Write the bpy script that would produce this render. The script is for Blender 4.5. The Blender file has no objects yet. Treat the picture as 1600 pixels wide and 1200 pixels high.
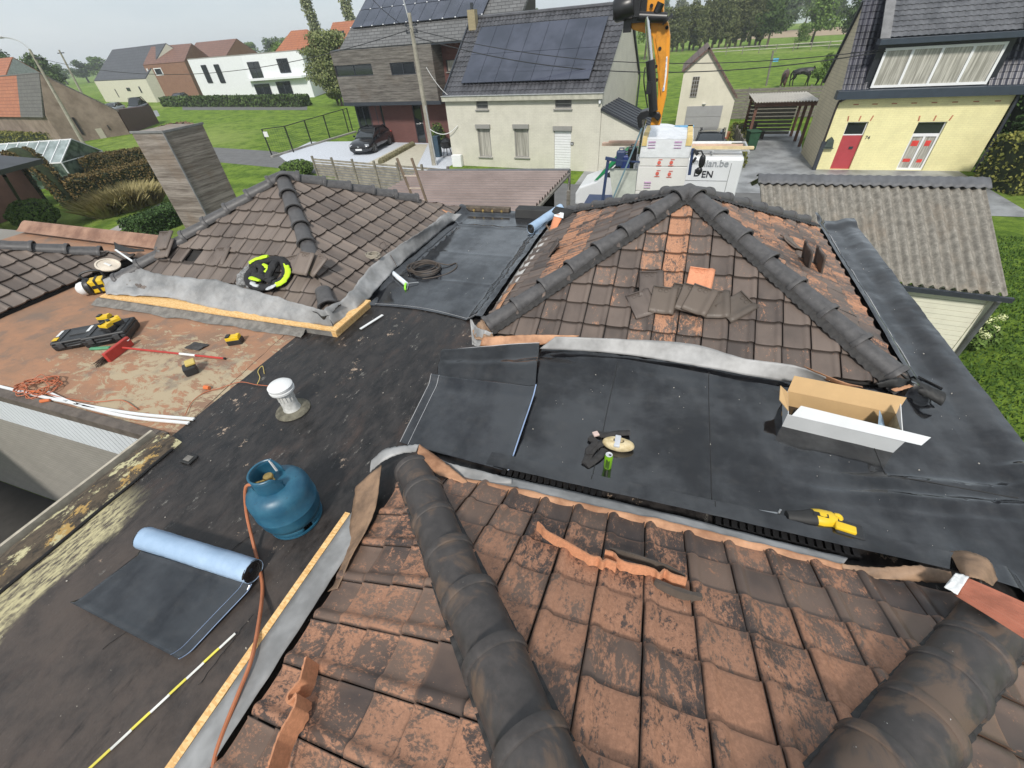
import bpy, bmesh, math, random
from mathutils import Vector, Matrix, noise
random.seed(7)
S = bpy.context.scene
COL = S.collection
R = math.radians
# ---------------- camera ----------------
FPX = 650.4
_t, _r, _y = R(40.165), R(-4.753), R(21.345)
FWD = Vector((-math.sin(_y)*math.cos(_t), math.cos(_y)*math.cos(_t), -math.sin(_t)))
_rt = Vector((math.cos(_y), math.sin(_y), 0)); _up = _rt.cross(FWD)
RT = math.cos(_r)*_rt + math.sin(_r)*_up
UP = -math.sin(_r)*_rt + math.cos(_r)*_up
EYE = Vector((0, 0, 6.2))
cd = bpy.data.cameras.new('camera'); cam = bpy.data.objects.new('camera', cd); COL.objects.link(cam)
cd.sensor_width = 36; cd.lens = FPX/1600*36; cd.clip_start = .05; cd.clip_end = 4000
cam.matrix_world = Matrix(((RT.x, UP.x, -FWD.x, EYE.x), (RT.y, UP.y, -FWD.y, EYE.y), (RT.z, UP.z, -FWD.z, EYE.z), (0, 0, 0, 1)))
S.camera = cam
# ---------------- sky, sun, exposure ----------------
SUN_EL, SUN_AZ = R(46), R(171)      # azimuth: direction the light comes from
W = bpy.data.worlds.new('World'); S.world = W; W.use_nodes = True
wn = W.node_tree; wn.nodes.clear()
o = wn.nodes.new('ShaderNodeOutputWorld'); bg = wn.nodes.new('ShaderNodeBackground'); bg.inputs[1].default_value = .11
sk = wn.nodes.new('ShaderNodeTexSky'); sk.sky_type = 'NISHITA'; sk.sun_disc = False; sk.sun_elevation = SUN_EL; sk.sun_rotation = SUN_AZ
sk.air_density = 1.0; sk.dust_density = 1.0
tc = wn.nodes.new('ShaderNodeTexCoord'); mp = wn.nodes.new('ShaderNodeMapping'); mp.inputs['Scale'].default_value = (1, 1, 3.2)
nz = wn.nodes.new('ShaderNodeTexNoise'); nz.inputs['Scale'].default_value = 2.2; nz.inputs['Detail'].default_value = 6; nz.inputs['Roughness'].default_value = .6
wn.links.new(tc.outputs['Generated'], mp.inputs[0]); wn.links.new(mp.outputs[0], nz.inputs['Vector'])
cr = wn.nodes.new('ShaderNodeValToRGB'); cr.color_ramp.elements[0].position = .3; cr.color_ramp.elements[1].position = .72
cr.color_ramp.elements[0].color = (4.7, 5.3, 5.75, 1); cr.color_ramp.elements[1].color = (5.9, 6.25, 6.5, 1)
wn.links.new(nz.outputs['Fac'], cr.inputs[0])
mx = wn.nodes.new('ShaderNodeMixRGB'); mx.inputs[0].default_value = .86
wn.links.new(sk.outputs[0], mx.inputs[1]); wn.links.new(cr.outputs[0], mx.inputs[2])
wn.links.new(mx.outputs[0], bg.inputs[0]); wn.links.new(bg.outputs[0], o.inputs[0])
sd = bpy.data.lights.new('sun', 'SUN'); sd.energy = 2.9; sd.angle = R(7); sd.color = (1, .95, .88)
so = bpy.data.objects.new('sun', sd); COL.objects.link(so)
_d = Vector((math.sin(SUN_AZ)*math.cos(SUN_EL), math.cos(SUN_AZ)*math.cos(SUN_EL), math.sin(SUN_EL)))
so.rotation_euler = _d.to_track_quat('Z', 'Y').to_euler(); so.location = (0, 0, 40)
S.view_settings.view_transform = 'Standard'; S.view_settings.look = 'None'; S.view_settings.exposure = .3; S.view_settings.gamma = 1
S.render.resolution_x = 1024; S.render.resolution_y = 768

# ---------------- surveying the photograph: a pixel's ray met with a plane of the place ----------------
def ray(px, py): return RT*((px-800)/FPX) - UP*((py-600)/FPX) + FWD
def at(px, py, z=0.0):
    d = ray(px, py); return EYE + d*((z-EYE.z)/d.z)
def atY(px, py, Y):
    d = ray(px, py); return EYE + d*(Y/d.y)
def atX(px, py, X):
    d = ray(px, py); return EYE + d*(X/d.x)
def onwall(px, py, p0, p1):          # -> (u along wall, z)
    p0 = Vector((p0[0], p0[1], 0)); p1 = Vector((p1[0], p1[1], 0)); e = (p1-p0).normalized(); n = Vector((e.y, -e.x, 0))
    d = ray(px, py); s = n.dot(p0-Vector((EYE.x, EYE.y, 0)))/n.dot(d); q = EYE + d*s
    return ((q-p0).dot(e), q.z)

# ---------------- materials ----------------
MATS = {}
class NT:
    def __init__(s, name, rough=.7, metal=0.0, spec=.5):
        s.m = bpy.data.materials.new(name); s.m.use_nodes = True; s.t = s.m.node_tree
        s.b = s.t.nodes['Principled BSDF']; s.b.inputs['Roughness'].default_value = rough; s.b.inputs['Metallic'].default_value = metal
        s.b.inputs['Specular IOR Level'].default_value = spec
        s.tc = s.t.nodes.new('ShaderNodeTexCoord')
    def l(s, a, b): s.t.links.new(a, b)
    def vec(s, stretch=(1, 1, 1), coord='Object', off=0.0, rot=0.0):
        m = s.t.nodes.new('ShaderNodeMapping'); m.inputs['Scale'].default_value = stretch; m.inputs['Location'].default_value = (off, off*.7, off*.3)
        m.inputs['Rotation'].default_value = (0, 0, rot)
        s.l(s.tc.outputs[coord], m.inputs[0]); return m.outputs[0]
    def noise(s, scale=5, detail=5, rough=.6, stretch=(1, 1, 1), off=0.0, dist=0.0, rot=0.0):
        n = s.t.nodes.new('ShaderNodeTexNoise'); n.inputs['Scale'].default_value = scale; n.inputs['Detail'].default_value = detail
        n.inputs['Roughness'].default_value = rough; n.inputs['Distortion'].default_value = dist
        s.l(s.vec(stretch, off=off, rot=rot), n.inputs['Vector']); return n.outputs['Fac']
    def vor(s, scale, stretch=(1, 1, 1), feature='F1', out='Distance'):
        n = s.t.nodes.new('ShaderNodeTexVoronoi'); n.feature = feature; n.inputs['Scale'].default_value = scale
        s.l(s.vec(stretch), n.inputs['Vector']); return n.outputs[out]
    def step(s, fac, a, b, lo=0.0, hi=1.0):
        r = s.t.nodes.new('ShaderNodeMapRange'); r.interpolation_type = 'SMOOTHSTEP'
        s.l(fac, r.inputs[0]); r.inputs[1].default_value = a; r.inputs[2].default_value = b; r.inputs[3].default_value = lo; r.inputs[4].default_value = hi
        return r.outputs[0]
    def math(s, op, a, b=None, c=None):
        n = s.t.nodes.new('ShaderNodeMath'); n.operation = op
        for i, v in enumerate((a, b, c)):
            if v is None: continue
            if isinstance(v, (int, float)): n.inputs[i].default_value = v
            else: s.l(v, n.inputs[i])
        return n.outputs[0]
    def mix(s, fac, a, b, mode='MIX'):
        n = s.t.nodes.new('ShaderNodeMixRGB'); n.blend_type = mode
        for i, v in enumerate((fac, a, b)):
            if isinstance(v, (int, float)): n.inputs[i].default_value = v
            elif isinstance(v, (tuple, list)): n.inputs[i].default_value = (*v[:3], 1)
            else: s.l(v, n.inputs[i])
        return n.outputs[0]
    def attr(s, name):
        n = s.t.nodes.new('ShaderNodeAttribute'); n.attribute_name = name
        sp = s.t.nodes.new('ShaderNodeSeparateColor'); s.l(n.outputs['Color'], sp.inputs[0]); return sp.outputs
    def color(s, c):
        if isinstance(c, (tuple, list)): s.b.inputs['Base Color'].default_value = (*c[:3], 1)
        else: s.l(c, s.b.inputs['Base Color'])
    def rough(s, c): s.l(c, s.b.inputs['Roughness'])
    def bump(s, h, strength=.3, dist=.01):
        n = s.t.nodes.new('ShaderNodeBump'); n.inputs['Strength'].default_value = strength; n.inputs['Distance'].default_value = dist
        s.l(h, n.inputs['Height']); s.l(n.outputs[0], s.b.inputs['Normal']); return n
def mat(name, c, rough=.7, var=.18, scale=4, bump=0.0, bscale=40, metal=0.0, spec=.5, c2=None, stretch=(1, 1, 1), detail=5, thr=None):
    if name in MATS: return MATS[name]
    n = NT(name, rough, metal, spec)
    a = tuple(x*(1-var) for x in c); b = c2 or tuple(min(1, x*(1+var)) for x in c)
    f = n.noise(scale, detail, .65, stretch)
    n.color(n.mix(n.step(f, *(thr or (.3, .7))), a, b))
    if bump: n.bump(n.noise(bscale, 4, .6, stretch), bump, .01)
    MATS[name] = n.m; return n.m
def brickmat(name, c1, c2, mortar, w=.22, h=.065, rough=.85, painted=False):
    if name in MATS: return MATS[name]
    n = NT(name, rough); g = n.t.nodes.new('ShaderNodeNewGeometry')
    # brick rows from world height, columns from horizontal position
    sp = n.t.nodes.new('ShaderNodeSeparateXYZ'); n.l(n.tc.outputs['Object'], sp.inputs[0])
    cx = n.math('ADD', sp.outputs[0], sp.outputs[1]); cb = n.t.nodes.new('ShaderNodeCombineXYZ'); n.l(cx, cb.inputs[0]); n.l(sp.outputs[2], cb.inputs[1])
    b = n.t.nodes.new('ShaderNodeTexBrick'); b.inputs['Scale'].default_value = 1; b.inputs['Brick Width'].default_value = w; b.inputs['Row Height'].default_value = h
    b.inputs['Mortar Size'].default_value = h*.11; b.inputs['Color1'].default_value = (*c1, 1); b.inputs['Color2'].default_value = (*c2, 1); b.inputs['Mortar'].default_value = (*mortar, 1)
    n.l(cb.outputs[0], b.inputs['Vector'])
    f = n.noise(1.3, 6, .7)
    n.color(n.mix(n.step(f, .35, .7, 0, .35), b.outputs['Color'], tuple(x*.6 for x in c1)))
    n.bump(n.math('SUBTRACT', 1, b.outputs['Fac']), .35, .006)
    MATS[name] = n.m; return n.m
def leafmat(name, c, c2, rough=.75):
    if name in MATS: return MATS[name]
    n = NT(name, rough, spec=.25)
    oi = n.t.nodes.new('ShaderNodeObjectInfo')
    a = n.attr('rnd'); f = n.noise(.9, 4, .6)
    k = n.math('ADD', n.math('MULTIPLY', a[0], .6), n.math('MULTIPLY', f, .5))
    col = n.mix(n.step(k, .2, .8), c, c2)
    n.color(n.mix(n.math('MULTIPLY', oi.outputs['Random'], .35), col, tuple(x*.6 for x in c)))
    MATS[name] = n.m; return n.m

# ---------------- objects ----------------
def wl(ob):
    v = Vector((0, 0, 0))
    while ob: v += ob.location; ob = ob.parent
    return v
def tag(ob, label=None, cat=None, group=None, kind=None):
    if label: ob['label'] = label
    if cat: ob['category'] = cat
    if group: ob['group'] = group
    if kind: ob['kind'] = kind
    return ob
def empty(name, loc, label=None, cat=None, group=None, rz=0.0):
    e = bpy.data.objects.new(name, None); e.empty_display_size = .2; COL.objects.link(e); e.location = loc; e.rotation_euler = (0, 0, rz)
    return tag(e, label, cat, group)
def copytree(ob, parent=None):
    c = ob.copy(); COL.objects.link(c)
    if parent: c.parent = parent
    for ch in list(ob.children): copytree(ch, c)
    return c
class MB:
    def __init__(s): s.v = []; s.f = []; s.c = []; s.rc = None
    def face(s, idx): s.f.append(idx); s.c.append(s.rc if s.rc else (random.random(), random.random(), random.random()))
    def quad(s, *pts):
        i = len(s.v); s.v += [tuple(p) for p in pts]; s.face(tuple(range(i, i+len(pts)))); return s
    def box(s, c, d, rz=0.0, M=None, taper=1.0):
        x, y, z = d[0]/2, d[1]/2, d[2]/2; i = len(s.v)
        P = [Vector((sx*x*(taper if sz > 0 else 1), sy*y*(taper if sz > 0 else 1), sz*z)) for sz in (-1, 1) for sx, sy in ((-1, -1), (1, -1), (1, 1), (-1, 1))]
        rot = Matrix.Rotation(rz, 3, 'Z') if M is None else M
        s.v += [tuple(rot @ p + Vector(c)) for p in P]
        for q in ((3, 2, 1, 0), (4, 5, 6, 7), (0, 1, 5, 4), (1, 2, 6, 5), (2, 3, 7, 6), (3, 0, 4, 7)): s.face(tuple(i+k for k in q))
        return s
    def bar(s, a, b, w, h=None):
        a = Vector(a); b = Vector(b); h = h or w; d = b-a; L = d.length; z = d.normalized()
        up = Vector((0, 0, 1)) if abs(z.z) < .95 else Vector((0, 1, 0)); x = up.cross(z).normalized(); y = z.cross(x)
        M = Matrix((x, y, z)).transposed(); return s.box((a+b)/2, (w, h, L), M=M)
    def prism(s, poly, z0, z1):
        n = len(poly); i = len(s.v)
        s.v += [(p[0], p[1], z0) for p in poly] + [(p[0], p[1], z1) for p in poly]
        s.face(tuple(i+k for k in reversed(range(n)))); s.face(tuple(i+n+k for k in range(n)))
        for k in range(n): s.face((i+k, i+(k+1) % n, i+n+(k+1) % n, i+n+k))
        return s
    def extrude(s, poly, off):      # 3D polygon extruded by vector
        n = len(poly); i = len(s.v); off = Vector(off)
        s.v += [tuple(p) for p in poly] + [tuple(Vector(p)+off) for p in poly]
        s.face(tuple(i+k for k in reversed(range(n)))); s.face(tuple(i+n+k for k in range(n)))
        for k in range(n): s.face((i+k, i+(k+1) % n, i+n+(k+1) % n, i+n+k))
        return s
    def tube(s, path, r, n=8, cap=True, flat=1.0):
        path = [Vector(p) for p in path]; rs = r if isinstance(r, (list, tuple)) else [r]*len(path); i0 = len(s.v)
        prev = None
        for k, p in enumerate(path):
            d = (path[min(k+1, len(path)-1)] - path[max(k-1, 0)])
            d = d.normalized() if d.length > 1e-9 else Vector((0, 0, 1))
            if prev is None: x = (Vector((0, 0, 1)) if abs(d.z) < .9 else Vector((1, 0, 0))).cross(d).normalized()
            else: x = (prev - d*prev.dot(d)).normalized()
            prev = x; y = d.cross(x)
            for j in range(n):
                a = 2*math.pi*j/n; s.v.append(tuple(p + x*(rs[k]*math.cos(a)) + y*(rs[k]*flat*math.sin(a))))
        for k in range(len(path)-1):
            for j in range(n):
                a = i0+k*n+j; b = i0+k*n+(j+1) % n; s.face((a, b, b+n, a+n))
        if cap:
            s.face(tuple(i0+j for j in reversed(range(n)))); s.face(tuple(i0+(len(path)-1)*n+j for j in range(n)))
        return s
    def lathe(s, prof, n=24, c=(0, 0, 0), M=None):
        i0 = len(s.v)
        for r, z in prof:
            for j in range(n):
                a = 2*math.pi*j/n; p = Vector((r*math.cos(a), r*math.sin(a), z))
                if M is not None: p = M @ p
                s.v.append(tuple(p+Vector(c)))
        for k in range(len(prof)-1):
            for j in range(n):
                a = i0+k*n+j; b = i0+k*n+(j+1) % n; s.face((a, b, b+n, a+n))
        return s
    def grid(s, fn, nu, nv):
        i0 = len(s.v)
        for a in range(nu+1):
            for b in range(nv+1): s.v.append(tuple(fn(a/nu, b/nv)))
        for a in range(nu):
            for b in range(nv):
                q = i0+a*(nv+1)+b; s.face((q, q+nv+1, q+nv+2, q+1))
        return s
    def build(s, name, m, parent=None, smooth=False, local=False, solid=0.0, bevel=0.0, sub=0, attr=False, origin=None):
        me = bpy.data.meshes.new(name); vs = s.v
        if parent is not None: off = Vector((0, 0, 0)) if local else wl(parent); loc = Vector((0, 0, 0))
        elif local: off = Vector((0, 0, 0)); loc = off
        else:
            if origin: loc = Vector(origin)
            else:
                xs = [p[0] for p in vs]; ys = [p[1] for p in vs]; loc = Vector(((min(xs)+max(xs))/2, (min(ys)+max(ys))/2, min(p[2] for p in vs)))
            off = loc
        me.from_pydata([(p[0]-off.x, p[1]-off.y, p[2]-off.z) for p in vs], [], s.f)
        if attr:
            at_ = me.color_attributes.new('rnd', 'FLOAT_COLOR', 'CORNER'); buf = []
            for poly, c in zip(me.polygons, s.c): buf += [c[0], c[1], c[2], 1.0]*poly.loop_total
            at_.data.foreach_set('color', buf)
        me.update()
        if not attr:
            bm = bmesh.new(); bm.from_mesh(me); bmesh.ops.recalc_face_normals(bm, faces=bm.faces) if not s.__dict__.get('open_') else None
            bm.to_mesh(me); bm.free()
        if smooth: me.polygons.foreach_set('use_smooth', [True]*len(me.polygons))
        ob = bpy.data.objects.new(name, me); COL.objects.link(ob); ob.location = loc
        if parent is not None: ob.parent = parent
        for mm in (m if isinstance(m, (list, tuple)) else [m]): me.materials.append(mm)
        if solid: q = ob.modifiers.new('s', 'SOLIDIFY'); q.thickness = solid; q.offset = 0
        if bevel: q = ob.modifiers.new('b', 'BEVEL'); q.width = bevel; q.segments = 2; q.limit_method = 'ANGLE'; q.angle_limit = R(40)
        if sub: q = ob.modifiers.new('u', 'SUBSURF'); q.levels = sub; q.render_levels = sub
        if smooth and not sub:
            try: me.set_sharp_from_angle(angle=R(42))
            except Exception: pass
        return ob
def nz3(x, y, z=0.0, s=1.0): return noise.noise(Vector((x*s, y*s, z*s)))
def fbm(x, y, z=0.0, s=1.0, o=4): return noise.fractal(Vector((x*s, y*s, z*s)), 1.0, 2.0, o)
def catmull(pts, n=8):
    P = [Vector(p) for p in pts]; P = [P[0]*2-P[1]] + P + [P[-1]*2-P[-2]]; out = []
    for i in range(1, len(P)-2):
        for k in range(n):
            t = k/n; a, b, c, d = P[i-1], P[i], P[i+1], P[i+2]
            out.append(.5*((2*b) + (c-a)*t + (2*a-5*b+4*c-d)*t*t + (3*b-a-3*c+d)*t**3))
    out.append(P[-2]); return out
def text(s, size, name, m, parent, M, ext=.004, world=True):
    cu = bpy.data.curves.new('t', 'FONT'); cu.body = s; cu.size = size; cu.extrude = ext; cu.offset = size*.012
    t = bpy.data.objects.new('t', cu); COL.objects.link(t); dg = bpy.context.evaluated_depsgraph_get(); dg.update()
    me = bpy.data.meshes.new_from_object(t.evaluated_get(dg)); bpy.data.objects.remove(t)
    if world and parent is not None: M = Matrix.Translation(-wl(parent)) @ M
    me.transform(M); me.materials.clear(); me.materials.append(m)
    ob = bpy.data.objects.new(name, me); COL.objects.link(ob)
    if parent is not None: ob.parent = parent
    return ob
FZ = 3.4                                   # level of the flat roof
# ---------------- materials of the roof ----------------
def tilemat(name, dark, dust, orange, thr, scale=9.0, dustamt=.5, rough=.62, lip=.0, jt=True):
    n = NT(name, rough, spec=.35); a = n.attr('rnd'); al = n.t.nodes.new('ShaderNodeAttribute'); al.attribute_name = 'rnd'
    big = n.noise(1.1, 4, .6, (1, .7, 1)); fine = n.noise(scale, 9, .74, (1, .55, 1), dist=.8); mid = n.noise(3.2, 5, .65, (1.2, .5, 1), off=3.3)
    speck = n.noise(60, 3, .8, (1, .7, 1)); off = n.t.nodes.new('ShaderNodeCombineXYZ')
    vf = n.noise(scale*3.4, 8, .78, (1.25, .5, 1), off=1.7, dist=1.2); k = n.math('ADD', n.math('ADD', n.math('MULTIPLY', fine, .6), n.math('MULTIPLY', vf, .56)), n.math('MULTIPLY', mid, .4))
    k = n.math('ADD', k, n.math('MULTIPLY', a[1], .34)); k = n.math('ADD', k, n.math('MULTIPLY', n.math('SUBTRACT', speck, .5), .22))
    f = n.step(k, thr-.01, thr+.075)
    dk = n.mix(n.step(n.math('ADD', n.math('MULTIPLY', mid, .7), n.math('MULTIPLY', a[0], .35)), .3, .75), dark, dust)
    dk = n.mix(n.math('MULTIPLY', n.step(big, .42, .68), dustamt), dk, tuple(x*1.25 for x in dust))
    og = n.mix(n.step(speck, .35, .7), tuple(x*.72 for x in orange), orange)
    og = n.mix(n.math('MULTIPLY', a[0], .55), og, tuple(.5*(x+y) for x, y in zip(orange, dust)))
    c = n.mix(f, dk, og)
    gr = n.math('MAXIMUM', n.step(n.math('ADD', a[2], n.math('MULTIPLY', n.math('SUBTRACT', mid, .5), .12)), .74, .84, 0, .85), n.step(n.math('ADD', al.outputs['Alpha'], n.math('MULTIPLY', n.math('SUBTRACT', mid, .5), .5)), .35, .95, 0, .85)) if jt else n.math('MULTIPLY', n.step(mid, .3, .7), .0); c = n.mix(gr, c, (.03, .023, .02)); lp_ = n.math('MULTIPLY', n.step(a[2], .0, .09, 1, 0), lip); c = n.mix(lp_, c, tuple(.5*(x+y) for x, y in zip(orange, dust)))  # row laps, side joints and skirts: grime plus joint shade put into the colour
    li = n.noise(75, 2, .5, off=7.7); c = n.mix(n.step(li, .77, .79), c, (.5, .46, .4))
    n.color(c); n.rough(n.step(f, 0, 1, rough-.14, rough+.12))
    n.bump(n.math('ADD', n.math('MULTIPLY', f, -.35), n.math('MULTIPLY', speck, .5)), .35, .004)
    return n.m
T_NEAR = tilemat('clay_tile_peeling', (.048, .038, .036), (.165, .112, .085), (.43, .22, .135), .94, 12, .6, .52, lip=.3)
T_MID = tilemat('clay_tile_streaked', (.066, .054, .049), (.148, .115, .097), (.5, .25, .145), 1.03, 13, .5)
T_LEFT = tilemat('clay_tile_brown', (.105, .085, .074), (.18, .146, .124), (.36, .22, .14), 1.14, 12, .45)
def ridgemat(name, c, smear, thr=.6):
    n = NT(name, .5, spec=.45); f = n.noise(3.5, 6, .62, (1, 1, 1), dist=1.2); b = n.noise(14, 5, .7)
    col = n.mix(n.step(b, .3, .75), tuple(x*.75 for x in c), tuple(x*1.25 for x in c)); col = n.mix(n.math('MULTIPLY', n.step(f, thr, thr+.14), .75), col, smear)
    sp = n.noise(55, 2, .5); col = n.mix(n.step(sp, .785, .8), col, (.5, .48, .45)); n.color(col); n.rough(n.step(b, .3, .7, .42, .62)); n.bump(b, .12, .004); return n.m
RIDGE = ridgemat('ridge_tile_grey', (.058, .052, .05), (.14, .094, .066), .47)
RIDGE2 = ridgemat('ridge_tile_slate', (.082, .079, .08), (.13, .1, .085), .66)
RIDGE3 = ridgemat('ridge_tile_brown', (.1, .07, .052), (.2, .13, .09), .5)
def membmat(name, c, r0, r1, coat=0.0):
    n = NT(name, .4, spec=1.0); wet = n.step(n.math('ADD', n.math('MULTIPLY', n.noise(1.0, 6, .62, (1.5, .8, 1), off=17), .75), n.math('MULTIPLY', n.noise(4.5, 7, .7, (1, 1.6, 1), off=27), .25)), .4, .6, .22, 1); n.l(n.math('MULTIPLY', wet, coat), n.b.inputs['Coat Weight']); n.l(n.math('MULTIPLY_ADD', wet, .55, .45), n.b.inputs['Specular IOR Level']); n.b.inputs['Coat Roughness'].default_value = .07; a = n.noise(2.0, 6, .62, (1, 1, 1)); b = n.noise(1.1, 5, .7, (2.6, 1, 1), off=5)
    dirt = n.noise(9, 7, .75); col = n.mix(n.step(dirt, .48, .8, 0, .6), c, (.04, .037, .034))
    pass
    n.color(col); n.rough(n.step(n.math('ADD', n.math('MULTIPLY', a, .6), n.math('MULTIPLY', b, .4)), .36, .6, r0, r1))
    n.bump(n.math('ADD', n.math('MULTIPLY', a, 1.0), n.math('ADD', n.math('MULTIPLY', n.noise(34, 4, .6, (1, .25, 1)), .07), n.math('MULTIPLY', n.noise(5, 4, .6, (1.6, .6, 1), off=3), .35))), .32, .014); return n.m
MEMB = membmat('roofing_membrane_black', (.006, .0064, .0082), .02, .2, .8)
MEMB_V = membmat('roofing_membrane_dull', (.010, .0115, .015), .06, .26, .8)
MEMB_S = membmat('roofing_membrane_glossy', (.008, .0085, .01), .03, .14, .5)
def blackroof():
    n = NT('old_bitumen_black', .6, spec=.4)
    a = n.noise(1.6, 7, .68, (1.5, .8, 1)); b = n.noise(7, 7, .72, (1.6, .7, 1), rot=.5); c = n.mix(n.step(b, .3, .72), (.008, .0075, .0078), (.042, .038, .037))
    c = n.mix(n.step(a, .52, .72, 0, .75), c, (.075, .05, .04))
    # sandy brown weathering towards the near end of the roof
    sp = n.t.nodes.new('ShaderNodeSeparateXYZ'); n.l(n.tc.outputs['Object'], sp.inputs[0])
    k = n.step(n.math('ADD', sp.outputs[1], n.math('MULTIPLY', a, 1.6)), 1.0, 2.1, 1, 0); c = n.mix(n.math('MULTIPLY', n.math('MULTIPLY', k, n.step(n.noise(2.6, 6, .7, off=31), .3, .62, .25, 1)), .8), c, (.088, .068, .057)); st_ = n.noise(2.2, 9, .8, (3.2, .5, 1), off=21, rot=-.1); c = n.mix(n.step(st_, .6, .78, 0, .25), c, (.1, .09, .083)); c = n.mix(n.step(st_, .3, .46, .85, 0), c, (.007, .0065, .0065))
    fl = n.noise(5.5, 9, .8, (1, .8, 1), off=2.2); dens = n.noise(1.3, 3, .5, off=9); fk = n.math('ADD', n.math('MULTIPLY', fl, .75), n.math('MULTIPLY', dens, .25))
    far = n.step(sp.outputs[1], -.4, .9, -.08, 0)
    c = n.mix(n.step(n.math('ADD', fk, far), .605, .62), c, (.36, .27, .2))
    fg = n.noise(7, 9, .8, (1.8, .8, 1), off=12.2); c = n.mix(n.math('MULTIPLY', n.step(n.math('ADD', fg, far), .60, .65), .8), c, (.2, .19, .17))
    s2 = n.noise(28, 4, .7, off=4.4); c = n.mix(n.step(s2, .715, .73), c, (.42, .38, .32))
    # yellowed, stripped strip along the left parapet
    e = n.step(n.math('ADD', sp.outputs[0], n.math('MULTIPLY', n.noise(3, 6, .7, (1, .5, 1), off=1), .7)), -3.45, -3.3, 1, 0); e = n.math('MULTIPLY', e, n.step(sp.outputs[1], .7, 1.05, 1, 0))
    st = n.noise(16, 8, .8, (2.4, .6, 1), off=6); ec = n.mix(n.step(st, .4, .56), (.07, .055, .048), (.48, .43, .25)); c = n.mix(e, c, ec)
    n.color(c); n.rough(n.step(b, .3, .7, .3, .62)); n.bump(n.math('ADD', b, n.math('MULTIPLY', s2, .4)), .45, .012); return n.m
OLDBLACK = blackroof()
def brownroof():
    n = NT('old_bitumen_brown', .85, spec=.25)
    a = n.noise(1.0, 6, .65, (1, 1.3, 1)); b = n.noise(6, 8, .72, (.8, 1.4, 1)); c = n.mix(n.step(a, .35, .62), (.25, .158, .108), (.36, .195, .118))
    c = n.mix(n.step(b, .46, .76, 0, .5), c, (.18, .135, .105))
    sp = n.t.nodes.new('ShaderNodeSeparateXYZ'); n.l(n.tc.outputs['Object'], sp.inputs[0])
    dx = n.math('MULTIPLY', n.math('ADD', sp.outputs[0], 5.1), .62); dy = n.math('MULTIPLY', n.math('ADD', sp.outputs[1], -2.25), 1.25)
    d = n.math('SQRT', n.math('ADD', n.math('MULTIPLY', dx, dx), n.math('MULTIPLY', dy, dy)))
    cr_ = n.noise(4.5, 10, .78, (.8, 1.5, 1), off=3, dist=.6); k = n.math('SUBTRACT', cr_, n.math('MULTIPLY', d, .13))
    c = n.mix(n.step(k, .405, .44), c, (.4, .325, .22))
    g = n.noise(3, 5, .6, (1, 1, 1), off=8); c = n.mix(n.math('MULTIPLY', n.step(g, .52, .66), .5), c, (.15, .13, .115))
    n.color(c); n.bump(n.math('ADD', b, n.math('MULTIPLY', n.step(k, .40, .455), -.5)), .35, .01); return n.m
OLDBROWN = brownroof()
def parapetmat():
    n = NT('weathered_parapet', .8); a = n.noise(3, 8, .75, (2.5, .9, 1)); b = n.noise(13, 7, .78, (2, .6, 1), off=4)
    c = n.mix(n.step(b, .35, .6), (.028, .024, .02), (.1, .075, .05)); c = n.mix(n.step(a, .56, .6), c, (.42, .27, .09)); c = n.mix(n.step(n.noise(5, 7, .75, (1.6, .7, 1), off=7), .54, .6), c, (.5, .46, .27))
    n.color(c); n.bump(b, .5, .012); return n.m
PARAPET = parapetmat()
FLASH = mat('flashing_grey', (.26, .26, .258), .55, .25, 2.2, .15, 14, c2=(.38, .38, .38), metal=.1, detail=4)
FLASH_O = mat('flashing_orange', (.36, .17, .085), .65, .3, 4, .2, 12, c2=(.55, .3, .17))
FLASH_B = mat('flashing_brown', (.2, .13, .085), .65, .3, 5, .2, 12, c2=(.33, .21, .13))
OSB = None
def osbmat():
    n = NT('osb_board', .7); v = n.vor(38, (1, 2.6, 1), 'F1', 'Color'); sp = n.t.nodes.new('ShaderNodeSeparateColor'); n.l(v, sp.inputs[0])
    c = n.mix(sp.outputs[0], (.62, .36, .13), (.82, .6, .3)); c = n.mix(n.math('MULTIPLY', n.noise(4, 4), .35), c, (.7, .34, .1)); n.color(c); return n.m
OSB = osbmat()
CONC = mat('old_mortar', (.18, .17, .155), .9, .3, 9, .5, 30)
BLACKP = mat('black_plastic', (.016, .016, .017), .4, .2, 6)
BLACKR = mat('black_rubber', (.02, .02, .02), .65, .2, 6)
YEL = mat('yellow_plastic', (.72, .48, .02), .38, .08, 5)
WHITEP = mat('white_plastic', (.72, .73, .73), .4, .06, 5)
DARK = mat('deep_dark', (.01, .01, .011), .8, .2, 5)
BLUEFILM = mat('blue_release_film', (.3, .43, .6), .34, .1, 3, .3, 9, c2=(.38, .51, .68))
WOODG = mat('weathered_wood_grey', (.17, .155, .135), .85, .3, 4, .3, 40, stretch=(1, 1, 6))

# ---------------- the house underfoot ----------------
HOUSE = empty('flat_roofed_house', (0, 0, 0), 'low house underfoot with black and brown bitumen flat roofs and brown tiled pyramid roofs', 'house')
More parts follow.
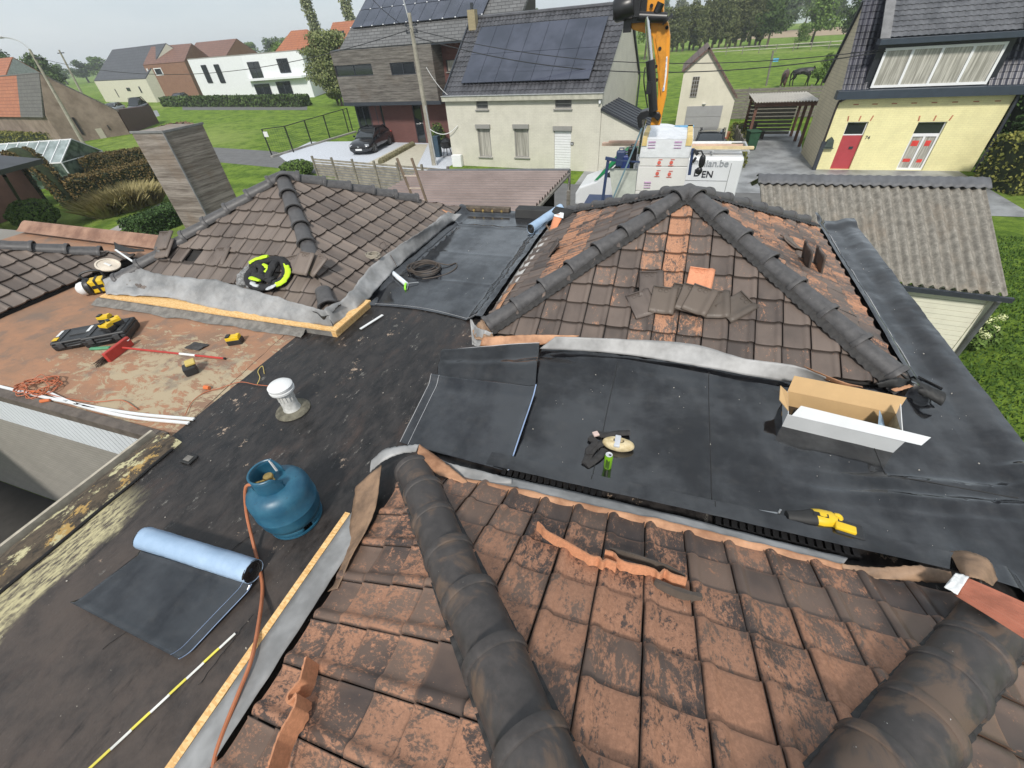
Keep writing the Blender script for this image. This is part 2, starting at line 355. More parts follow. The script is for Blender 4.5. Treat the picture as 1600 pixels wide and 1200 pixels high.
# decks
d = MB(); d.grid(lambda u, v: (-4.2+6.9*u, -3.2+11.3*v, FZ+.004*fbm(-4.2+6.9*u, 11.3*v, 0, 2)), 90, 150)
d.build('black_roof_deck', OLDBLACK, HOUSE, smooth=True)
d = MB(); d.grid(lambda u, v: (-17+12.8*u, 1.5+2.3*v, FZ+.006*fbm(12.8*u, 2.3*v, 3, 1.5)-.004*(u > .999)), 160, 40)
d.build('brown_roof_deck', OLDBROWN, HOUSE, smooth=True)
d = MB(); d.box((-.6, 2.45, 1.68), (7.16, 11.26, 3.40)); d.box((-10.6, 3.6, 1.66), (12.78, 4.18, 3.34)); d.box((-6.0, 6.8, 1.66), (4.26, 2.3, 3.34))
WALLB = brickmat('beige_brick_wall', (.3, .28, .25), (.275, .26, .23), (.23, .215, .19), .22, .068)
d.build('wall', WALLB, HOUSE)
# older overlap lines on the black deck
for p in [((160, 1015), (400, 830)), ((310, 1070), (395, 960)), ((350, 1200), (500, 900)), ((450, 518), (300, 655))]:
    d = MB(); a, b = at(*p[0], FZ+.004), at(*p[1], FZ+.004); pts = [a.lerp(b, k/24)+Vector((.014*nz3(a.x+k*.4, 3), .014*nz3(a.y+k*.3, 8), 0)) for k in range(25)]; d.tube(pts, [.0015+.0025*abs(nz3(k*.5, a.x)) for k in range(25)], 5); d.build('overlap_seam', mat('bitumen_bead', (.014, .013, .013), .5), HOUSE)
# left parapet
d = MB()
def par(u, v):
    y = -3.2+4.7*v; x = -4.32+.3*u; h = [.0, .075, .085, .07, .06, 0.0][min(5, int(u*5+.5))]
    return (x+.012*fbm(y, u, 0, 2.5), y, FZ+h-(.25 if u < .01 else 0)+.010*fbm(x*3, y, 1, 4))
d.grid(par, 5, 160); d.build('parapet', PARAPET, HOUSE, smooth=True)
d = MB(); d.box((-4.345, -.86, FZ-.02), (.03, 4.7, .22)); d.build('edge_board', mat('pale_edge_board', (.4, .36, .29), .8, .25, 6), HOUSE)
d = MB(); d.tube([(-4.015+.012*nz3(k*.3, 2), -3.2+k*.1, FZ+.012) for k in range(47)], .012, 6); d.build('parapet_crevice', DARK, HOUSE)
# edge of the brown roof, slatted white cladding below it
d = MB(); d.box((-10.7, 1.5, FZ-.03), (12.9, .1, .1)); d.build('roof_edge', mat('roof_edge_dark', (.11, .09, .075), .7, .3, 5, .3), HOUSE)
d = MB()
for k in range(118): d.box((-4.3-.105*k-.05, 1.475, 3.09), (.096, .03, .5))
d.build('cladding', mat('pale_cladding', (.6, .63, .66), .6, .06, 1.2), HOUSE)
d = MB(); d.box((-10.6, 1.53, 3.09), (12.7, .04, .5)); d.build('soffit', mat('soffit_dark', (.13, .13, .13), .8), HOUSE)
d = MB(); d.box((-4.6, 1.45, 2.6), (1.5, .05, .05)); d.build('rail', WHITEP, HOUSE)

# ---------------- tiled pyramid roofs ----------------
TW, TP = .248, .27
def prof(x):       # cross-section of one tile, x 0..TW
    u = x/TW
    if u > .7: return .019*math.sin(math.pi*(u-.7)/.3)**1.0 if u < .999 else 0.002
    return -.004*math.sin(math.pi*u/.7) + (.007 if u < .05 else 0)
def frame(cx, cy, half, ze, tn, k):
    out = [Vector((0, -1, 0)), Vector((1, 0, 0)), Vector((0, 1, 0)), Vector((-1, 0, 0))][k]
    al = Vector((0, 0, 1)).cross(out)                       # left to right seen from outside
    c = math.cos(math.atan(tn)); s = math.sin(math.atan(tn))
    up = -out*c + Vector((0, 0, 1))*s; n = al.cross(up)
    o = Vector((cx, cy, ze)) + out*half
    M = Matrix((al, up, n)).transposed().to_4x4(); M.translation = o
    return M, half/c
def tileface(parent, cx, cy, half, ze, tn, k, m, amt, phase=0.0, skip=(), hi=True, eavecut=0.0, name='tile_slope', label=None):
    M, L = frame(cx, cy, half, ze, tn, k)
    bm = bmesh.new(); cl = bm.loops.layers.float_color.new('rnd')
    nx = 16 if hi else 10; ncol = int(half/TW)+2; nrow = int(L/TP)+1
    for r in range(nrow):
        y0 = r*TP
        for c in range(-ncol, ncol+1):
            if (r, c) in skip: continue
            x0 = c*TW+phase
            hwr = half*(1-y0/L)
            if x0 > hwr+.05 or x0+TW < -hwr-.05: continue
            jx = random.uniform(-.002, .002); jy = random.uniform(-.006, .006); jt = random.uniform(-.004, .006); ro = random.uniform(-.004, .004)
            col = (random.random(), min(1, max(0, amt(r, c, x0, y0))), random.random(), 1)
            xs = [0.012, .03, .055] + [.055+.645*i/(nx-8) for i in range(1, nx-8)] + [.7, .75, .8, .85, .9, .95, .985] if hi else [.012+.973*i/nx for i in range(nx+1)]
            rows = []; VR = {}; UR = {}
            for v in (0.0, .06, .5, .7, .84, 1.0):
                rr = []
                for u in xs:
                    x = x0 + u*TW + jx + ro*v; y = y0 + jy + v*(TP+.05)
                    z = prof(u*TW) + .012 + (.029+jt)*(1-v) - (.005 if v == 0 else 0) + .0018*fbm(x, y, c, 9, 3)
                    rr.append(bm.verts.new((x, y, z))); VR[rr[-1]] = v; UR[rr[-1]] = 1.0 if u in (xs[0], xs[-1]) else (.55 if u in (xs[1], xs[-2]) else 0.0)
                rows.append(rr)
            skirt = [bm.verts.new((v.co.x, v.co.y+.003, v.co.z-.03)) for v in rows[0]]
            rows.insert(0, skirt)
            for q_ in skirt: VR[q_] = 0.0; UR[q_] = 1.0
            for a in range(len(rows)-1):
                for b in range(len(xs)-1):
                    f = bm.faces.new((rows[a][b], rows[a][b+1], rows[a+1][b+1], rows[a+1][b])); f.smooth = a > 0
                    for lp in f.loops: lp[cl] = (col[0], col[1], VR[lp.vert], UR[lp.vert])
            for side in (0, -1):
                sv = [rows[i][side] for i in range(1, len(rows))]; lo = [bm.verts.new((v.co.x, v.co.y, v.co.z-.02)) for v in sv]
                for i in range(len(sv)-1):
                    q = (sv[i], sv[i+1], lo[i+1], lo[i]) if side == -1 else (sv[i+1], sv[i], lo[i], lo[i+1])
                    f = bm.faces.new(q)
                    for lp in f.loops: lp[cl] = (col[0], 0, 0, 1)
    # trim along the hips
    for sx in (-1, 1):
        nrm = Vector((sx*L, half, 0)).normalized(); co = Vector((sx*(half+.02), 0, 0))
        geo = bm.verts[:]+bm.edges[:]+bm.faces[:]
        bmesh.ops.bisect_plane(bm, geom=geo, dist=1e-5, plane_co=co, plane_no=nrm, clear_outer=True)
    me = bpy.data.meshes.new(name); bm.to_mesh(me); bm.free()
    try: me.set_sharp_from_angle(angle=R(50))
    except Exception: pass
    me.materials.append(m); ob = bpy.data.objects.new(name, me); COL.objects.link(ob); ob.parent = parent
    ob.matrix_local = Matrix.Translation(-wl(parent)) @ M
    if label: ob['label'] = label
    return ob
def hipline(parent, a, b, r, m, step=.4, n=14, start=0.0, name='hip_ridge', stop=None, label=None, lift=.03, cl=1.2):
    a = Vector(a); b = Vector(b); d = (b-a); L = d.length; d.normalize(); side = d.cross(Vector((0, 0, 1))).normalized(); up = side.cross(d)
    mb = MB(); s = start
    L = stop or L
    while s < L-.03:
        e = min(s+step+.05, L+.04); j = random.uniform(-.01, .01); rr = [(0, r*1.05), (.001, r*(cl-.02)), (.012, r*cl), (.04, r*cl), (.05, r*(cl-.03)), (.053, r*1.04), (e-s, r*.93)]
        tilt = random.uniform(-.03, .03); i0 = len(mb.v); col = (random.random(), random.random(), random.random())
        for t, rad in [(0, r*.98)]+rr:
            for q in range(n+1):
                an = R(-98)+R(196)*q/n; lf = lift + .03*(1-t/(e-s))
                p = a + d*(s+t) + side*(rad*math.sin(an)+j+tilt*t) + up*(rad*math.cos(an)*.86+lf-r*.25)
                mb.v.append(tuple(p))
        mb.rc = col
        for k in range(len(rr)):
            for q in range(n):
                i = i0+k*(n+1)+q; mb.face((i, i+n+1, i+n+2, i+1))
        s += step
    mb.rc = None
    o = mb.build(name, m, parent, smooth=True)
    if label: o['label'] = label
    return o
def underedge(parent, a, b, m, w=.13):       # crinkled dark strip seen under the ridge tiles
    a = Vector(a); b = Vector(b); d = (b-a).normalized(); side = d.cross(Vector((0, 0, 1))).normalized()
    mb = MB(); N = 90
    for sg in (-1, 1):
        mb.grid(lambda u, v: a.lerp(b, u) + side*sg*(.05+w*v) + Vector((0, 0, .055-.62*(.05+w*v)*.5 + .008*math.sin(u*240)*v+.006*nz3(u*40, sg))), N*2, 3)
    return mb.build('ridge_roll', m, parent, smooth=True)
RROLL = mat('ridge_roll_black', (.03, .028, .027), .7, .3, 20)
def pyramid(cx, cy, half, ze, tn, label):
    apex = (cx, cy, ze+half*tn); mb = MB(); h = half+.0
    cs = [(cx-h, cy-h), (cx+h, cy-h), (cx+h, cy+h), (cx-h, cy+h)]
    for k in range(4): mb.quad((*cs[k], ze-.02), (*cs[(k+1) % 4], ze-.02), (apex[0], apex[1], apex[2]-.02))
    mb.box((cx, cy, (FZ+ze)/2-.02), (2*half-.04, 2*half-.04, ze-FZ))
    ob = mb.build('tiled_roof', mat('roof_underlay', (.02, .018, .017), .9), HOUSE); ob['label'] = label
    return ob, apex
# near roof (the photographer stands on its top)
C3, H3, Z3 = (.285, -.165), 1.915, 3.5
P3, A3 = pyramid(*C3, H3, Z3, .5, 'nearest pyramid roof with orange peeling brown tiles')
def amt3(r, c, x, y): return .38 + .4*(.5+.5*nz3(x*1.2+5, y*1.5)) + .14*(r > 2) - .25*(y < .3) + random.uniform(-.14, .14)
tileface(P3, *C3, H3, Z3, .5, 2, T_NEAR, amt3, phase=.23-.168+.0, hi=True)
tileface(P3, *C3, H3, Z3, .5, 3, T_NEAR, lambda r, c, x, y: .46+random.uniform(-.16, .2), phase=.05, skip={(3, 4)}, hi=True)
tileface(P3, *C3, H3, Z3, .5, 1, T_NEAR, lambda r, c, x, y: .12+random.uniform(-.15, .2), phase=.1, hi=True)
tileface(P3, *C3, H3, Z3, .5, 0, T_NEAR, amt3, phase=.1, hi=False)
def corner(C, H, z, sx, sy, e=0.0): return (C[0]+sx*(H+e), C[1]+sy*(H+e), z)
for sx, sy, st, mm in ((-1, 1, .06, RIDGE), (1, 1, .26, RIDGE), (1, -1, 0, RIDGE), (-1, -1, 0, RIDGE)):
    hipline(P3, corner(C3, H3, Z3, sx, sy), A3, .132, mm, .36, 24, st, cl=1.13); underedge(P3, corner(C3, H3, Z3, sx, sy), A3, RROLL, .095)
# middle roof behind the wet membrane
C2, H2, Z2 = (.26, 5.88), 2.09, 3.5
P2, A2 = pyramid(*C2, H2, Z2, .5, 'far pyramid roof with one orange column of tiles')
def amt2(r, c, x, y):
    if c == 0: return 1.0 - .06*max(0, 5-r) + random.uniform(-.05, .05)
    if c == 1 or c == -1: return .62+random.uniform(-.1, .15)
    return .5-.14*abs(c)/4+random.uniform(-.2, .22)
tileface(P2, *C2, H2, Z2, .5, 0, T_MID, amt2, phase=-.165, skip={(2, 1), (2, 0), (2, -1)})
tileface(P2, *C2, H2, Z2, .5, 3, T_MID, lambda r, c, x, y: (.3+.6*max(0, math.sin(y*2.2+.3)) if r > 1 else .15)+random.uniform(-.15, .2), phase=0)
tileface(P2, *C2, H2, Z2, .5, 1, T_MID, lambda r, c, x, y: .72+random.uniform(-.25, .2), phase=.08)
tileface(P2, *C2, H2, Z2, .5, 2, T_MID, lambda r, c, x, y: .3, phase=.08, hi=False)
for sx, sy, st in ((-1, -1, .1), (1, -1, .12), (1, 1, .3), (-1, 1, .3)):
    hipline(P2, corner(C2, H2, Z2, sx, sy), A2, .102 if sy < 0 else .075, RIDGE2, .405, 14, st, lift=.03); underedge(P2, corner(C2, H2, Z2, sx, sy), A2, RROLL)
# left roof behind the OSB boards
C1, H1, Z1 = (-6.0, 5.82), 2.1, 3.52
P1, A1 = pyramid(*C1, H1, Z1, .52, 'left pyramid roof with plain grey brown tiles')
amt1 = lambda r, c, x, y: .28+random.uniform(-.25, .3)
tileface(P1, *C1, H1, Z1, .52, 0, T_LEFT, amt1, phase=.05, skip={(2, -4)})
tileface(P1, *C1, H1, Z1, .52, 1, T_LEFT, lambda r, c, x, y: .2+random.uniform(-.2, .3), phase=.1)
tileface(P1, *C1, H1, Z1, .52, 3, T_LEFT, amt1, phase=0, hi=False)
tileface(P1, *C1, H1, Z1, .52, 2, T_LEFT, amt1, phase=0, hi=False)
for sx, sy, st, sp in ((-1, -1, .1, None), (1, -1, .12, .42), (1, 1, .9, None), (-1, 1, .3, None)):
    hipline(P1, corner(C1, H1, Z1, sx, sy), A1, .112, RIDGE2, .405, 14, st, stop=sp)
hipline(P1, corner(C1, H1, Z1, 1, -1), A1, .112, RIDGE2, .405, 14, 1.0)
# roof at the left edge of the picture: one slope falling towards the brown flat roof
C0, H0, Z0 = (-12.6, 1.35), 3.45, 3.46
P0, A0 = pyramid(*C0, H0, Z0, .5, 'leftmost tiled roof with mottled tiles and grey ridge')
tileface(P0, *C0, H0, Z0, .5, 1, T_LEFT, lambda r, c, x, y: .5*(random.random() > .6)+random.uniform(0, .35), phase=.02)
tileface(P0, *C0, H0, Z0, .5, 2, T_LEFT, amt1, phase=.02, hi=False)
hipline(P0, corner(C0, H0, Z0, 1, 1), A0, .112, RIDGE2, .42, 14, .45)

# ---------------- flashings ----------------
def sheetmb(A, B, nu=60, nv=6, amp=.012, freq=3.0, sag=0.0, seed=0, edge=.01):
    A = catmull(A, 10); B = catmull(B, 10)
    def ev(P, u):
        t = u*(len(P)-1); i = min(int(t), len(P)-2); return P[i].lerp(P[i+1], t-i)
    mb = MB()
    def fn(u, v):
        p = ev(A, u).lerp(ev(B, u), v); k = fbm(p.x*1.0, p.y*1.0, seed, freq, 4); ed = edge*nz3(u*22, seed+v*3)
        d = (ev(B, u)-ev(A, u)); d = d.normalized() if d.length > 1e-6 else Vector((1, 0, 0))
        return p + Vector((0, 0, amp*k*(.5+math.sin(math.pi*min(1, v))) + sag*math.sin(math.pi*v))) + d*(ed*(1 if v > .9 else (-1 if v < .1 else 0)))
    mb.grid(fn, nu, nv); return mb
def flash(A, B, m, parent=None, name='flashing', label=None, **k):
    o = sheetmb(A, B, **k).build(name, m, parent, smooth=True, solid=.004)
    if label: o['label'] = label
    return o
# front of the left roof
flash([at(160, 437, 3.62), at(205, 418, 3.72), at(255, 430, 3.72), at(330, 437, 3.74), at(400, 455, 3.7), at(480, 478, 3.67), at(508, 486, 3.66)],
      [at(166, 460, 3.52), at(215, 462, 3.53), at(270, 466, 3.53), at(345, 484, 3.50), at(425, 496, 3.51), at(500, 508, 3.5), at(521, 512, 3.5)], FLASH, P1, amp=.055, freq=3.6, nu=110, nv=10, label='crumpled grey lead flashing')
flash([at(506, 486, 3.66), at(545, 458, 3.68), at(575, 420, 3.7), at(618, 388, 3.72), at(665, 358, 3.72), at(700, 330, 3.66)],
      [at(521, 510, 3.5), at(568, 475, 3.49), at(612, 425, 3.5), at(655, 390, 3.5), at(700, 352, 3.5), at(722, 335, 3.52)], FLASH, P1, amp=.06, freq=3.8, nu=110, nv=10, seed=5, label='crumpled grey lead flashing')
# middle roof front: grey with an orange lifted strip at its left end
flash([at(868, 526, 3.65), at(960, 529, 3.66), at(1080, 537, 3.67), at(1160, 559, 3.65), at(1240, 571, 3.65), at(1290, 589, 3.64)],
      [at(843, 545, 3.52), at(960, 552, 3.53), at(1080, 570, 3.53), at(1160, 585, 3.52), at(1250, 600, 3.5), at(1300, 606, 3.5)], FLASH, P2, amp=.006, freq=2, nu=90, nv=8, seed=2, edge=.004, label='grey flashing strip')
flash([at(755, 527, 3.62), at(800, 524, 3.65), at(850, 523, 3.65), at(905, 524, 3.64)], [at(750, 541, 3.55), at(800, 543, 3.54), at(850, 538, 3.56), at(902, 527, 3.62)], FLASH_O, P2, amp=.015, nu=40, seed=3, label='orange lifted flashing strip')
flash([at(1255, 572, 3.66), at(1300, 590, 3.66), at(1345, 604, 3.64)], [at(1275, 588, 3.6), at(1310, 600, 3.6), at(1348, 606, 3.62)], FLASH_O, P2, amp=.02, nu=30, seed=6, label='orange lifted flashing strip')
# middle roof left side: pale strip, orange at its lower end
flash([at(772, 500, 3.56), at(800, 452, 3.58), at(835, 400, 3.58), at(868, 355, 3.58)], [at(765, 492, 3.5), at(792, 448, 3.5), at(826, 398, 3.5), at(860, 352, 3.5)], mat('pale_flashing', (.5, .49, .47), .6, .1, 4), P2, amp=.006, nu=40, nv=3)
flash([at(760, 516, 3.60), at(790, 466, 3.6), at(806, 442, 3.6)], [at(764, 498, 3.54), at(786, 462, 3.54), at(800, 442, 3.56)], FLASH_O, P2, amp=.01, nu=30, nv=3)
# middle roof right side: white torn edge
flash([at(1268, 385, 3.62), at(1300, 440, 3.62), at(1325, 490, 3.6), at(1340, 510, 3.6)], [at(1280, 385, 3.56), at(1308, 440, 3.56), at(1330, 490, 3.54), at(1345, 512, 3.54)], mat('pale_flashing', (.5, .49, .47)), P2, amp=.02, nu=60, nv=2, seed=9)
flash([at(1262, 365, 3.62), at(1272, 395, 3.66), at(1281, 418, 3.62)], [at(1280, 362, 3.56), at(1281, 390, 3.56), at(1285, 410, 3.55)], FLASH_B, P2, amp=.03, nu=20, nv=4, seed=10)
# near roof: grey + orange band along the far eave, the lifted corner, the left strip
NA = [at(690, 748, 3.52), at(770, 758, 3.55), at(900, 787, 3.55), at(1050, 820, 3.55), at(1200, 856, 3.55), at(1315, 885, 3.55)]
NB_ = [at(700, 733, 3.5), at(775, 742, 3.5), at(905, 770, 3.5), at(1055, 805, 3.5), at(1205, 843, 3.5), at(1325, 872, 3.5)]
flash(NA, NB_, FLASH, P3, amp=.006, nu=120, nv=5, seed=11, label='grey flashing along the far eave')
NC = [p + Vector((0, -.055-.02*math.sin(i), -.012)) for i, p in enumerate(NA)]
flash([p+Vector((0, .01, .012)) for p in NA], NC, FLASH_O, P3, amp=.01, nu=120, nv=4, seed=12, name='flashing_turned_edge', label='orange turned up edge of the flashing')
flash([at(1315, 880, 3.56), at(1370, 886, 3.58), at(1430, 885, 3.62), at(1485, 893, 3.6)], [at(1325, 895, 3.55), at(1385, 905, 3.56), at(1440, 910, 3.56), at(1490, 912, 3.55)], FLASH_B, P3, amp=.03, nu=50, nv=8, seed=13)
flash([at(1482, 862, 3.5), at(1510, 861, 3.56), at(1545, 875, 3.6), at(1560, 905, 3.55)], [at(1500, 895, 3.6), at(1510, 900, 3.66), at(1530, 905, 3.66), at(1552, 915, 3.6)], FLASH_B, P3, amp=.02, nu=40, nv=8, seed=14, name='flashing_flap')
flash([at(580, 720, 3.55), at(600, 703, 3.62), at(625, 698, 3.63), at(655, 694, 3.6)], [at(578, 738, 3.5), at(598, 722, 3.6), at(625, 710, 3.62), at(650, 706, 3.58)], FLASH, P3, amp=.02, nu=40, nv=4, seed=15)
flash([at(655, 694, 3.6), at(685, 715, 3.6), at(730, 752, 3.55)], [at(652, 708, 3.62), at(672, 735, 3.62), at(728, 757, 3.56)], FLASH_O, P3, amp=.02, nu=40, nv=5, seed=16, label='orange lifted corner flashing')
flash([at(655, 700, 3.58), at(700, 722, 3.56), at(750, 735, 3.56), at(800, 750, 3.53)], [at(680, 712, 3.56), at(722, 745, 3.52), at(755, 758, 3.52), at(800, 758, 3.52)], FLASH, P3, amp=.03, nu=50, nv=6, seed=17)
flash([at(556, 760, 3.5), at(545, 830, 3.5), at(525, 905, 3.5), at(512, 925, 3.5)], [at(596, 726, 3.58), at(585, 800, 3.6), at(550, 868, 3.6), at(528, 920, 3.56)], FLASH_B, P3, amp=.02, nu=50, nv=7, seed=18, label='brown lifted side flashing')
flash([(-1.885, 1.3, 3.49), (-1.885, .7, 3.49), (-1.885, -.3, 3.49), (-1.885, -2, 3.49)], [(-1.69, 1.3, 3.53), (-1.69, .7, 3.525), (-1.69, -.3, 3.525), (-1.69, -2, 3.525)], FLASH, P3, amp=.004, nu=90, nv=4, seed=19)
# torn black flashing lumps at roof corners
flash([at(488, 486, 3.66), at(510, 494, 3.62), at(533, 476, 3.66)], [at(490, 482, 3.60), at(508, 500, 3.56), at(530, 470, 3.6)], BLACKR, P1, amp=.05, freq=9, nu=30, nv=5, seed=21)
flash([at(735, 500, 3.62), at(748, 512, 3.66), at(770, 520, 3.64)], [at(738, 540, 3.48), at(752, 540, 3.5), at(765, 535, 3.52)], FLASH, P2, amp=.06, freq=8, nu=30, nv=8, seed=22)
flash([at(738, 515, 3.6), at(750, 500, 3.68), at(765, 515, 3.66)], [at(742, 530, 3.56), at(757, 530, 3.6), at(775, 530, 3.6)], FLASH_B, P2, amp=.07, freq=9, nu=30, nv=8, seed=23)

# OSB boards on the kerbs
d = MB(); d.box((-5.88, 3.56, FZ+.04), (4.34, .28, .08)); d.build('kerb', CONC, HOUSE)
d = MB(); d.box((-6.93, 3.52, FZ+.09), (2.16, .2, .022)); d.build('kerb_board', OSB, HOUSE)
d = MB(); d.box((-4.76, 3.515, FZ+.092), (2.16, .2, .022)); d.build('kerb_board', OSB, HOUSE)
d = MB(); d.box((-3.70, 3.80, FZ+.098), (.17, .78, .022)); d.box((-3.71, 3.80, FZ+.04), (.14, .76, .08)); d.build('kerb_board', OSB, HOUSE)
d = MB(); d.box((-1.915, -.85, FZ+.045), (.045, 4.2, .085)); d.build('kerb_board', OSB, HOUSE)
d = MB()
d.grid(lambda u, v: (-8.1+4.0*u, 3.42-.13*v+.03*fbm(u*9, v, 2, 1), FZ+.055*(1-v)**1.5+.012+.008*fbm(u*14, v*2, 1, 1)), 90, 5); d.build('mortar_fillet', CONC, HOUSE, smooth=True)

# ---------------- new roofing membrane ----------------
def sm(x, a, b):
    t = max(0.0, min(1.0, (x-a)/(b-a))); return t*t*(3-2*t)
def zmain(x, y):
    z = FZ+.012
    z += (.03*sm(y, 3.3, 3.6)+.045*sm(y, 3.55, 3.74))*(1-sm(x, 2.3, 2.5)) if y < 3.9 else 0
    if x < 2.5: z += .045*(1-sm(y, 1.9, 2.42))*(1-sm(x, 2.1, 2.45))
    if y >= 3.7 and x > 2.3: z += .13*(1-sm(x, 2.44, 2.58))
    if y < 2.1: z += .08*(1-sm(x, 2.34, 2.46))
    z += .06*sm(x, 2.72, 2.9) - .3*sm(x, 3.0, 3.07) + .05*sm(y, 8.0, 8.2)
    w = fbm(x*1.0, y*1.4, 0, 1.1, 3)*.011 + .003*fbm(x, y, 4, 5, 3)
    # folds
    k = sm(x, .9, 2.3)*sm(y, 2.1, 2.25)*(1-sm(y, 3.0, 3.2))
    yy = y-(2.42+.17*(x-1.3)+.04*nz3(x*2, 1)); w += k*(.034*math.exp(-(yy/.045)**2) + .026*math.exp(-((yy-.17-.03*nz3(x*3, 7))/.035)**2) + .012*math.exp(-((yy+.14)/.03)**2))
    if x > 2.3 and y > 3.2: w += .007*fbm(x*3.5, y*1.1, 8, 1.6, 3)*sm(x, 2.3, 2.7)
    if x > 2.75: w += .006*fbm(x*2, y*4, 6, 1.5, 3)
    w += .05*math.exp(-(((x-2.86)/.12)**2+((y-3.02)/.05)**2))
    return z+w
mb = MB(); X0, X1, Y0, Y1, st = -1.04, 3.09, -1.4, 8.32, .028
nx = int((X1-X0)/st); ny = int((Y1-Y0)/st); idx = {}
def inside(x, y):
    if x > 2.40: return True
    if y > 3.76: return x > 2.36 and False
    return y > 1.93
for i in range(nx+1):
    for j in range(ny+1):
        x = X0+i*st; y = Y0+j*st
        if inside(x, y): idx[(i, j)] = len(mb.v); mb.v.append((x, y, zmain(x, y)))
for i in range(nx):
    for j in range(ny):
        q = [(i, j), (i+1, j), (i+1, j+1), (i, j+1)]
        if all(t in idx for t in q): mb.face(tuple(idx[t] for t in q))
mb.build('new_membrane', MEMB, HOUSE, smooth=True)['label'] = 'wet shiny black membrane with wrinkles'
for x, y0, y1 in ((-.2, 2.02, 3.62), (.69, 2.02, 3.66), (1.95, 2.75, 3.7)):
    d = MB(); d.tube([(x+.01*nz3(y*2, x), y, zmain(x, y)+.001) for y in [y0+(y1-y0)*k/40 for k in range(41)]], .0035, 6); d.build('membrane_seam', BLACKR, HOUSE, smooth=True)
d = MB()
d.tube([(x, 2.72+.05*(x-1.95), zmain(x, 2.72+.05*(x-1.95))+.001) for x in [1.95+.8*k/30 for k in range(31)]], .004, 6)
d.build('membrane_seam', BLACKR, HOUSE, smooth=True)
# pale selvedge lines and upstand beside the middle roof
d = MB(); d.tube([(2.53+.05*math.sin(k*.33)+.02*nz3(k*.5, 3), 3.95+k*.1, zmain(2.53+.05*math.sin(k*.33), 3.95+k*.1)+.004) for k in range(40)], .004, 5)
d.build('selvedge_line', mat('pale_line', (.45, .45, .46), .6), HOUSE)
def zval(x, y):
    z = FZ+.012 + .12*(1-sm(x, -3.92, -3.72)) + .13*sm(x, -2.2, -1.97) + .05*sm(y, 7.85, 8.0)
    return z + .007*fbm(x*1.2, y*1.2, 3, 1.2, 3) + .010*math.exp(-((y-6.1)/.04)**2)*(.4+.6*abs(nz3(x*2, 5))) + .006*math.exp(-((y-5.1)/.03)**2) + .014*math.exp(-((y-7.35-.1*nz3(x*3, 2))/.05)**2) + .02*fbm(x, y, 5, 2.5, 3)*sm(x, -2.35, -2.05)
mb = MB(); mb.grid(lambda u, v: ((-3.94+2.02*u), 4.18+.12*math.sin(math.pi*u)-.1*u+3.87*v, 0), 72, 136)
mb.v = [(p[0], p[1], zval(p[0], p[1])) for p in mb.v]
mb.build('valley_membrane', MEMB_V, HOUSE, smooth=True)['label'] = 'dull slate black membrane between two tiled roofs'
d = MB(); d.tube([(p[0], p[1]+.05, p[2]+.001) for p in [(-3.9+1.9*k/30, 4.18+.12*math.sin(math.pi*k/30)-.1*k/30, zval(-3.9+1.9*k/30, 4.2)) for k in range(31)]], .0018, 5)
d.build('selvedge_line', mat('pale_line', (.45, .45, .46)), HOUSE)
for xa_, xb_ in ((-.9, -.12), (.72, 1.58)):
    d = MB(); k = 0
    while xa_+k*.052 < xb_: d.box((xa_+k*.052, 1.955, FZ+.035), (.036, .06, .045)); k += 1
    d.box(((xa_+xb_)/2, 1.93, FZ+.03), (xb_-xa_, .01, .04)); d.build('eave_comb', BLACKP, HOUSE)
# far parapet timber and upstand
d = MB(); d.box((-3.45, 8.1, FZ+.07), (1.1, .14, .11)); tb = d.build('edge_timber', mat('rotten_timber', (.09, .07, .05), .9, .5, 12, .6, 30), HOUSE, bevel=.01)
for k in range(5): d = MB(); d.lathe([(0, .012), (.022, .012), (.022, 0)], 10, (-3.85+k*.2, 8.02, FZ+.08), Matrix.Rotation(R(90), 3, 'X')); d.build('bolt', mat('dull_brass', (.5, .36, .14), .5, metal=.6), tb)
d = MB(); d.extrude([(-2.72, 7.86, FZ+.01), (-2.72, 8.15, FZ+.01), (-2.72, 8.15, FZ+.17), (-2.72, 7.9, FZ+.17)], (.75, -.0, 0)); d.build('upstand', BLACKR, HOUSE, bevel=.012)
# outer walls below the eaves of the right-hand edge
d = MB(); d.box((3.03, 3.6, FZ-.16), (.03, 9.6, .22)); d.build('fascia', mat('dark_fascia', (.035, .036, .04), .5), HOUSE)
# terracotta-coloured gutter edge behind the left roofs
d = MB()
a0, a1 = at(40, 347, 3.62), at(262, 372, 3.62)
d.grid(lambda u, v: a0.lerp(a1, u)+Vector((0, -.28*v, .07*math.cos(v*3.1)-.03)), 50, 8); d.build('brown_gutter_edge', mat('brown_membrane', (.24, .12, .075), .6, .25, 3, .3, 8, c2=(.36, .21, .14)), HOUSE, smooth=True)
d = MB(); d.quad((-13.6, 4.8, 3.44), (-8.0, 4.8, 3.44), (-8.0, 5.65, 3.44), (-13.6, 5.9, 3.44)); d.build('brown_gutter_floor', OLDBROWN, HOUSE)
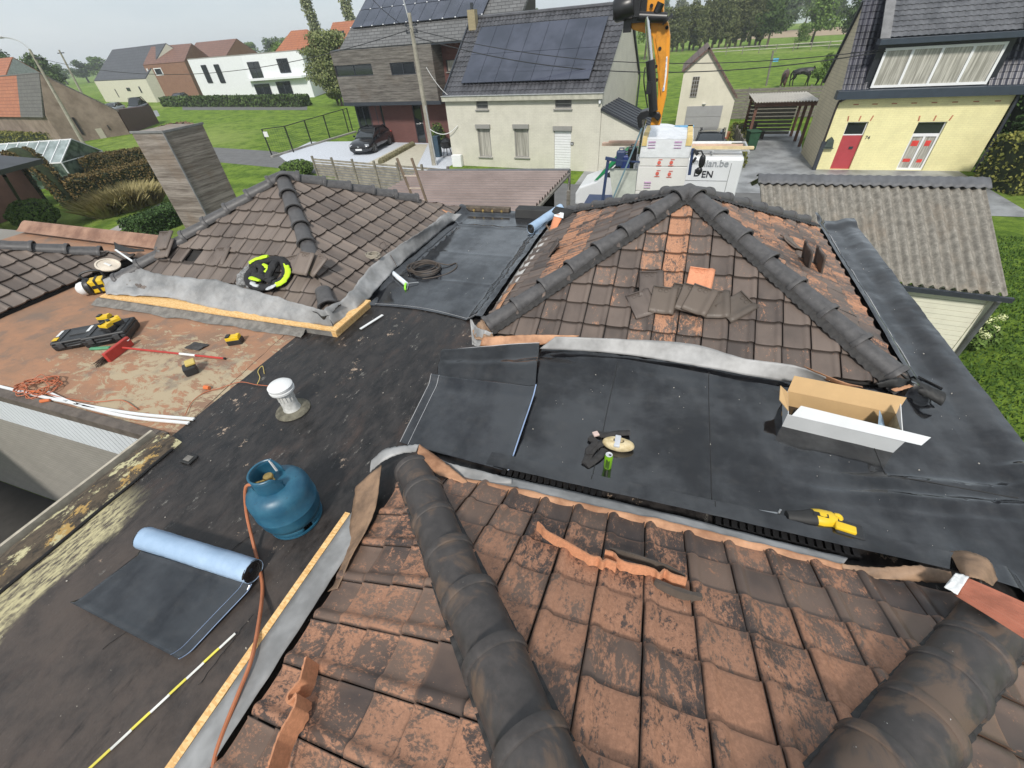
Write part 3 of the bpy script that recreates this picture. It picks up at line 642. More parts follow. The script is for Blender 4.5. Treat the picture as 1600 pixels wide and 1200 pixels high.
# ================= ground =================
def groundmat():
    n = NT('grass_ground', .9, spec=.2); a = n.noise(.05, 6, .6); b = n.noise(.8, 8, .7); f = n.noise(4.5, 8, .85); g = n.noise(40, 3, .8)
    c = n.mix(n.step(n.math('ADD', n.math('MULTIPLY', b, .6), n.math('MULTIPLY', f, .4)), .42, .58), (.075, .14, .014), (.2, .3, .035))
    c = n.mix(n.step(a, .5, .66, 0, .7), c, (.27, .33, .09)); c = n.mix(n.math('MULTIPLY', n.step(g, .4, .8), .5), c, (.05, .1, .008))
    n.color(c); n.bump(n.math('ADD', f, g), .9, .05); return n.m
GRASS = groundmat()
g = MB(); 
def gz(x, y): return 0.0
g.quad((-900, -60, 0), (700, -60, 0), (700, 1200, 0), (-900, 1200, 0))
tag(g.build('ground', GRASS, origin=(0, 0, 0)), kind='structure')
def sheet(name, pts, m, z=.004):
    mb = MB(); mb.quad(*[(p[0], p[1], z) for p in pts]); return tag(mb.build(name, m, origin=(0, 0, 0)), kind='structure')
ASPH = mat('asphalt', (.13, .13, .13), .85, .15, 1.5, .2, 60)
PAVE = mat('paving_grey', (.22, .225, .23), .5, .35, .8, .2, 20, c2=(.33, .34, .35))
GRAV = mat('white_gravel', (.52, .55, .6), .9, .14, 9, .3, 60)
DIRT = mat('field_soil', (.34, .26, .17), .9, .2, .5)
COURT = mat('courtyard_floor', (.045, .042, .038), .85, .2, 2)
sheet('courtyard', [(-16, -8), (-4.3, -8), (-4.3, 1.5), (-16, 1.5)], COURT)
P = lambda x, y: at(x, y, 0)
sheet('road', [P(325, 252), P(430, 262), P(520, 275), (-12, 17), (6.6, 17), (6.6, 22), (-4, 22.6), (-11, 24.2), (-24, 27.2), (-31, 30), (-48, 33)], ASPH)
sheet('pavement', [(-4.5, 22.7), (5.2, 22.2), (5.2, 26), (-4.5, 25.6)], PAVE, .008)
sheet('driveway', [(-26, 26.2), (-13.1, 24.6), (-13.1, 27.5), (-15.6, 32.4), (-24.5, 33.6), (-30, 33.5), (-28.7, 28.3)], GRAV, .010)
sheet('stone_path', [(-19.5, 26.4), (-15.3, 25.7), (-17.9, 32.3), (-20, 32.5)], mat('cream_slab', (.5, .47, .38), .7, .08, 3), .014)
sheet('front_path', [(6.6, 20), (12.6, 20), (12.6, 26.2), (6.6, 26.2)], PAVE, .014)
sheet('carport_drive', [(2.9, 22), (6.9, 22), (6.9, 30), (7.8, 36), (3.8, 36), (3.6, 30)], PAVE, .012)
sheet('far_road', [P(285, 172), P(480, 172), P(480, 166), P(285, 166)], ASPH, .01)
sheet('far_road', [P(215, 178), P(245, 172), P(250, 181), P(228, 187)], PAVE, .012)
sheet('soil_field', [(10, 175), (80, 150), (95, 215), (12, 230)], DIRT, .02)
sheet('garden_path', [P(170, 360), P(250, 318), P(258, 322), P(185, 362)], mat('concrete_edge', (.3, .29, .27), .8), .01)
sheet('side_path', [(3.2, -4), (4.2, -4), (4.2, 10), (3.2, 10)], mat('soil_border', (.03, .04, .015), .9), .008)

# ================= leaves =================
def leaves(mb, n, fn, size, flat=.5):
    for _ in range(n):
        p, nn = fn(); s = size*random.uniform(.6, 1.3)
        a = Vector((random.gauss(0, 1), random.gauss(0, 1), random.gauss(0, 1))).normalized()
        a = (a*(1-flat)+Vector(nn)*flat).normalized() if a.length else Vector(nn)
        t = a.orthogonal().normalized(); b = a.cross(t); an = random.uniform(0, 6.28); u = t*math.cos(an)+b*math.sin(an); v = a.cross(u)
        mb.quad(p-u*s*.5, p+v*s*.32, p+u*s*.5, p-v*s*.32)
L_GREEN = leafmat('leaves_green', (.06, .11, .025), (.15, .23, .05)); L_DARK = leafmat('leaves_dark', (.035, .065, .02), (.1, .155, .045))
L_OLIVE = leafmat('leaves_olive', (.09, .11, .025), (.26, .25, .06)); L_RED = leafmat('leaves_russet', (.06, .06, .022), (.18, .12, .045))
L_POP = leafmat('leaves_poplar', (.12, .15, .07), (.3, .32, .17)); L_FAR = leafmat('leaves_far', (.075, .095, .035), (.16, .175, .07))
L_LAWN = leafmat('lawn_blades', (.03, .075, .01), (.1, .18, .035)); BARK = mat('bark', (.1, .08, .06), .9, .3, 6, .4, 20)
def tree(name, loc, h, w, m, label, cat='tree', group=None, n=1600, leaf=.45, kind='round', trunk=.25):
    t = empty(name, loc, label, cat, group); mb = MB()
    mb.tube([(0, 0, -.05), (.05, 0, h*trunk), (0, .1, h*.8)], [h*.03, h*.022, h*.006], 7)
    for k in range(5):
        a = k*1.26+random.random(); mb.tube([(0, 0, h*(.25+.08*k)), (math.cos(a)*w*.25, math.sin(a)*w*.25, h*(.42+.09*k))], [h*.012, h*.004], 5)
    mb.build('trunk', BARK, t, local=True)
    blobs = []
    if kind == 'poplar':
        for k in range(11): z = h*(.1+.88*k/10); blobs.append((Vector((random.uniform(-.1, .1)*w, random.uniform(-.1, .1)*w, z)), w*.5*(math.sin(math.pi*min(1, .18+.82*(1-k/10.5)))**.7)*random.uniform(.8, 1.1), h*.08))
    else:
        for k in range(16 if kind == 'round' else 12):
            a = random.uniform(0, 6.28); r = w*.5*random.uniform(0, .72); z = h*random.uniform(trunk+.08, .86)
            tp = 1-.55*max(0, (z/h-.55)/.45); blobs.append((Vector((r*math.cos(a)*tp, r*math.sin(a)*tp, z)), w*random.uniform(.17, .3)*tp, h*random.uniform(.09, .15)))
    c = MB()
    def pick():
        b, rr, rz = random.choice(blobs); d = Vector((random.gauss(0, 1), random.gauss(0, 1), random.gauss(0, 1))).normalized(); q = random.uniform(.45, 1.08)
        return t.location*0 + b + Vector((d.x*rr*q, d.y*rr*q, d.z*rz*q)), d
    leaves(c, n, pick, leaf); c.build('crown', m, t, local=True, attr=True); return t
def hedge(name, p0, p1, w, h, m, label, cat='hedge', n=1500, leaf=.12, group=None, bumpy=.12, core=(.02, .03, .01)):
    p0 = Vector((p0[0], p0[1], 0)); p1 = Vector((p1[0], p1[1], 0)); L = (p1-p0).length; e = (p1-p0)/L; s = Vector((e.y, -e.x, 0)); mb = MB()
    def pick():
        k = random.random(); u = random.uniform(0, L); ar = w/(w+2*h)
        bz = 1+bumpy*nz3(u*1.3+p0.x, 4)
        if k < ar: q = p0+e*u+s*random.uniform(-w/2, w/2)+Vector((0, 0, h*bz)); nn = Vector((0, 0, 1))
        elif k < ar+.12: q = (p1 if random.random() < .5 else p0)+s*random.uniform(-w/2, w/2)+Vector((0, 0, random.uniform(0, h))); nn = e
        else: sg = random.choice((-1, 1)); q = p0+e*u+s*sg*w/2*(1+bumpy*nz3(u*1.5, q_z := random.uniform(0, h)))+Vector((0, 0, q_z)); nn = s*sg
        return q + Vector((random.gauss(0, .03), random.gauss(0, .03), random.gauss(0, .03))), nn
    leaves(mb, n, pick, leaf, .45)
    ob = mb.build(name, m, attr=True, origin=((p0.x+p1.x)/2, (p0.y+p1.y)/2, 0)); tag(ob, label, cat, group)
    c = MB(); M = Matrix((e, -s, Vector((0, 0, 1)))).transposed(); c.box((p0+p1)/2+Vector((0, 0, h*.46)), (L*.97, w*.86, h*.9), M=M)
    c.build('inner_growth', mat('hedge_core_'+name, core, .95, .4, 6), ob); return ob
def bush(name, loc, w, h, m, label, cat='bush', n=900, leaf=.12, group=None, spiky=False):
    loc = Vector((loc[0], loc[1], 0)); mb = MB()
    if spiky:
        for _ in range(n):
            a = random.uniform(0, 6.28); r = w*.5*random.random()**.5*.6; b = loc+Vector((r*math.cos(a), r*math.sin(a), 0)); hh = h*random.uniform(.6, 1.1)
            tip = b+Vector((math.cos(a)*r*1.0+random.gauss(0, .1*w), math.sin(a)*r*1.0+random.gauss(0, .1*w), hh)); sd = Vector((-math.sin(a), math.cos(a), 0))*leaf*.35
            mb.quad(b-sd, b+sd, b.lerp(tip, .6)+sd*.8+Vector((0, 0, .1*h)), tip)
    else:
        def pick():
            d = Vector((random.gauss(0, 1), random.gauss(0, 1), random.gauss(0, 1))).normalized(); k = 1+.16*nz3(d.x*2.5+loc.x, d.y*2.5, d.z*2.5)
            return loc + Vector((d.x*w*.5*k, d.y*w*.5*k, h*.5+d.z*h*.5*k))*1 if True else None, d
        leaves(mb, n, pick, leaf, .4)
    ob = mb.build(name, m, attr=True, origin=tuple(loc)); tag(ob, label, cat, group)
    if not spiky:
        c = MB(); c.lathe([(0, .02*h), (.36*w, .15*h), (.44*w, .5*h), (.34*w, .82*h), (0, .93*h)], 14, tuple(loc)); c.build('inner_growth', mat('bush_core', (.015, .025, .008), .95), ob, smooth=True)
    return ob

# ================= buildings =================
def Mframe(o, al, up):
    al = Vector(al).normalized(); up = Vector(up).normalized(); n = al.cross(up); M = Matrix((al, up, n)).transposed().to_4x4(); M.translation = Vector(o); return M
def wall(parent, p0, p1, z0, z1, ops, m, depth=.12, name='wall', top=None):
    """wall face from p0 to p1 (outside on the right of p0->p1), with openings (u0,u1,za,zb) and their reveals"""
    p0 = Vector((p0[0], p0[1], 0)); p1 = Vector((p1[0], p1[1], 0)); L = (p1-p0).length; e = (p1-p0)/L; n = Vector((e.y, -e.x, 0)); mb = MB()
    us = sorted({0, L, *[o[0] for o in ops], *[o[1] for o in ops]}); zs = sorted({z0, z1, *[o[2] for o in ops], *[o[3] for o in ops]})
    pt = lambda u, z, d=0: p0+e*u+Vector((0, 0, z))-n*d
    for a, b in zip(us, us[1:]):
        for c, d in zip(zs, zs[1:]):
            if any(o[0] <= (a+b)/2 <= o[1] and o[2] <= (c+d)/2 <= o[3] for o in ops): continue
            mb.quad(pt(a, c), pt(b, c), pt(b, d), pt(a, d))
    for a, b, c, d in ops:
        mb.quad(pt(a, c), pt(a, d), pt(a, d, depth), pt(a, c, depth)); mb.quad(pt(b, c), pt(b, c, depth), pt(b, d, depth), pt(b, d))
        mb.quad(pt(a, d), pt(b, d), pt(b, d, depth), pt(a, d, depth)); mb.quad(pt(a, c), pt(a, c, depth), pt(b, c, depth), pt(b, c))
    if top: mb.quad(*[pt(u, z) for u, z in top])
    mb.open_ = True
    return mb.build(name, m, parent)
GLASS = NT('window_glass', .06, spec=.9); GLASS.color((.018, .022, .026)); GLASS = GLASS.m
def curtainmat():
    n = NT('net_curtain', .35, spec=.8); w = n.noise(6, 4, .6, (3, 3, .15)); n.color(n.mix(n.step(w, .35, .7), (.24, .23, .2), (.52, .5, .45))); return n.m
CURT = curtainmat()
def opening(parent, p0, p1, u0, u1, z0, z1, fr, pane, nx=1, nz=1, depth=.09, fw=.05, sill=None, name='window', zsplit=None, pname='pane'):
    p0 = Vector((p0[0], p0[1], 0)); p1 = Vector((p1[0], p1[1], 0)); e = (p1-p0).normalized(); n = Vector((e.y, -e.x, 0)); M = Matrix((e, -n, Vector((0, 0, 1)))).transposed()
    pt = lambda u, z, d: p0+e*u+Vector((0, 0, z))-n*d
    mb = MB(); W_, H_ = u1-u0, z1-z0
    for z in (z0+fw/2, z1-fw/2): mb.box(pt((u0+u1)/2, z, depth-.02), (W_, .05, fw), M=M)
    for u in (u0+fw/2, u1-fw/2): mb.box(pt(u, (z0+z1)/2, depth-.02), (fw, .05, H_-2*fw), M=M)
    for k in range(1, nx): mb.box(pt(u0+W_*k/nx, (z0+z1)/2, depth-.015), (fw, .05, H_-2*fw), M=M)
    for zz in (zsplit or [z0+H_*k/nz for k in range(1, nz)]): mb.box(pt((u0+u1)/2, zz, depth-.012), (W_-2*fw, .05, fw), M=M)
    w = mb.build(name, fr, parent)
    q = MB(); q.quad(pt(u0+fw*.5, z0+fw*.5, depth), pt(u1-fw*.5, z0+fw*.5, depth), pt(u1-fw*.5, z1-fw*.5, depth), pt(u0+fw*.5, z1-fw*.5, depth)); q.open_ = True; q.build(pname, pane, w)
    if sill: s = MB(); s.box(pt((u0+u1)/2, z0-.03, -.03), (W_+.12, .1, .05), M=M); s.build('sill', sill, w)
    return w
def px(p0, p1, a, b):       # pixel rectangle (left,top)-(right,bottom) on a wall -> u0,u1,z0,z1
    A = onwall(a[0], a[1], p0, p1); B = onwall(b[0], b[1], p0, p1); C = onwall((a[0]+b[0])/2, a[1], p0, p1); D = onwall((a[0]+b[0])/2, b[1], p0, p1)
    return (min(A[0], B[0]) if False else (onwall(a[0], a[1], p0, p1)[0]), onwall(b[0], b[1], p0, p1)[0], D[1], C[1])
def slab(parent, pts, t, m, name='roof'):
    """a sloping roof plane of thickness t"""
    mb = MB(); n = (Vector(pts[1])-Vector(pts[0])).cross(Vector(pts[2])-Vector(pts[1])).normalized()
    if n.z < 0: n = -n
    mb.extrude(pts, -n*t); return mb.build(name, m, parent)
def pantiles(parent, o, al, up, Wd, L, m, tw=.25, tp=.34, amp=.035, name='roof', label=None, cut=None, lift=.03):
    M = Mframe(o, al, up); mb = MB(); nc = max(1, round(Wd/tw)); nr = max(1, round(L/tp)); K = 6
    for r in range(nr):
        y0 = L*r/nr; y1 = L*(r+1)/nr+.03
        for c in range(nc):
            mb.rc = (random.random(), random.random(), random.random())
            for k in range(K):
                xa = Wd*(c+k/K)/nc; xb = Wd*(c+(k+1)/K)/nc; pa = amp*(.5-.5*math.cos(2*math.pi*(k/K)))**.8; pb = amp*(.5-.5*math.cos(2*math.pi*((k+1)/K)))**.8
                if cut and not cut((xa+xb)/2, (y0+y1)/2): continue
                A = [(xa, y0, pa+lift), (xb, y0, pb+lift), (xb, y1, pb), (xa, y1, pa)]; mb.quad(*[M @ Vector(p) for p in A])
                mb.quad(*[M @ Vector(p) for p in ((xa, y0, pa), (xb, y0, pb), (xb, y0, pb+lift), (xa, y0, pa+lift))])
    mb.rc = None; mb.open_ = True; ob = mb.build(name, m, parent, attr=True)
    if label: ob['label'] = label
    return ob
def flattiles(name, c, c2, tw=.3, tp=.3, rough=.6, slope=1.0, var=.4):
    """roofing material whose courses follow height and whose joints follow the horizontal run"""
    if name in MATS: return MATS[name]
    n = NT(name, rough); sp = n.t.nodes.new('ShaderNodeSeparateXYZ'); n.l(n.tc.outputs['Object'], sp.inputs[0]); cb = n.t.nodes.new('ShaderNodeCombineXYZ')
    n.l(n.math('ADD', sp.outputs[0], n.math('MULTIPLY', sp.outputs[1], .35)), cb.inputs[0]); n.l(n.math('MULTIPLY', sp.outputs[2], slope), cb.inputs[1])
    b = n.t.nodes.new('ShaderNodeTexBrick'); b.inputs['Scale'].default_value = 1; b.inputs['Brick Width'].default_value = tw; b.inputs['Row Height'].default_value = tp; b.inputs['Mortar Size'].default_value = .018
    b.inputs['Color1'].default_value = (*c, 1); b.inputs['Color2'].default_value = (*c2, 1); b.inputs['Mortar'].default_value = (*[x*.4 for x in c], 1); n.l(cb.outputs[0], b.inputs['Vector'])
    n.color(n.mix(n.step(n.noise(1.2, 6, .7), .4, .7, 0, var), b.outputs['Color'], tuple(x*.6 for x in c))); n.bump(n.math('SUBTRACT', 1, b.outputs['Fac']), .5, .03); MATS[name] = n.m; return n.m
CREAM = brickmat('cream_painted_brick', (.62, .6, .51), (.6, .58, .495), (.55, .53, .45), .22, .075, .75)
SLATE = mat('black_glazed_tile', (.05, .05, .058), .33, .3, 1.5, c2=(.085, .085, .095), spec=.7)
GREYP = mat('grey_paint', (.27, .265, .25), .6, .06); ANTH = mat('anthracite', (.03, .035, .045), .5, .1); WHITE = mat('white_frame', (.74, .75, .76), .45, .04)
SOLAR = NT('solar_panel', .12, spec=.8); SOLAR.color(SOLAR.mix(SOLAR.step(SOLAR.noise(.6, 3), .35, .65), (.03, .036, .055), (.055, .062, .09))); SOLAR = SOLAR.m

# ---- cream house with solar panels ----
B = empty('cream_house', (-8.3, 25.7, 0), 'cream brick house with solar panels on its black roof and a white roller door', 'house')
p0, p1 = Vector((-12.97, 26.27, 0)), Vector((-3.75, 25.17, 0)); e = (p1-p0).normalized(); nin = Vector((-e.y, e.x, 0)); HZ = 3.62; D = 4.1; RZ = 6.9
rects = {k: px(p0, p1, *v) for k, v in dict(u1=((743, 155), (763, 171)), u2=((867, 154), (893, 170)), l1=((745, 198), (769, 245)), l2=((803, 198), (827, 246)), dr=((866, 201), (891, 267))).items()}
rects['dr'] = (rects['dr'][0], rects['dr'][1], .02, rects['dr'][3])
wall(B, p0, p1, 0, HZ, list(rects.values()), CREAM)
wall(B, p1, p1+nin*2*D, 0, HZ, [], CREAM); wall(B, p1+nin*2*D, p0+nin*2*D, 0, HZ, [], CREAM); wall(B, p0+nin*2*D, p0, 0, HZ, [], CREAM)
mb = MB()
for q in (p0, p1): mb = MB(); mb.quad(q+Vector((0, 0, HZ)), q+nin*2*D+Vector((0, 0, HZ)), q+nin*D+Vector((0, 0, RZ-.05))); mb.build('gable', CREAM, B)
for k in ('u1', 'u2'): opening(B, p0, p1, *rects[k], GREYP, mat('blind_grey', (.12, .12, .12), .5), sill=GREYP, nz=2)
for k in ('l1', 'l2'): opening(B, p0, p1, *rects[k], GREYP, CURT, sill=GREYP)
for k, bw in (('l1', .16), ('l2', .16), ('dr', .16)):
    r_ = rects[k]; mb = MB(); c = p0+e*((r_[0]+r_[1])/2)+Vector((0, 0, r_[3]+.02))-nin*.03; mb.box(c, (r_[1]-r_[0]+.1, .16, .2), M=Matrix((e, nin, Vector((0, 0, 1)))).transposed()); mb.build('shutter_box', GREYP, B)
dr = rects['dr']; mb = MB()
for k in range(16):
    z = dr[2]+(dr[3]-dr[2])*(k+.5)/16; mb.box(p0+e*((dr[0]+dr[1])/2)+Vector((0, 0, z))+nin*.05, (dr[1]-dr[0]-.02, .03, (dr[3]-dr[2])/16-.012), M=Matrix((e, nin, Vector((0, 0, 1)))).transposed())
mb.build('roller_door', WHITE, B)
upv = (nin*D+Vector((0, 0, RZ-HZ))); upn = upv.normalized(); SL = upv.length
slab(B, [p0+Vector((0, 0, HZ-.02)), p1+Vector((0, 0, HZ-.02)), p1+nin*D+Vector((0, 0, RZ-.02)), p0+nin*D+Vector((0, 0, RZ-.02))], .1, ANTH, 'roof_deck')
o_ = p0+Vector((0, 0, HZ))-upn*.1-e*.05
pantiles(B, o_, e, upn, (p1-p0).length+.1, SL+.12, SLATE, .24, .33)
q2 = p1+nin*2*D+Vector((0, 0, HZ)); pantiles(B, q2+e*.05, -e, (-nin*D+Vector((0, 0, RZ-HZ))), (p1-p0).length+.1, SL+.05, SLATE, .24, .33)
mb = MB(); mb.tube([p0+nin*D+Vector((0, 0, RZ+.03))-e*.08, p1+nin*D+Vector((0, 0, RZ+.03))+e*.08], .11, 8); mb.build('ridge', SLATE, B, smooth=True)
mb = MB(); mb.box((p0+p1)/2-nin*.1+Vector((0, 0, HZ-.13)), ((p1-p0).length+.15, .24, .24), M=Matrix((e, nin, Vector((0, 0, 1)))).transposed()); gt = mb.build('gutter', mat('cream_gutter', (.43, .42, .35), .6), B)
mb = MB(); mb.box((p0+p1)/2-nin*.12+Vector((0, 0, HZ)), ((p1-p0).length+.18, .3, .025), M=Matrix((e, nin, Vector((0, 0, 1)))).transposed()); mb.build('gutter_lip', mat('zinc', (.5, .51, .52), .4, .1, 3, metal=.4), gt)
mb = MB(); mb.bar(p0+Vector((0, 0, HZ+.05))-e*.06, p0+nin*D+Vector((0, 0, RZ+.05))-e*.06, .08, .1); mb.build('verge', ANTH, B); mb = MB(); mb.bar(p1+nin*2*D+Vector((0, 0, HZ+.05))+e*.06, p1+nin*D+Vector((0, 0, RZ+.05))+e*.06, .07, .12); mb.build('verge', ANTH, B)
mb = MB(); mb.tube([p1+nin*2*D+Vector((0, 0, HZ))+e*.08, p1+nin*2*D+Vector((0, 0, 0))+e*.08], .05, 8); mb.build('downpipe', ANTH, B)
def roofuv(x, y):        # pixel -> (u, v) on the front slope
    nn = e.cross(upn); d = ray(x, y); s = nn.dot(p0+Vector((0, 0, HZ))-EYE)/nn.dot(d); q = EYE+d*s-(p0+Vector((0, 0, HZ))); return q.dot(e), q.dot(upn)
ua, va = roofuv(722, 134); ub, vb = roofuv(938, 31); M = Matrix((e, upn, e.cross(upn))).transposed()
NCOL = 7
for r in range(2):
    for c in range(NCOL):
        w_ = (roofuv(921, 128)[0]-ua)/NCOL; h_ = (vb-va)/2; mb = MB()
        mb.box(p0+Vector((0, 0, HZ))+e*(ua+w_*(c+.5))+upn*(va+h_*(r+.5))+e.cross(upn)*.15, (w_-.02, h_-.02, .045), M=M); mb.build('solar_panel', SOLAR, B)
mb = MB(); c_ = atY(747, 22, 28.6); c_ = p0+nin*3.6+e*.35
mb.box((c_.x, c_.y, RZ-.05), (.45, .45, .9)); ch = mb.build('chimney', brickmat('yellow_chimney_brick', (.36, .3, .18), (.3, .25, .15), (.25, .22, .15)), B)
mb = MB(); mb.lathe([(.09, 0), (.09, .3), (.07, .3)], 10, (c_.x, c_.y, RZ+.4)); mb.build('chimney_pot', ANTH, ch)
mb = MB(); q = p0+e*onwall(894, 228, p0, p1)[0]-nin*.02; mb.box((q.x, q.y, 1.35), (.16, .03, .14)); pl = mb.build('number_plate', ANTH, B)
text('36', .11, 'house_number', WHITE, pl, Mframe((q.x-.065, q.y-.022, 1.31), (1, 0, 0), (0, 0, 1)), .001)
mb = MB(); q = p0+e*(onwall(938, 158, p0, p1)[0])-nin*.08; mb.box((q.x, q.y, 3.25), (.1, .14, .18)); mb.build('security_camera', WHITE, B, bevel=.02)
# side wing with the sloping dark roof
q0 = p1+e*.02; q1 = p1+e*2.35
mb = MB(); mb.quad(q0, q1, q1+Vector((0, 0, 1.9)), q0+Vector((0, 0, 2.95))); mb.extrude([q1, q1+nin*4.5, q1+nin*4.5+Vector((0, 0, 1.9)), q1+Vector((0, 0, 1.9))], -e*.1); mb.build('side_wing_wall', CREAM, B)
W0 = q0+Vector((0, 0, 3.0))-nin*.1; W1 = q1+e*.15+Vector((0, 0, 1.95))-nin*.1
slab(B, [W0, W1, W1+nin*3.4, W0+nin*3.4], .12, mat('dark_slate_roof', (.03, .033, .04), .45, .2, 2), 'side_wing_roof')
mb = MB()
for k in range(7): a = W0+nin*(.25+k*.52)+Vector((0, 0, .02)); mb.bar(a, a+(W1-W0), .03, .03)
mb.build('roof_batten', ANTH, B)
# meter box
mb = MB(); c = P(716, 260); mb.box((c.x, c.y, .33), (.62, .3, .66)); tag(mb.build('meter_box', WHITE, bevel=.02), 'white meter cabinet at the left foot of the cream house', 'meter box')

# ---- modern house: grey boarded upper floor over red brick ----
B = empty('modern_boarded_house', (-20, 33, 0), 'modern house with grey weathered board upper floor over dark red brick and solar roof', 'house')
RB = brickmat('dark_red_brick', (.15, .06, .052), (.12, .05, .045), (.12, .07, .06), .2, .055)
def boardmat():
    n = NT('weathered_boards', .8); a = n.noise(2.2, 8, .75, (.35, .35, 4)); b = n.noise(.8, 5, .6); sp = n.t.nodes.new('ShaderNodeSeparateXYZ'); n.l(n.tc.outputs['Object'], sp.inputs[0])
    c = n.mix(n.step(a, .3, .7), (.055, .047, .042), (.2, .185, .165)); c = n.mix(n.step(b, .5, .75, 0, .5), c, (.1, .075, .055))
    f = n.math('FRACT', n.math('MULTIPLY', sp.outputs[2], 7)); c = n.mix(n.step(f, .02, .1, .7, 0), c, (.02, .018, .016)); n.color(c); n.bump(n.step(f, 0, .1), .4, .01); return n.m
BOARD = boardmat()
a0, a1 = Vector((-24.5, 32.3, 0)), Vector((-15.95, 31.4, 0)); ee = (a1-a0).normalized(); ni = Vector((-ee.y, ee.x, 0)); UZ0, UZ1 = 2.85, 5.93
w1 = px(a0, a1, (521, 101), (584, 119)); w2 = px(a0, a1, (608, 97), (650, 117))
wall(B, a0, a1, UZ0, UZ1, [w1, w2], BOARD, name='boarded_wall'); wall(B, a1, a1+ni*1.2, UZ0, UZ1, [], BOARD, name='boarded_wall'); wall(B, a0+ni*8, a0, UZ0, UZ1, [], BOARD, name='boarded_wall')
for w_ in (w1, w2): opening(B, a0, a1, *w_, ANTH, GLASS, nx=2)
mb = MB(); mb.extrude([a0-ee*.05+Vector((0, 0, UZ0-.22)), a1+ee*.1+Vector((0, 0, UZ0-.22)), a1+ee*.1+ni*4+Vector((0, 0, UZ0-.22)), a0-ee*.05+ni*4+Vector((0, 0, UZ0-.22))], (0, 0, .22)); mb.build('overhang', ANTH, B)
b0, b1 = a0+ni*1.1+ee*2.0, a1+ni*1.1+ee*1.2
ops = [px(b0, b1, *v) for v in (((574, 165), (584, 205)), ((592, 165), (606, 212)), ((643, 166), (666, 220)))]
ops = [(o[0], o[1], max(.02, o[2]), 2.55) for o in ops]; ops[2] = (ops[2][0], ops[2][1], .02, 2.5)
wall(B, b0, b1, 0, 2.65, ops, RB)
for o in ops: opening(B, b0, b1, *o, ANTH, GLASS, name='door' if o is ops[2] else 'window', pname='pane')
g0, g1 = a0+ni*.9+ee*.1, b0-ni*.0
wall(B, g0, g1, 0, 2.65, [(.05, 1.85, .1, 2.5)], ANTH, name='glazed_corner'); opening(B, g0, g1, .05, 1.85, .1, 2.5, ANTH, GLASS, nx=3)
r0 = a1+ni*1.2; r1 = r0+ee*5
w3 = px(r0, r1, (696, 93), (713, 112)); wall(B, r0, r1, 2.6, 5.93, [w3], RB); opening(B, r0, r1, *w3, ANTH, CURT, sill=GREYP)
wall(B, b1, b1+ee*3, 0, 2.62, [(.1, .9, .02, 2.5)], RB); opening(B, b1, b1+ee*3, .1, .9, .02, 2.5, ANTH, GLASS, name='door')
mb = MB(); mb.extrude([a0+ni*1.2, b1+ni*.2+ee*3, b1+ee*3+ni*8, a0+ni*8], (0, 0, 0.01)); mb.extrude([a0+ni*3, a1+ee*5+ni*3, a1+ee*5+ni*9, a0+ni*9], (0, 0, 5.8)); mb.build('rear_block', RB, B)
mb = MB(); c0_ = atY(778, 14, 38); c1_ = atY(822, 14, 38); mb.box(((c0_.x+c1_.x)/2, 39, 4.3), (c1_.x-c0_.x, 3, 8.6)); mb.build('dark_gable_block', mat('dark_cladding', (.045, .035, .03), .7, .2, 3), B)
T0 = a0+ni*.0+Vector((0, 0, 6.0))+ee*.9; upr = (ni*7+Vector((0, 0, 4.6))); upr_n = upr.normalized()
GT = flattiles('grey_flat_tile', (.12, .12, .12), (.16, .16, .16), .5, .17, .6)
slab(B, [T0, T0+ee*13.5, T0+ee*13.5+upr, T0+upr], .15, GT)
slab(B, [a0+Vector((0, 0, 5.95)), a1+ee*5.5+Vector((0, 0, 5.95)), a1+ee*5.5+ni*1+Vector((0, 0, 6.02)), a0+ni*1+Vector((0, 0, 6.02))], .08, ANTH, 'parapet_cap')
Mx = Matrix((ee, upr_n, ee.cross(upr_n))).transposed()
nn = ee.cross(upr_n)
def ruv(x, y): d = ray(x, y); s = nn.dot(T0-EYE)/nn.dot(d); q = EYE+d*s-T0; return q.dot(ee), q.dot(upr_n)
uL, vL = ruv(550, 47); uR, _ = ruv(752, 32)
for r in range(3):
    for c in range(11):
        w_ = (uR-uL)/11; mb = MB(); mb.box(T0+ee*(uL+w_*(c+.5))+upr_n*(vL+1.72*(r+.5))+nn*.12, (w_-.03, 1.66, .04), M=Mx); mb.build('solar_panel', SOLAR, B)
mb = MB()
for r in range(4):
    for c in range(12): mb.box(T0+ee*(uL+w_*c)+upr_n*(vL+1.72*r)+nn*.16, (.09, .06, .03), M=Mx)
tag(mb.build('panel_clamp', WHITE, B), kind='stuff')
mb = MB(); ap = T0+ee*4.2+upr_n*.4; mb.bar(atY(641, 38, 31.5), atY(629, -6, 31.5), .06); mb.build('flue', mat('zinc', (.5, .5, .5)), B)

# ---- yellow house ----
B = empty('yellow_house', (10, 26.2, 0), 'yellow brick house with red front door and a dark mansard roof with wide dormer', 'house')
YB = brickmat('yellow_painted_brick', (.8, .75, .41), (.78, .72, .39), (.7, .64, .34), .22, .07, .7)
y0, y1 = Vector((6.8, 26.2, 0)), Vector((13.05, 26.2, 0)); YZ = 3.0
dd = (.68, 1.5, .03, 2.02); ww = (3.38, 4.42, .02, 1.98)
wall(B, y0, y1, 0, YZ, [dd, ww], YB, depth=.16)
RED = mat('red_door_paint', (.38, .05, .06), .45, .06)
opening(B, y0, y1, dd[0], dd[1], dd[3]-.55, dd[3], WHITE, GLASS, name='transom', depth=.14, fw=.04)
mb = MB(); mb.box((y0.x+(dd[0]+dd[1])/2, 26.33, (dd[2]+dd[3]-.55)/2), (dd[1]-dd[0], .05, dd[3]-.55-dd[2])); dr_ = mb.build('door', RED, B)
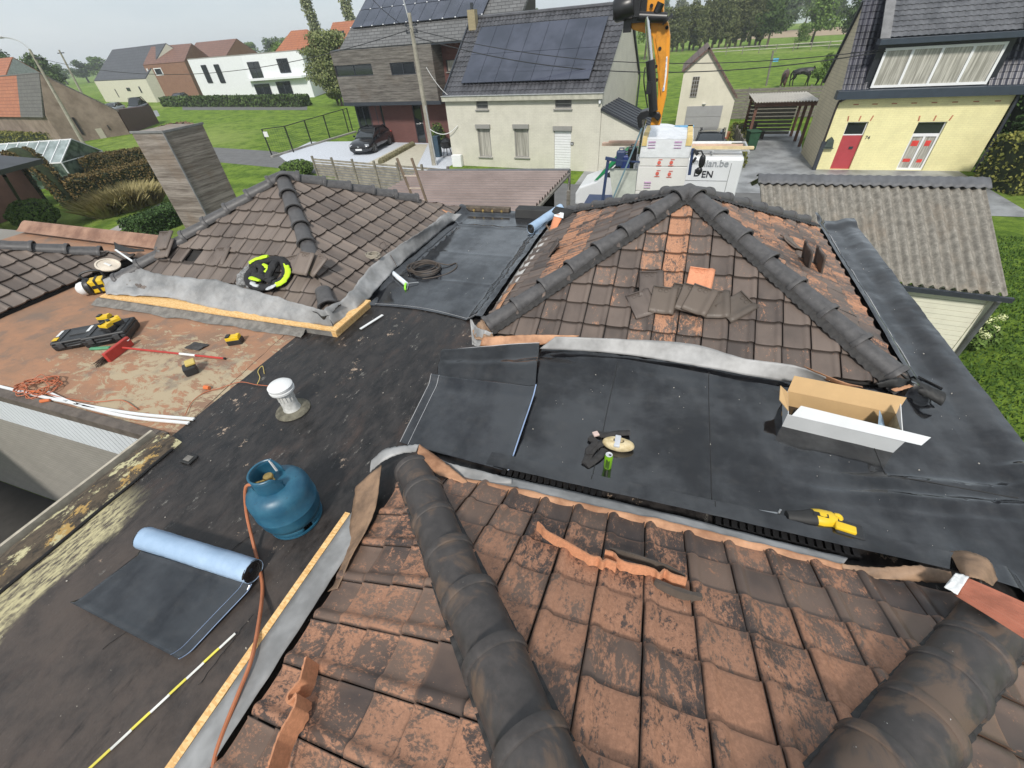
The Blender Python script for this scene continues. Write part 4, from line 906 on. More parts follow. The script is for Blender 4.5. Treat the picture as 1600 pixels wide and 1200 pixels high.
mb = MB(); mb.box((y0.x+dd[0]+.55, 26.29, .95), (.16, .03, .1)); mb.build('letter_slot', ANTH, dr_)
opening(B, y0, y1, ww[0], ww[1], ww[2], ww[3]-.5, WHITE, CURT, nx=2, depth=.13, fw=.08); opening(B, y0, y1, ww[0], ww[1], ww[3]-.5, ww[3], WHITE, GLASS, depth=.13, fw=.035, name='transom')
mb = MB()
for (uu, zz, w_, h_) in ((.22, 1.12, .26, .22), (.7, 1.12, .2, .22), (.22, .42, .28, .14), (.72, .4, .2, .14)): mb.box((y0.x+ww[0]+uu+.07, 26.325, zz), (w_, .004, h_))
mb.build('red_window_hanging', mat('red_paper', (.6, .05, .04), .6), B)
mb = MB()
for k in range(8): mb.box((y0.x+.72+k*.72, 26.192, YZ-.3), (.2, .012, .035))
for u_ in (dd, ww):
    for q in (.0, .5, 1): mb.bar((y0.x+u_[0]+(u_[1]-u_[0])*q+(q-.5)*.06, 26.192, u_[3]+.04), (y0.x+u_[0]+(u_[1]-u_[0])*q+(q-.5)*.14, 26.192, u_[3]+.24), .05, .012)
mb.build('red_brick_trim', mat('red_trim', (.42, .16, .09), .8), B)
text('74', .2, 'house_number', ANTH, B, Mframe((y0.x+dd[1]+.1, 26.188, 1.32), (1, 0, 0), (0, 0, 1)), .003)
mb = MB(); mb.prism([(0, 0)], 0, 0) if False else None; c = y0.x+.22
mb.extrude([(c-.16, 26.19, 1.0), (c+.2, 26.19, 1.0), (c+.15, 26.19, 1.3), (c+.02, 26.19, 1.44), (c-.12, 26.19, 1.3)], (0, -.14, 0)); mb.box((c+.02, 26.12, .96), (.46, .16, .03)); mb.build('letter_box', mat('verdigris', (.05, .07, .06), .6), B, bevel=.01)
YW = brickmat('pale_gable_brick', (.62, .54, .38), (.6, .52, .37), (.5, .43, .3), .45, .13)
gy0, gy1, AP = 26.2, 29.75, (27.8, 6.28)
mb = MB(); mb.quad((6.8, gy1, 0), (6.8, gy0, 0), (6.8, gy0, 3.05), (6.8, AP[0], AP[1]), (6.8, gy1, 3.3)); mb.quad((13.05, gy0, 0), (13.05, gy1, 0), (13.05, gy1, 3.3), (13.05, AP[0], AP[1]), (13.05, gy0, 3.05)); mb.quad((13.05, gy1, 0), (6.8, gy1, 0), (6.8, gy1, 3.3), (13.05, gy1, 3.3)); mb.build('gable_wall', YW, B)
mb = MB(); mb.box((9.92, 26.05, 3.1), (6.7, .45, .32)); mb.build('eave_box', mat('anthracite_blue', (.03, .042, .06), .45, .1), B, bevel=.01)
MT = mat('dark_glazed_tile', (.022, .022, .034), .28, .3, 1.5, c2=(.05, .05, .07), spec=.7)
UPm = Vector((0, AP[0]-gy0, AP[1]-3.2))
pantiles(B, (6.75, gy0, 3.22), (1, 0, 0), UPm, 6.4, UPm.length, MT, .2, .24, .02, cut=lambda x, y: x < .95 or x > 5.2, name='mansard_roof')
UPr = Vector((0, AP[0]-gy1, AP[1]-3.3)); slab(B, [(6.7, gy1+.05, 3.25), (13.15, gy1+.05, 3.25), (13.15, AP[0], AP[1]), (6.7, AP[0], AP[1])], .1, ANTH, 'rear_roof')
slab(B, [(6.8, gy0+.05, 3.2), (13.05, gy0+.05, 3.2), (13.05, AP[0], AP[1]-.05), (6.8, AP[0], AP[1]-.05)], .05, ANTH, 'roof_deck')
dm = [onwall(*p, (6.8, 26.25), (13, 26.25)) for p in ((1387, 86), (1574, 78), (1536, 150), (1361, 150))]
du0, du1 = 1.0, 5.05; dz0, dz1 = 3.2, 4.72
mb = MB(); mb.box((6.8+(du0+du1)/2, 26.95, (3.2+4.85)/2), (du1-du0+.5, 1.3, 1.65)); mb.build('dormer', mat('dormer_black', (.016, .018, .026), .35, .2, 2), B)
opening(B, (6.8, 26.28), (13, 26.28), du0, du1, dz0+.1, dz1-.05, WHITE, CURT, nx=4, depth=-.06, fw=.09, name='dormer_window')
mb = MB(); mb.box((6.8+(du0+du1)/2+.45, 26.05, 4.9), (du1-du0+1.7, .5, .2)); mb.build('dormer_fascia', mat('anthracite_blue', (.03, .042, .06)), B, bevel=.01)
UPd = Vector((0, 2.0, 2.1)); pantiles(B, (7.65, 25.95, 5.02), (1, 0, 0), UPd, 4.3, UPd.length, mat('grey_pantile', (.075, .078, .088), .4, .25, 2, c2=(.12, .123, .135), spec=.6), .23, .22, .03, name='dormer_roof')
pantiles(B, (12.1, 25.95, 5.02), (1, 0, 0), UPd, 1.6, UPd.length, MT, .23, .24, .02, name='dormer_roof')
mb = MB(); mb.bar((7.55, 25.9, 5.0), (7.55, 27.9, 7.1), .35, .05); mb.build('lead_valley', mat('lead_grey', (.16, .16, .165), .5), B); mb = MB(); mb.bar((12.0, 25.9, 5.05), (12.0, 27.9, 7.15), .12, .06); mb.build('lead_valley', mat('lead_grey', (.16, .16, .165), .5), B)
mb = MB(); mb.tube(catmull([(7.0, 26.05, 2.95), (6.85, 26.1, 2.85), (6.78, 26.14, 2.7), (6.78, 26.14, 1.4), (6.78, 26.14, 0)], 4), .045, 8); mb.build('downpipe', mat('dark_brown', (.03, .022, .02), .5), B, smooth=True)
mb = MB(); mb.box((6.79, 26.12, .6), (.16, .12, 1.3)); mb.build('pipe_guard', ANTH, B)
mb = MB(); mb.tube([(13.1, 26.1, 2.9), (13.15, 26.1, 1.5), (13.15, 26.1, 0)], .06, 8); mb.build('corner_guard', ANTH, B)

# ---- cream garage with the steep roof ----
B = empty('cream_garage', (1.5, 31, 0), 'cream gabled garage with grey sectional door and glass block window', 'garage')
s_ = 31/37.5
G = lambda x, y: onwall(x, y, (-.17, 31), (3.2, 31))
gl, ga, gr = G(1069, 110), G(1108, 77), G(1150, 148)
dL, dR = G(1074, 166), G(1130, 165)
CR2 = mat('cream_render', (.6, .57, .46), .8, .08, 1)
mb = MB(); F = lambda u, z, y=31: (-.17+u, y, z)
mb.extrude([F(gl[0], 0), F(gr[0]+.0, 0), F(*gr), F(*ga), F(*gl)], (0, 5.5, 0)); mb.build('wall', CR2, B)
mb = MB()
for k in range(4): h = (dL[1]-.03)/4; mb.box((-.17+(dL[0]+dR[0])/2, 30.985, .03+h*(k+.5)), (dR[0]-dL[0], .05, h-.012))
mb.build('garage_door', mat('door_grey', (.3, .3, .3), .5, .05), B)
a = G(1081, 120); b = G(1093, 151); mb = MB(); mb.box((-.17+(a[0]+b[0])/2-.05, 30.99, (a[1]+b[1])/2), (.36, .04, .95)); gw = mb.build('glass_block_window', mat('glass_block', (.09, .08, .06), .2, .5, 12), B)
mb = MB(); cc = (-.17+(a[0]+b[0])/2-.05, 30.96, (a[1]+b[1])/2)
for k in range(4): mb.box((cc[0]-.18+.12*k, 30.96, cc[2]), (.012, .02, .95))
for k in range(6): mb.box((cc[0], 30.96, cc[2]-.475+.19*k), (.36, .02, .012))
mb.build('grid', mat('pale_line', (.45, .45, .46)), gw)
BT = flattiles('brown_roof_tile', (.16, .1, .08), (.12, .08, .065), .3, .25)
slab(B, [F(ga[0], ga[1]+.12, 30.85), F(gr[0]+.12, gr[1]-.1, 30.85), F(gr[0]+.12, gr[1]-.1, 36.6), F(ga[0], ga[1]+.12, 36.6)], .1, BT); slab(B, [F(ga[0], ga[1]+.12, 30.85), F(gl[0]-.12, gl[1]-.02, 30.85), F(gl[0]-.12, gl[1]-.02, 36.6), F(ga[0], ga[1]+.12, 36.6)], .1, BT)
mb = MB(); mb.lathe([(0, -.06), (.09, -.03), (.1, 0)], 12, (1.3, 30.93, dL[1]+.12)); mb.build('lamp', WHITE, B)

# ---- carport ----
B = empty('carport', (5.5, 32.6, 0), 'open brown timber carport with pale corrugated roof', 'carport'); BW = mat('brown_timber', (.13, .06, .04), .6, .2, 3)
x0, x1, ya, yb = 3.95, 7.15, 31.0, 34.6
for (x, y) in ((4.15, 31.3), (6.95, 31.3), (4.15, 34.3), (6.95, 34.3), (6.95, 32.8)): mb = MB(); mb.box((x, y, 1.05), (.14, .14, 2.1)); mb.build('post', BW, B)
mb = MB(); mb.box((5.55, 31.2, 2.15), (3.1, .1, .22)); mb.box((5.55, 34.4, 2.15), (3.1, .1, .22)); mb.box((6.98, 32.8, 2.17), (.1, 3.2, .16)); mb.box((4.12, 32.8, 2.17), (.1, 3.2, .16)); mb.build('beam', BW, B)
mb = MB(); mb.grid(lambda u, v: (x0+(x1-x0)*u, ya-.15+(yb-ya)*v, 2.3+.035*math.sin(u*2*math.pi*22)), 264, 1); mb.build('corrugated_roof', mat('pale_sheet', (.5, .47, .42), .6, .12, 2), B, solid=.01)
mb = MB()
for k in range(9): mb.box((5.5, 34.35, .2+.2*k), (2.6, .03, .15))
mb.build('back_boarding', WOODG, B)
c = MB(); c.box((0, 0, .5), (.5, .5, .9), taper=1.15); c.box((0, -.02, .98), (.62, .66, .07))
w_ = P(1178, 216); bn = empty('wheelie_bin', (4.25, 30.5, 0), 'green wheeled bin at the left front post of the carport', 'bin', rz=.3)
GRN = mat('bin_green', (.02, .07, .035), .5); c.build('body', GRN, bn, local=True, bevel=.02)
c = MB(); c.tube([(-.28, .25, .1), (.28, .25, .1)], .1, 12); c.build('wheel', BLACKR, bn, local=True)
t = empty('stacked_clutter', (5.0, 33.6, 0), 'dark stack of crates and poles stored under the carport', 'crates')
for i, (x, y, z, s) in enumerate(((-.5, 0, .25, .5), (-.45, .1, .7, .4), (.1, .1, .2, .4))): c = MB(); c.box((x, y, z), (s, s*.8, s)); c.box((x, y-.02, z+s*.42), (s+.04, s*.8+.04, .05)); c.build('crate', mat('dark_crate', (.05, .045, .035), .7), t, local=True)
# ---- grey boarded fences beyond ----
def boardfence(name, a, b, h, label, nb=7, m=None, z0=.05, post=2.0, cat='fence'):
    a = Vector((*a, 0)); b = Vector((*b, 0)); L = (b-a).length; e_ = (b-a)/L; r_ = empty(name, tuple((a+b)/2), label, cat); Mx_ = Matrix((e_, Vector((-e_.y, e_.x, 0)), Vector((0, 0, 1)))).transposed(); mb = MB()
    for k in range(nb): mb.box((a+b)/2+Vector((0, 0, z0+h*(k+.5)/nb)), (L, .025, h/nb-.02), M=Mx_)
    mb.build('boards', m or WOODG, r_); k = 0
    while k*post <= L: q = a+e_*(k*post); mb = MB(); mb.box(q+Vector((0, 0, h/2+.06)), (.09, .09, h+.12), M=Mx_); mb.build('post', m or WOODG, r_); k += 1
    return r_
ft = atY(1190, 138, 41).z
boardfence('board_fence', (2.6, 40.5), (10.5, 41.0), max(1.2, ft), 'long weathered grey board fence behind the carport', 9, WOODG)
boardfence('board_fence', (3.5, 27.5), (3.4, 31.5), 1.0, 'low grey board fence along the garage drive', 5, WOODG, post=1.3)

# ---- purple brown corrugated roof shed ----
B = empty('corrugated_shed', (-6.2, 13.3, 0), 'low shed with purple brown corrugated metal roof between the house and the street', 'shed')
ca, cb, cc_, cd_ = at(654, 268, 2.5), at(888, 268, 2.5), at(821, 338, 2.5), at(545, 332, 2.5)
PUR = mat('purple_sheet_metal', (.19, .145, .132), .5, .12, .7, spec=.4, c2=(.245, .19, .175))
def cor(u, v):
    q = ca.lerp(cb, v).lerp(cd_.lerp(cc_, v), u); return q+Vector((0, 0, .05*max(-.5, min(.5, math.sin(u*2*math.pi*17)))*1.6))
mb = MB(); mb.grid(cor, 252, 1); mb.build('roof', PUR, B)
mb = MB(); mb.extrude([cb+Vector((-.15, .1, -.05)), cc_+Vector((-.15, 0, -.05)), cc_+Vector((-.15, 0, -2.4)), cb+Vector((-.15, .1, -2.4))], (.0, .0, 0)) if False else None
mb.bar(cb+Vector((.02, 0, -.08)), cc_+Vector((.02, 0, -.08)), .12, .06); mb.build('verge_board', WOODG, B)
mb = MB(); mb.box((-5.6, 14.6, 1.15), (4.0, .1, 2.2)); mb.box((-4.3, 13.0, 1.15), (.08, 3.0, 2.2)); mb.box((-5.9, 11.4, 1.15), (3.6, .1, 2.2)); mb.build('wall', mat('dark_shed_wall', (.03, .025, .022), .8), B)
mb = MB(); mb.bar(ca+Vector((.3, .15, -.02)), cb+Vector((0, .15, -.02)), .25, .1); mb.build('gutter', mat('dark_gutter', (.12, .12, .125), .5), B)
boardfence('gate_fence', (-3.25, 15.4), (-2.75, 12.9), 2.35, 'tall grey board gate beside the corrugated shed', 13, WOODG, post=2.4, cat='gate')
# ---- woven panel fence ----
fr = empty('woven_fence', (-14, 19.4, 0), 'weathered woven wooden panel fence in front of the gravel driveway', 'fence')
fa, fb = at(488, 247, 1.75), at(700, 264, 1.75); fa.z = fb.z = 0; L = (fb-fa).length; ef = (fb-fa)/L; nf = Vector((-ef.y, ef.x, 0)); Mx_ = Matrix((ef, nf, Vector((0, 0, 1)))).transposed(); WV = mat('woven_slat', (.22, .2, .165), .85, .3, 3, .3, 30)
npan = 6
for k in range(npan):
    mb = MB(); u0 = L*k/npan+.06; u1 = L*(k+1)/npan-.06
    for j in range(13):
        z = .15+j*.125; mb.grid(lambda u, v: fa+ef*(u0+(u1-u0)*u)+Vector((0, 0, z+.085*v))+nf*(.006*math.sin(u*math.pi*5+(j % 2)*math.pi)+.02*v), 20, 1)
    mb.build('panel', WV, fr, solid=.012)
for k in range(npan+1): mb = MB(); mb.box(fa+ef*(L*k/npan)+Vector((0, 0, .93)), (.09, .09, 1.85), M=Mx_); mb.build('post', WV, fr)

# ---- fibre cement shed on the right ----
B = empty('fibre_cement_shed', (5.2, 11.5, 0), 'garden shed with weathered grey corrugated fibre cement roof and cream slatted wall', 'shed')
def fcmat():
    n = NT('fibre_cement', .85, spec=.2); a = n.noise(1.2, 6, .7, (1, .4, .4)); b = n.noise(12, 7, .8, (1, .5, .5)); c = n.mix(n.step(b, .35, .68), (.16, .148, .128), (.31, .288, .25))
    c = n.mix(n.step(a, .48, .7, 0, .6), c, (.24, .19, .14)); s = n.noise(22, 3, .6, off=3); c = n.mix(n.step(s, .72, .735), c, (.6, .58, .53)); n.color(c); n.bump(b, .35, .01); return n.m
FC = fcmat()
rl, rr_, er, el = at(1186, 278, 2.95), at(1538, 284, 2.95), at(1575, 461, 1.95), at(1392, 441, 1.95)
el2 = er+(el-er)*2.25; rl2 = rl+(rl-rr_)*.0
NW = 24
def fcr(u, v): q = rl.lerp(rr_, v).lerp(el2.lerp(er, v), u); return q+Vector((0, 0, .036*math.sin(v*2*math.pi*NW)-.012*(u*4 % 1 > .97)))
mb = MB(); mb.grid(fcr, 24, NW*10); mb.build('corrugated_roof', FC, B, smooth=True, solid=.012)
bk = rl+Vector((.0, 1.5, -.55)), rr_+Vector((0, 1.5, -.55))
mb = MB(); mb.grid(lambda u, v: rl.lerp(rr_, v).lerp(bk[0].lerp(bk[1], v), u)+Vector((0, 0, .045*math.sin(v*2*math.pi*NW))), 4, NW*10); mb.build('rear_roof', FC, B, smooth=True)
mb = MB(); rd = (rr_-rl).normalized(); mb.grid(lambda u, v: (rl-rd*.05).lerp(rr_+rd*.03, u)+Vector((0, -.34+.5*v, .06+.05*math.sin(v*3.1)-.16*(abs(v-.62))))+Vector((0, 0, .02*(1-v)*math.sin(u*2*math.pi*NW))), 200, 5); mb.build('ridge_cap', mat('ridge_cap_grey', (.1, .102, .11), .6, .2, 2), B, smooth=True, solid=.01)
SL_ = mat('cream_slats', (.7, .68, .56), .7, .05)
w0, w1_ = Vector((er.x-.12, er.y+.12, 0)), Vector((el2.x, el2.y+.12, 0)); ew = (w1_-w0).normalized(); Mw = Matrix((-ew, Vector((ew.y, -ew.x, 0)), Vector((0, 0, 1)))).transposed(); mb = MB()
for k in range(18): mb.box((w0+w1_)/2+Vector((0, -.005*(k % 2), .06+k*.105)), ((w1_-w0).length, .05, .098), M=Mw)
mb.build('slatted_wall', SL_, B)
mb = MB(); mb.box((w0.x+.02, w0.y, .95), (.09, .09, 1.9)); mb.box(((w0.x+rr_.x)/2, (w0.y+rr_.y)/2, 1.0), (.06, 3.2, 1.9), rz=math.atan2(rr_.y-w0.y, rr_.x-w0.x)-math.pi/2); mb.build('corner_trim', SL_, B)
mb = MB(); mb.bar(er+Vector((.08, -.06, -.07)), el2+Vector((0, -.06, -.07)), .07, .09); mb.build('gutter', ANTH, B)
mb = MB(); mb.tube(catmull([er+Vector((-.1, -.06, -.1)), er+Vector((-.08, -.02, -.3)), (er.x-.04, er.y+.05, .6), (er.x-.04, er.y+.05, 0)], 5), .045, 8); mb.build('downpipe', mat('zinc_pipe', (.1, .105, .11), .45), B, smooth=True)

# ---- left edge: brown rendered annex, greenhouse, chimney ----
B = empty('brown_annex', (-33, 13.5, 0), 'red brown annex with dark hipped roof at the left edge', 'annex')
k0 = at(75, 322, 0); wc = Vector((k0.x, k0.y, 0)); mb = MB(); mb.extrude([wc, wc+Vector((-9, -3.5, 0)), wc+Vector((-9, -12, 0)), wc+Vector((2, -7.0, 0))], (0, 0, 2.75)); mb.build('wall', mat('brown_render', (.19, .1, .075), .8, .12, 1.5, .1, 20), B)
rc = at(66, 248, 3.0); slab(B, [rc, rc+Vector((2.2, -8, 0)), rc+Vector((-5, -6, 1.3)), rc+Vector((-4, -3.5, 1.3))], .2, mat('dark_slate', (.05, .053, .06), .5, .2, 2)); slab(B, [rc, rc+Vector((-4, -3.5, 1.3)), rc+Vector((-12, -4.5, 1.0)), rc+Vector((-12, -3, 0))], .2, mat('dark_slate', (.05, .053, .06)))
mb = MB(); mb.tube([at(3, 262, 2.7), at(7, 275, 2.6), at(38, 325, .2)], .07, 8); mb.build('downpipe', ANTH, B)
B = empty('greenhouse', (-42, 21, 0), 'glass greenhouse with white glazing bars behind the brown hedge', 'greenhouse')
c0 = at(122, 292, 0); c1 = at(160, 279, 0); ex = (c1-c0).normalized(); ex.z = 0; lx = Vector((-ex.y, ex.x, 0)); w_ = (c1-c0).length+1.3; Lg = 6.2; ez, rz_ = 1.5, 2.55
GG = NT('greenhouse_glass', .1, spec=.8); GG.color(GG.mix(GG.step(GG.noise(1.2, 5), .35, .7), (.16, .2, .19), (.36, .42, .42))); GG = GG.m; GD = NT('greenhouse_side', .08, spec=.8); GD.color(GD.mix(GD.step(GD.noise(2.5, 6), .4, .6), (.03, .05, .04), (.12, .16, .13))); GD = GD.m
A = [c0, c0+ex*w_, c0+ex*w_+lx*Lg, c0+lx*Lg]; up_ = Vector((0, 0, 1)); mb = MB(); mb.extrude(A, up_*ez); mb.extrude([c0+up_*ez, c0+ex*w_+up_*ez, c0+ex*w_/2+up_*(rz_-.03)], lx*.02); mb.build('side_glazing', GD, B)
RGa, RGb = c0+ex*w_/2+up_*rz_, c0+ex*w_/2+lx*Lg+up_*rz_
slab(B, [c0+up_*ez, RGa, RGb, A[3]+up_*ez], .03, GG, 'roof_glazing'); slab(B, [A[1]+up_*ez, RGa, RGb, A[2]+up_*ez], .03, GG, 'roof_glazing')
mb = MB()
for k in range(9):
    t_ = lx*Lg*k/8; mb.bar(c0+t_+up_*(ez+.03), RGa+t_+up_*.03, .05); mb.bar(A[1]+t_+up_*(ez+.03), RGa+t_+up_*.03, .05)
mb.bar(RGa, RGb, .07); mb.bar(c0+up_*ez, A[3]+up_*ez, .07); mb.bar(A[1]+up_*ez, A[2]+up_*ez, .07)
for q in A: mb.bar(q, q+up_*ez, .06)
mb.bar(A[0]+up_*ez, A[1]+up_*ez, .05); mb.build('glazing_bar', WHITE, B)
# boarded chimney
yC = 8.9; tl, tr = atY(205, 207, yC), atY(255, 207, yC); zt = 4.8; tb = atX(318, 198, tr.x)
def chm():
    n = NT('chimney_boards', .75); a = n.noise(2.2, 8, .75, (.35, .35, 5)); sp = n.t.nodes.new('ShaderNodeSeparateXYZ'); n.l(n.tc.outputs['Object'], sp.inputs[0]); f = n.math('FRACT', n.math('MULTIPLY', sp.outputs[2], 6.5))
    c = n.mix(n.step(a, .32, .68), (.125, .102, .084), (.34, .3, .262)); c = n.mix(n.step(n.noise(1.5, 4, off=3), .5, .7, 0, .6), c, (.2, .15, .11)); c = n.mix(n.step(f, .0, .07, .6, 0), c, (.04, .035, .03)); n.color(c); n.bump(n.step(f, 0, .08), .4, .01); return n.m
mb = MB(); mb.prism([(tl.x, yC), (tr.x, yC), (tr.x, tb.y), (tl.x, tb.y)], 0, zt); ch = tag(mb.build('boarded_chimney', chm()), 'tall box chimney clad in weathered grey boards behind the left tiled roof', 'chimney')
mb = MB(); mb.box((tr.x, (yC+tb.y)/2, zt+.0), (.05, tb.y-yC+.06, .05)); mb.box(((tl.x+tr.x)/2, yC, zt), (tr.x-tl.x+.06, .05, .05)); mb.bar((tr.x+.01, yC-.01, 0), (tr.x+.01, yC-.01, zt), .035); mb.build('trim', mat('trim_grey', (.2, .2, .2), .5), ch)

# ---- houses across the meadow ----
def farhouse(name, fp, h, rt, rm, wm, label, rz=None, wins=(), wf=None, axis=0, over=.3):
    """fp: four ground corners, first two are the facade seen from here; gable or hip roof with ridge height rz"""
    fp = [Vector((p[0], p[1], 0)) for p in fp]; c = sum(fp, Vector())/4; B_ = empty(name, tuple(c), label, 'house'); mb = MB(); mb.prism([(p.x, p.y) for p in fp], 0, h)
    u = Vector((0, 0, 1)); a, b, d, g_ = [p+u*h for p in fp]
    if rt in ('gable', 'hip'):
        if axis == 0: m0, m1 = (a+g_)/2, (b+d)/2          # ridge parallel to the facade
        else: m0, m1 = (a+b)/2, (g_+d)/2
        m0 = m0+u*(rz-h); m1 = m1+u*(rz-h); k = (m1-m0)
        if rt == 'hip': m0, m1 = m0+k*.28, m1-k*.28
        R0, R1 = m0, m1
        if rt == 'gable':
            if axis == 0: mb.quad(a, g_, m0); mb.quad(b, d, m1)
            else: mb.quad(a, b, m0); mb.quad(g_, d, m1)
    mb.build('wall', wm, B_)
    if rt == 'flat': s = MB(); s.prism([(p.x+(p.x-c.x)*.01, p.y+(p.y-c.y)*.01) for p in fp], h, h+.12); s.build('roof', rm, B_)
    else:
        r = MB(); o_ = u*.06
        if axis == 0: r.quad(a+o_, b+o_, R1+o_, R0+o_); r.quad(d+o_, g_+o_, R0+o_, R1+o_); e1 = (a, g_, R0); e2 = (b, d, R1)
        else: r.quad(a+o_, R0+o_, R1+o_, g_+o_); r.quad(b+o_, R0+o_, R1+o_, d+o_); e1 = (a, b, R0); e2 = (g_, d, R1)
        if rt == 'hip': r.quad(*[q+o_ for q in e1]); r.quad(*[q+o_ for q in e2])
        r.build('roof', rm, B_, solid=.12)
    for (w, pa, pb) in wins:
        q0, q1 = (fp[0], fp[1]) if w == 0 else (fp[1], fp[2]); x = px(q0, q1, pa, pb); opening(B_, q0, q1, *x, wf or ANTH, GLASS, depth=-.03, fw=.12)
    return B_
def back(a, b, d): a = Vector((*a, 0)); b = Vector((*b, 0)); e_ = (b-a).normalized(); n_ = Vector((-e_.y, e_.x, 0)); return [(a.x, a.y), (b.x, b.y), (b.x+n_.x*d, b.y+n_.y*d), (a.x+n_.x*d, a.y+n_.y*d)]
WR = mat('white_render', (.74, .76, .78), .7, .04); RT1 = flattiles('orange_clay_roof', (.4, .15, .07), (.34, .12, .06), .3, .3); RT2 = flattiles('brown_red_roof', (.22, .12, .09), (.18, .1, .08), .3, .3); RT3 = flattiles('dark_grey_roof', (.07, .075, .085), (.085, .09, .1), .35, .45)
BR1 = brickmat('brown_brick', (.26, .13, .08), (.22, .11, .07), (.25, .18, .14)); BR2 = mat('old_barn_wall', (.2, .15, .115), .9, .25, .8, .2, 6, c2=(.27, .21, .17))
fpw = [(-82.6, 69.4), (-68.1, 67.0), (-60.5, 81.5), (-75, 85)]
fpw = [(-82.6, 69.4), (-68.1, 67.0), (-57.5, 68.6), (-62, 80)]
B = empty('white_villa', (-70, 72, 0), 'white flat roofed modern villa behind the low dark hedge', 'house'); mb = MB(); mb.prism(fpw, 0, 6.0); mb.build('wall', WR, B)
mb = MB(); mb.prism([(p[0]*1.0, p[1]) for p in fpw], 6.0, 6.15); mb.build('roof', GREYP, B)
for pa, pb in (((321, 101), (326, 130)), ((341, 100), (346, 130))): opening(B, fpw[0], fpw[1], *px(fpw[0], fpw[1], pa, pb), ANTH, GLASS, depth=-.03, fw=.08)
for pa, pb in (((385, 96), (415, 127)), ((431, 91), (456, 114)), ((396, 131), (428, 152)), ((430, 127), (461, 152))): opening(B, fpw[1], fpw[2], *px(fpw[1], fpw[2], pa, pb), ANTH, GLASS, depth=-.03, fw=.12, nx=2)
mb = MB(); mb.prism([(-68, 66.2), (-58, 67.6), (-57.5, 68.6), (-68.1, 67.0)], 2.7, 3.0); mb.build('canopy', WR, B)
D0 = back((-121, 77.0), (-97.3, 71.1), 13)
farhouse('grey_roofed_house', D0, 3.7, 'gable', RT3, mat('cream_wall', (.6, .58, .48), .8, .06), 'cream house with a big dark grey roof at the far end of the meadow', 8.6, [(0, (179, 139), (187, 152)), (0, (197, 137), (205, 142)), (0, (216, 135), (223, 145))])
farhouse('brown_brick_house', back((-97.2, 71.3), (-89, 69.5), 12) if False else back((-98, 72.5), (-90.8, 75.5), 11), 5.7, 'gable', RT2, BR1, 'brown brick house with a large upstairs window beside the grey roofed house', 8.3, [(0, (239, 106), (257, 118)), (0, (228, 107), (233, 112))], WHITE, axis=0)
farhouse('gabled_brick_house', back((-102, 84), (-90, 83.5), 11), 5.2, 'gable', RT2, BR1, 'red brown brick house with white edged gable near the white villa', 8.6, [(0, (293, 105), (305, 118))], WHITE, axis=0)
farhouse('hipped_villa', back((-70, 76.5), (-62.6, 77.3), 8), 5.8, 'hip', RT1, WR, 'white house with a red orange hipped roof behind the villa', 8.7, [(0, (463, 93), (467, 105))])
farhouse('orange_gable_house', back((-60.4, 78.5), (-54, 78.5), 8), 6.2, 'gable', RT1, BR1, 'small orange roofed house between the poplars', 9.3, [(0, (522, 48), (540, 58))])
farhouse('orange_barn', [(-98.6, 50), (-101.5, 58), (-125, 60), (-125, 50)], 5.2, 'gable', RT1, mat('pale_gable', (.4, .41, .42), .8), 'barn with bright orange roof and pale grey gable at the far left', 8.0, axis=1, over=.2)
# old barn: brown gable wall towards us, grey and orange roof to the left
B = empty('old_barn', (-66, 36, 0), 'old brown rendered barn with half grey half orange roof and dark doorway', 'barn')
ga_, gb_ = Vector((-62.2, 33.1, 0)), Vector((-59.4, 38.0, 0)); gn = (gb_-ga_).normalized(); lf = Vector((-.985, .16, 0)).normalized()
A_ = onwall(72, 183, ga_, gb_); Bz = onwall(172, 170, ga_, gb_); C_ = onwall(90, 119, ga_, gb_)
hA = 2.6; hC = 6.0
mb = MB(); prof_ = [ga_, gb_+gn*.3, gb_+gn*.3+Vector((0, 0, 2.3)), ga_+gn*1.6+Vector((0, 0, hC)), ga_+Vector((0, 0, hA))]; mb.extrude(prof_, lf*15); mb.build('wall', BR2, B)
r1_, r2_ = ga_-gn*.3+Vector((0, 0, hA-.1)), ga_+gn*1.6+Vector((0, 0, hC+.08))
slab(B, [r1_, r2_, r2_+lf*5.4, r1_+lf*5.4], .12, flattiles('old_grey_roof', (.13, .125, .11), (.1, .095, .085), .3, .3)); slab(B, [r1_+lf*5.4, r2_+lf*5.4, r2_+lf*15, r1_+lf*15], .13, RT1); slab(B, [r2_, gb_+gn*.5+Vector((0, 0, 2.25)), gb_+gn*.5+Vector((0, 0, 2.25))+lf*15, r2_+lf*15], .12, flattiles('old_grey_roof', (.13, .125, .11), (.1, .095, .085)))
for pa, pb, nm, mm in (((114, 182), (130, 212), 'door', DARK), ((166, 195), (173, 203), 'window', GLASS)): x = px(ga_, gb_, pa, pb); opening(B, ga_, gb_, x[0], x[1], max(0, x[2]), x[3], mat('dark_wood', (.05, .04, .035)), mm, depth=-.02, name=nm)
x = px(ga_, gb_, (147, 200), (168, 217)); mb = MB(); mb.quad(*[ga_+gn*u+Vector((0, 0, z))-lf*.03 for u, z in ((x[0], max(0, x[2])), (x[1], max(0, x[2])), (x[1], x[3]), (x[0], x[3]))]); mb.build('render_patch', mat('patch_render', (.4, .37, .3), .9, .1), B)
B = MB(); B.extrude([(-59.3, 38.4, 0), (-64.5, 46, 0), (-64.5, 46, 1.9), (-59.3, 38.4, 2.35)], (-2, -1, 0)); tag(B.build('dark_red_shed', mat('oxblood_sheet', (.075, .03, .027), .6, .15, 2)), 'low dark red metal shed attached beyond the old barn', 'shed')
